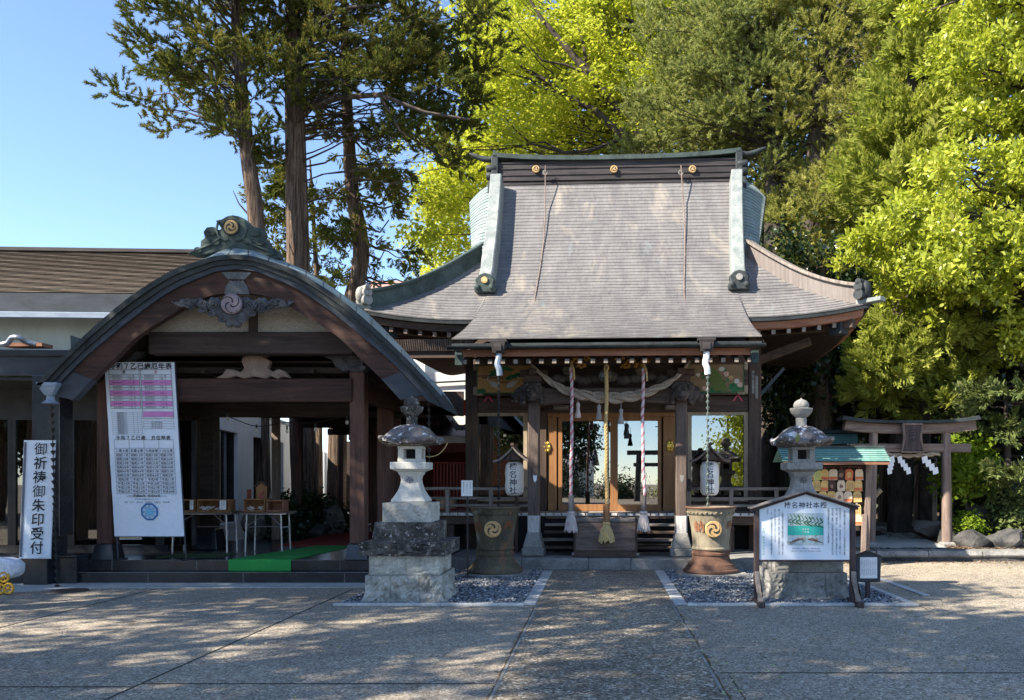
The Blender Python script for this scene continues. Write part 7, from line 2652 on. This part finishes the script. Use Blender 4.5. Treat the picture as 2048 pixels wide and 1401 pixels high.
# rocks of the garden
rk(1866, 1057, 18.9, 84, .32, "sunlit tan boulder lying under the gate", 'rock', 31, "rocks of the garden")
rk(1962, 1044, 19.2, 90, .42, "large pale rock behind the right gate post", 'rock', 33, "rocks of the garden")
rk(1950, 1088, 17.4, 110, .3, "dark edging rock just right of the gate post", 'rock_dark', 35, "rocks of the garden")
rk(2020, 1090, 17.2, 105, .36, "dark edging rock at the right border of the photo", 'rock_dark', 37, "rocks of the garden")
rk(1898, 1076, 18.2, 60, .3, "small dark rock behind the right gate post foot", 'rock_dark', 39, "rocks of the garden")
t = thing("cut_log", "pale sawn log end leaning beside the left gate post", "log", P(1752, 985, 17.9))
MB().tube([(-.12, 0, -.18), (.08, -.05, .06)], .06, 10).build("log", 'tan_frame', t, 0, 50)

# ------------------------------------------------------------------ trees
LM = {}
LM['sugi'] = leafmat("cedar_needles", [(0, (.04, .06, .02)), (.35, (.085, .11, .03)), (.62, (.155, .16, .042)), (.82, (.24, .2, .06)), (1, (.22, .13, .07))], .38, .55)
LM['sugi_bright'] = leafmat("young_cedar_needles", [(0, (.18, .22, .04)), (.5, (.33, .37, .075)), (1, (.47, .47, .13))], .48, .8)
LM['olive'] = leafmat("cypress_sprays", [(0, (.12, .14, .05)), (.35, (.27, .285, .085)), (.7, (.44, .43, .13)), (1, (.52, .44, .18))], .45, .6)
LM['grey_olive'] = leafmat("grey_green_cypress_sprays", [(0, (.1, .13, .05)), (.35, (.23, .265, .09)), (.7, (.38, .4, .14)), (1, (.5, .45, .2))], .45, .6)
LM['zelkova'] = leafmat("fresh_yellow_green_leaves", [(0, (.3, .36, .04)), (.45, (.45, .49, .06)), (.8, (.58, .58, .1)), (1, (.62, .54, .14))], .55, .4)
LM['camphor'] = leafmat("new_camphor_leaves", [(0, (.08, .12, .02)), (.3, (.29, .34, .035)), (.7, (.47, .51, .06)), (1, (.57, .52, .12))], .45, 1.1, gloss=.02)
LM['dark_broad'] = leafmat("dark_evergreen_leaves", [(0, (.012, .026, .01)), (.6, (.035, .06, .016)), (1, (.08, .1, .025))], .25, .7, gloss=.04)
LM['maple'] = leafmat("bright_maple_leaves", [(0, (.13, .22, .02)), (1, (.26, .34, .04))], .5, 1.5)
LM['fir'] = leafmat("grey_green_fronds", [(0, (.06, .09, .035)), (.6, (.16, .2, .07)), (1, (.28, .3, .12))], .35, .9)
LM['shade'] = leafmat("courtyard_tree_leaves", [(0, (.03, .055, .014)), (1, (.08, .12, .025))], .3, .6)


def pxpath(lst, z0=None): return [P(a, b, y) for a, b, y in lst]

# --- three cedars behind the porch
polyA = [(330, -150), (325, 40), (262, 88), (232, 130), (228, 160), (244, 205), (278, 232), (312, 178), (342, 172), (400, 208), (440, 262), (476, 325), (545, 305), (548, 235), (560, 160), (560, -150)]
polyB = [(520, -150), (560, 120), (570, 228), (640, 238), (700, 232), (760, 238), (850, 236), (935, 236), (975, 160), (1000, 95), (985, 40), (965, -40), (960, -150)]
Y_A, Y_B, Y_C = 23.6, 24.6, 27.0
bA = sample_outline([polyA], Y_A, 1.7, 96)
pathA = [P(523, 0, Y_A) * 0 + Vector((X(523, Y_A), Y_A, .1)), P(519, 800, Y_A), P(513, 460, Y_A), P(496, 320, Y_A), P(482, 170, Y_A), P(470, 0, Y_A), P(466, -160, Y_A)]
thA = tree("cedar_tree", "slender leaning cedar with a bare trunk, leftmost of the tall trees behind the porch", pathA, [.27, .24, .21, .19, .16, .12, .06], bA, .5, 24, 'sugi', 60, .46, LM['sugi'], drop=.8, dirmix=(.3, .5, .4), pom=1.1, limb_r=.032, group="tall cedars behind the porch",
     extra=[([P(497, 430, Y_A), P(478, 408, Y_A), P(466, 382, Y_A)], .03, .01), ([P(488, 300, Y_A), P(470, 240, Y_A - .6), P(420, 160, Y_A - .9), P(380, 130, Y_A - 1)], .07, .02), ([P(480, 190, Y_A), P(420, 120, Y_A - .8), P(360, 130, Y_A - 1), P(330, 160, Y_A - 1)], .06, .015)])
bB = sample_outline([polyB], Y_B, 2.2, 165)
bB += [P(a, b, Y_B - .8) for a, b in ((800, 268), (835, 285), (870, 305), (900, 322), (925, 332), (770, 262))]
pathB = [Vector((X(612, Y_B), Y_B, .1)), P(600, 700, Y_B), P(596, 500, Y_B), P(591, 300, Y_B), P(588, 150, Y_B), P(586, 0, Y_B), P(584, -160, Y_B)]
tree("cedar_tree", "thick straight cedar trunk with a wide dark crown, in the middle behind the porch", pathB, [.38, .33, .3, .28, .25, .19, .1], bB, .52, 23, 'sugi', 60, .48, LM['sugi'], drop=.7, dirmix=(.3, .5, .4), pom=1.1, limb_r=.032, group="tall cedars behind the porch", nseg=14,
     extra=[([P(600, 220, Y_B), P(680, 195, Y_B - .8), P(760, 190, Y_B - 1.4), P(850, 225, Y_B - 1.8), P(940, 240, Y_B - 2)], .1, .03),
            ([P(760, 190, Y_B - 1.4), P(800, 262, Y_B - 1.2), P(860, 300, Y_B - 1), P(930, 336, Y_B - .9)], .05, .012),
            ([P(590, 60, Y_B), P(640, 40, Y_B - 1), P(700, 15, Y_B - 1.4), P(760, 10, Y_B - 1.6)], .09, .03),
            ([P(592, 165, Y_B), P(640, 160, Y_B - .8), P(690, 162, Y_B - 1)], .06, .02)])
polyC = [[(615, 330), (640, 600), (830, 585), (822, 520), (800, 470), (835, 380), (790, 300), (750, 235), (690, 190), (640, 250)]]
bC = sample_outline(polyC, Y_C, 1.6, 40)
pathC = [Vector((X(672, Y_C), Y_C, .1)), P(684, 700, Y_C), P(722, 520, Y_C), P(704, 380, Y_C), P(696, 250, Y_C), P(690, 100, Y_C), P(686, -100, Y_C)]
tree("cedar_tree", "thin cedar with loose drooping sprays, between the thick trunk and the shrine roof", pathC, [.3, .26, .24, .2, .17, .13, .06], bC, .58, 9, 'fan', 34, .56, LM['sugi'], drop=-.1, dirmix=(.7, -.5, .45), group="tall cedars behind the porch", limb_r=.05,
     extra=[([P(790 - k * 6, 330 + k * 55, Y_C), P(760, 355 + k * 55, Y_C), P(715, 350 + k * 50, Y_C)], .02, .045) for k in range(5)])
polyC2 = [[(520, 420), (570, 360), (600, 330), (640, 380), (640, 560), (560, 520), (530, 480)]]
tree("cedar_sapling", "small sparse cedar growing close behind the thick trunk", [Vector((X(640, 28.5), 28.5, .1)), P(636, 600, 28.5), P(628, 460, 28.5), P(620, 320, 28.5)], [.12, .1, .07, .03], sample_outline(polyC2, 28.5, .9, 14), .5, 14, 'fan', 34, .55, LM['sugi'], drop=-.1, dirmix=(.7, -.4, .5), limb_r=.03)

# --- bright yellow-green tree behind the hall
polyD = [[(822, 560), (818, 500), (845, 420), (862, 360), (890, 330), (935, 200), (930, 60), (915, -50), (1380, -50), (1380, 80), (1330, 200), (1290, 330), (1000, 340), (960, 400), (950, 560)]]
YD = 31.0
bD = sample_outline(polyD, YD, 3.4, 190)
pathD = [Vector((X(1345, YD), YD, .1)), P(1335, 600, YD), P(1318, 420, YD), P(1300, 330, YD), P(1290, 280, YD)]
def br(pts, y=YD - 2.5): return [P(a, b, y) for a, b in pts]
exD = [(br([(1318, 420), (1275, 250), (1230, 212), (1180, 150), (1150, 115), (1120, 80), (1085, 40), (1060, 0)]), .24, .04),
       (br([(1315, 400), (1252, 275), (1190, 222), (1130, 190), (1090, 160), (1050, 140), (1012, 108)]), .17, .03),
       (br([(1180, 150), (1172, 120), (1165, 80), (1150, 40), (1146, -10)]), .07, .025),
       (br([(1130, 190), (1080, 175), (1060, 158), (1020, 148)]), .05, .02),
       (br([(1180, 150), (1130, 130), (1085, 122), (1060, 95)]), .055, .02),
       (br([(1252, 275), (1180, 302), (1130, 306), (1062, 288), (1000, 300), (905, 300)]), .08, .015),
       (br([(1062, 288), (1030, 260), (1005, 230)]), .04, .015), (br([(1130, 306), (1090, 285), (1060, 285)]), .04, .02),
       (br([(1330, 100), (1290, 78), (1240, 48), (1205, 20), (1180, -10)], YD - 1), .12, .05), (br([(1340, 90), (1280, 60), (1235, 20), (1220, -10)], YD - 1), .1, .05), (br([(1290, 78), (1320, 62), (1330, 64)], YD - 1), .06, .03)]
tree("zelkova_tree", "spreading deciduous tree with fresh yellow-green leaves, branching out above the hall roof", pathD, [.45, .4, .36, .34, .3], bD, 1.0, 10, 'broad', 40, .68, LM['zelkova'], 'bark_dark', drop=.6, dirmix=(.2, 1.2, .4), limb_r=.035, flat=.5, extra=exD)
# a second, paler one further back filling the middle
bD2 = sample_outline([[(840, 560), (830, 440), (900, 300), (960, 120), (1000, -50), (1420, -50), (1420, 420), (1000, 430), (950, 570)]], 36, 2.5, 100)
tree("zelkova_tree", "paler yellow-green deciduous tree standing behind the spreading one", [Vector((X(1180, 36), 36, .1)), P(1180, 600, 36), P(1185, 350, 36), P(1190, 100, 36)], [.4, .35, .28, .16], bD2, 1.3, 10, 'broad', 34, .85, LM['zelkova'], 'bark_dark', dirmix=(.2, 1.2, .4), limb_r=.05)

# --- olive cypresses to the right of the hall
polyE1 = [[(1250, 285), (1255, 262), (1300, 215), (1380, 210), (1330, 150), (1285, 130), (1290, 60), (1340, -60), (1570, -60), (1580, 200), (1560, 400), (1520, 360), (1500, 300)]]
YE = 25.0
bE = sample_outline(polyE1, YE, 2.4, 170)
tree("cypress_tree", "olive green cypress reaching over the right end of the hall ridge", [Vector((X(1545, YE), YE, .1)), P(1548, 600, YE), P(1550, 350, YE), P(1548, 120, YE), P(1545, -120, YE)], [.38, .34, .3, .22, .12], bE, .5, 26, 'sugi', 60, .4, LM['grey_olive'], 'bark_dark', drop=.2, dirmix=(.3, .5, .35), pom=1.2, limb_r=.03, group="cypresses right of the hall",
     extra=[([P(1548, 125, YE - .5), P(1480, 122, YE - 1), P(1420, 122, YE - 1.4), P(1350, 130, YE - 1.6)], .08, .03)])
polyE2 = [[(1540, -60), (1770, -60), (1800, 80), (1750, 260), (1725, 420), (1700, 560), (1640, 640), (1560, 560), (1530, 400), (1545, 280), (1560, 100)]]
bE2 = sample_outline(polyE2, YE - 1, 2.4, 185)
tree("cypress_tree", "tall olive and gold cypress with dark gaps, right behind the hall's right eave", [Vector((X(1632, YE - 1), YE - 1, .1)), P(1628, 700, YE - 1), P(1622, 450, YE - 1), P(1640, 200, YE - 1), P(1650, -120, YE - 1)], [.4, .36, .3, .22, .1], bE2, .5, 26, 'sugi', 60, .4, LM['olive'], 'bark_dark', drop=.2, dirmix=(.3, .5, .35), pom=1.2, limb_r=.03, group="cypresses right of the hall",
     extra=[([P(1720, 255, YE - 2.6), P(1738, 280, YE - 2.8), P(1710, 330, YE - 2.7)], .03, .03), ([P(1640, 240, YE - 1), P(1600, 230, YE - 2), P(1570, 245, YE - 2.5)], .07, .03)])
# --- bright feathery cedar at the right
polyF = [[(1800, -150), (1895, -150), (1888, 150), (1870, 330), (1800, 420), (1735, 460), (1712, 420), (1722, 320), (1770, 230), (1795, 110)]]
YF = 21.0
bF = sample_outline(polyF, YF, 1.3, 62)
pF = [Vector((X(1800, YF), YF, .2)), P(1805, 700, YF), P(1815, 350, YF), P(1840, 0, YF), P(1850, -150, YF)]
tree("feathery_cedar", "upright bright green cedar with feathery shoots between cypress and broadleaf tree", pF, [.3, .27, .2, .12, .06], bF, .62, 26, 'fan', 42, .62, LM['sugi_bright'], 'bark_dark', drop=.5, dirmix=(.8, .75, .45), limb_r=.04)
polyF2 = [[(1722, 690), (1760, 655), (1800, 670), (1830, 645), (1900, 645), (1960, 715), (1945, 770), (1900, 800), (1850, 840), (1790, 800), (1760, 815), (1735, 790)]]
bF2 = sample_outline(polyF2, 19.6, 1.0, 46)
tree("feathery_cedar", "low bushy bright green cedar just above the small wooden gate", [Vector((X(1850, 20.4), 20.4, .25)), P(1850, 860, 20.3), P(1845, 750, 20.1), P(1840, 660, 20)], [.16, .13, .09, .04], bF2, .5, 26, 'fan', 42, .55, LM['sugi_bright'], 'bark_dark', drop=.4, dirmix=(.9, .5, .5), limb_r=.03)
# --- broadleaf with drooping new leaves
polyG = [[(1895, -150), (2260, -150), (2260, 760), (2050, 740), (2000, 700), (1960, 640), (1900, 625), (1850, 640), (1770, 610), (1745, 570), (1720, 500), (1722, 470), (1780, 440), (1830, 360), (1905, 300), (1885, 200), (1880, 90)]]
YG = 18.0
bG = sample_outline(polyG, YG, 1.8, 290)
tree("camphor_tree", "big broadleaf evergreen with drooping lime-green new leaves at the right border", [Vector((X(2110, YG + .8), YG + .8, .25)), P(2105, 800, YG + .7), P(2090, 600, YG + .5), P(2080, 300, YG + .4), P(2070, -100, YG)], [.45, .38, .3, .2, .08], bG, .46, 18, 'droop', 24, .29, LM['camphor'], 'bark_dark', drop=.3, dirmix=(.7, .25, .5), limb_r=.05, flat=.7)
# --- undergrowth and small trees at the right
polyH = [[(1955, 780), (2120, 740), (2260, 780), (2260, 1040), (2060, 1045), (1975, 1000), (1945, 940), (1930, 870)]]
bH = sample_outline(polyH, 18.2, .9, 42)
tree("young_fir", "young fir with layered grey-green fronds at the lower right border", [Vector((X(2015, 18.6), 18.6, .25)), P(2015, 900, 18.6), P(2010, 760, 18.6)], [.09, .07, .03], bH, .5, 20, 'fan', 44, .5, LM['fir'], 'bark_dark', drop=.1, dirmix=(1.0, .0, .35), limb_r=.02, flat=.3)
tree("maple_shrub", "small bright lime maple shrub beside the right gate post", [Vector((X(1935, 18.6), 18.6, .25)), P(1932, 1000, 18.6), P(1925, 930, 18.5)], [.05, .04, .02], sample_outline([[(1882, 905), (1920, 890), (1965, 900), (1960, 955), (1915, 975), (1890, 955)]], 18.4, .4, 16), .3, 10, 'broad', 34, .42, LM['maple'], 'bark_dark', limb_r=.012)
polyJ = [[(1532, 560), (1640, 600), (1745, 560), (1760, 690), (1740, 850), (1640, 850), (1540, 830)]]
tree("evergreen_tree", "dark evergreen with speckled light in the gap under the hall's right eave", [Vector((X(1650, 23), 23, .25)), P(1650, 800, 23), P(1650, 600, 23)], [.18, .15, .07], sample_outline(polyJ, 22.8, 1.3, 60), .75, 17, 'broad', 34, .62, LM['dark_broad'], 'bark_dark', limb_r=.03)
polyK = [[(1700, 560), (2260, 600), (2260, 960), (1900, 900), (1760, 850), (1690, 800)]]
tree("evergreen_tree", "deep shaded evergreen filling the dark space behind the small gate", [Vector((X(1935, 22.6), 22.6, .25)), P(1930, 800, 22.6), P(1930, 600, 22.6)], [.3, .26, .12], sample_outline(polyK, 22.4, 1.4, 90), .8, 16, 'broad', 34, .66, LM['dark_broad'], 'bark_dark', limb_r=.04)
for i, (px, y, h, lab) in enumerate(((1905, 20.8, 6.5, "rough brown trunk standing right behind the right gate post"), (1640, 21.6, 7, "dark bare trunk behind the plaque rack"), (1780, 24.5, 8, "shadowed trunk seen through the left half of the gate"), (1850, 26, 8, "shadowed trunk seen through the right half of the gate"))):
    tree("forest_trunk", lab, [Vector((X(px, y), y, .2)), Vector((X(px, y) + .05, y, h * .5)), Vector((X(px, y) - .05, y, h))], [.34, .28, .2], [Vector((X(px, y) + random.uniform(-1.2, 1.2), y + random.uniform(-.8, .8), h + random.uniform(-1.5, .6))) for _ in range(10)], .8, 12, 'broad', 30, .65, LM['dark_broad'], 'bark', limb_r=.04)
for px, h, lab in ((1420, 15, "far olive tree closing the gap right of the yellow-green trees"), (1660, 17, "far dark tree behind the tall olive cypress"), (1900, 15, "far dark tree behind the feathery cedar")):
    bs = sample_outline([[(px - 190, -40), (px + 190, -40), (px + 210, 500), (px - 200, 500)]], 34, 1.6, 60)
    tree("background_tree", lab, [Vector((X(px, 34), 34, .2)), P(px, 500, 34), P(px, 0, 34)], [.35, .28, .1], bs, 1.2, 11, 'broad', 26, 1.0, LM['olive'] if px < 1600 else LM['dark_broad'], 'bark_dark', dirmix=(.2, 1, .5), limb_r=.04)
# far wood closing the view
C, D = [], []
for i in range(1500):
    y = random.uniform(31, 40)
    px = random.uniform(1450, 2500)
    C.append((X(px, y), y, random.uniform(.5, 11.5)))
    D.append((random.gauss(0, 1), random.gauss(0, 1), .4))
w_ = struct(foliage("far_wood", C, D, 1.6, 'broad', 34, LM['dark_broad'], None), "stuff")
# low shrubs
def shrub(px, py, Y, r, label, lm='dark_broad', n=24, kind='broad', size=.4, leaves=30, group=None):
    c = P(px, py, Y)
    t = thing("shrub", label, "shrub", (c.x, Y, max(0, c.z - r * .7)), 0, group)
    mb = MB()
    C, D = [], []
    for i in range(n):
        d = Vector((random.gauss(0, 1), random.gauss(0, 1), abs(random.gauss(0, 1)))).normalized()
        p = Vector((d.x * r, d.y * r * .8, .1 + d.z * r * 1.1)) * random.uniform(.6, 1)
        mb.tube([(0, 0, 0), p * .5 + Vector((0, 0, .05)), p], [.015, .01, .005], 4, False)
        for _ in range(6):
            C.append(tuple(p + Vector((random.gauss(0, .1), random.gauss(0, .1), random.gauss(0, .08))) * (r / .5)))
            D.append(tuple(d + Vector((0, 0, .4))))
    mb.build("stems", 'bark_dark', t)
    foliage("foliage", C, D, size, kind, leaves, LM[lm], t)
    return t
shrub(602, 1022, 19.6, .75, "dark rounded shrub at the foot of the cedar trunk in the porch court", 'dark_broad', 40)
shrub(560, 1035, 18.9, .45, "low dark shrub left of the big rock in the porch court", 'dark_broad', 26)
shrub(650, 1030, 21.5, .5, "shaded shrub behind the pale rock in the porch court", 'dark_broad', 26)
shrub(1990, 1005, 19.8, .7, "sunlit green shrub above the edging rocks at the right", 'fir', 34)
shrub(1935, 1050, 18.0, .28, "tuft of bright weeds between the edging rocks", 'maple', 14, size=.25)
shrub(2045, 1020, 18.3, .5, "leafy shrub at the right border above the dark rocks", 'fir', 30)

# --- the forecourt behind and beside the camera: trees that shade the paving, and what the windows mirror
def round_tree(name, label, x, y, h, rx, rz, n, per, leaves, size, lm, r0=.3, ry=None, kind='broad'):
    bs = []
    while len(bs) < n:
        d = Vector((random.uniform(-1, 1), random.uniform(-1, 1), random.uniform(-1, 1)))
        if .25 < d.length < 1:
            bs.append(Vector((x + d.x * rx, y + d.y * (ry or rx), h + d.z * rz)))
    return tree(name, label, [Vector((x, y, 0)), Vector((x + .2, y, h * .5)), Vector((x, y + .1, h)), Vector((x, y, h + rz * .8))], [r0, r0 * .8, r0 * .55, .06], bs, .85, per, kind, leaves, size, lm, drop=1.0, limb_r=.05, flat=.6)
SHADE = [(-15.0, 1.6, 10.0, 3.6, 3.0, 52, "broad tree well left of the forecourt casting dappled shade"), (-8.8, 4.0, 10.2, 3.0, 2.4, 44, "forecourt tree nearest the paving, casting shade on the left stone lantern"), (-12.6, 7.6, 9.6, 3.0, 2.8, 60, "forecourt tree beside the office, shading the porch gable"),
         (-6.3, 1.4, 10.8, 3.0, 2.0, 44, "high canopy leaning over the near paving"), (-17.8, 6.8, 10.5, 3.4, 3.5, 50, "tall tree left of the office front"), (-10.5, -1.8, 10.5, 3.4, 2.6, 48, "broad tree left behind the viewer"), (-19.0, -2.6, 11.0, 3.8, 3.2, 40, "tall tree far left behind the viewer")]
for x, y, h, rx, rz, n, lab in SHADE:
    round_tree("forecourt_tree", lab, x, y, h, rx, rz, int(n * .72), 17, 19, .8, LM['shade'])
round_tree("mirror_tree", "rounded tree on the right of the forecourt mirrored in the right window", 5.4, -14, 3.6, 2.0, 2.2, 26, 14, 26, .9, LM['camphor'])
round_tree("mirror_tree", "dark tree behind the viewer on the far left of the forecourt", -15, -12, 4.2, 3.2, 3.2, 40, 14, 24, .95, LM['dark_broad'])
round_tree("mirror_tree", "dark tree left of the forecourt, mirrored in the office windows", -21, -4, 4.4, 3.4, 3.4, 40, 14, 24, .95, LM['dark_broad'])
round_tree("mirror_tree", "green tree mirrored in the office windows, behind the dark one", -26, -10, 5, 4, 4, 40, 14, 24, 1.1, LM['shade'])
round_tree("mirror_tree", "dark tree behind the viewer mirrored in the left door pane", -6.3, -16, 5.0, 3.0, 3.4, 50, 14, 26, .9, LM['dark_broad'])
HB = [(1.5, -34, 1.6, "small lime bush right of the approach, beyond the stone gate"), (5, -36, 1.8, "lime bush well right of the approach, beyond the stone gate"), (-4, -34, 1.5, "small dark bush left of the approach, beyond the stone gate"), (9, -38, 2, "dark bush between the lime bushes and the far house"),
      (-9, -38, 2.2, "dark bush in front of the small tiled house"), (14, -36, 2.5, "wide dark bush far to the right of the stone gate"), (-15, -34, 3, "big dark bush far to the left of the stone gate"), (20, -33, 3, "big dark bush at the far right of the forecourt")]
for x, y, h, lab in HB:
    t = thing("hedge_bush", lab, "bush", (x, y, 0))
    C = [(random.gauss(0, h * .6), random.gauss(0, h * .5), abs(random.gauss(0, h * .6))) for _ in range(150)]
    foliage("foliage", C, [(a, b, c + .3) for a, b, c in C], .8, 'broad', 26, LM['camphor'] if x in (1.5, 5) else LM['dark_broad'], t)
    MB().tube([(0, 0, 0), (0, 0, h * .6)], [.06, .03], 6).build("stem", 'bark_dark', t)
t = thing("stone_gate", "large stone shrine gate across the approach behind the viewer", "shrine gate", (.2, -26, 0))
for s in (-1, 1):
    MB().tube([(s * 2.1, 0, 0), (s * 1.95, 0, 3.3)], [.22, .19], 14).build("gate_post", 'rock_dark', t, smooth=50)
MB().box((0, 0, 3.45), (5.6, .4, .32)).build("lintel", 'rock_dark', t, .02)
MB().box((0, 0, 2.6), (4.7, .22, .26)).build("tie_beam", 'rock_dark', t, .02)
for x, y, h, lab in ((5.2, -42, 8.5, "grey utility pole behind the viewer, right of the approach"), (-.6, -46, 7, "thin utility pole behind the viewer, near the approach"), (-4.4, -30, 7.2, "dark post behind the viewer, left of the approach")):
    t = thing("utility_pole", lab, "utility pole", (x, y, 0))
    MB().tube([(0, 0, 0), (0, 0, h)], [.16, .1], 10).build("pole", 'rock_dark', t, smooth=50)
    MB().box((0, 0, h - .5), (1.6, .08, .1)).box((0, 0, h - 1.2), (1.2, .08, .1)).build("cross_arm", 'rock_dark', t)
for x, y, w, lab in ((-10.5, -46, 6, "tile-roofed house behind the viewer, left of the approach"), (9, -48, 9, "tile-roofed house far behind the viewer, right of the approach")):
    t = thing("tiled_house", lab, "house", (x, y, 0))
    MB().box((0, 0, 1.5), (w, 5, 3)).build("wall", 'white_siding', t)
    q = MB()
    for i in range(24):
        a, b = -w / 2 - .5 + (w + 1) * i / 24, -w / 2 - .5 + (w + 1) * (i + 1) / 24
        q.add([(a, 3, 2.9), ((a + b) / 2, 3, 3.0), ((a + b) / 2, 0, 4.5), (a, 0, 4.4)], [(0, 1, 2, 3)]).add([((a + b) / 2, 3, 3.0), (b, 3, 2.9), (b, 0, 4.4), ((a + b) / 2, 0, 4.5)], [(0, 1, 2, 3)])
    q.add([(-w / 2 - .5, -3, 2.9), (w / 2 + .5, -3, 2.9), (w / 2 + .5, 0, 4.4), (-w / 2 - .5, 0, 4.4)], [(0, 1, 2, 3)])
    q.build("tiled_roof", 'tile_grey', t)

t = thing("timber_hall", "brown timber hall behind the viewer, left of the approach", "hall", (-11.2, -22, 0))
MB().box((0, 0, 2.4), (5.6, 4, 4.8)).build("wall", 'fascia', t)
MB().prism([(-3.6, 4.3), (3.6, 4.3), (0, 6.6)], -2.8, 2.8).build("roof", 'tile_grey', t)
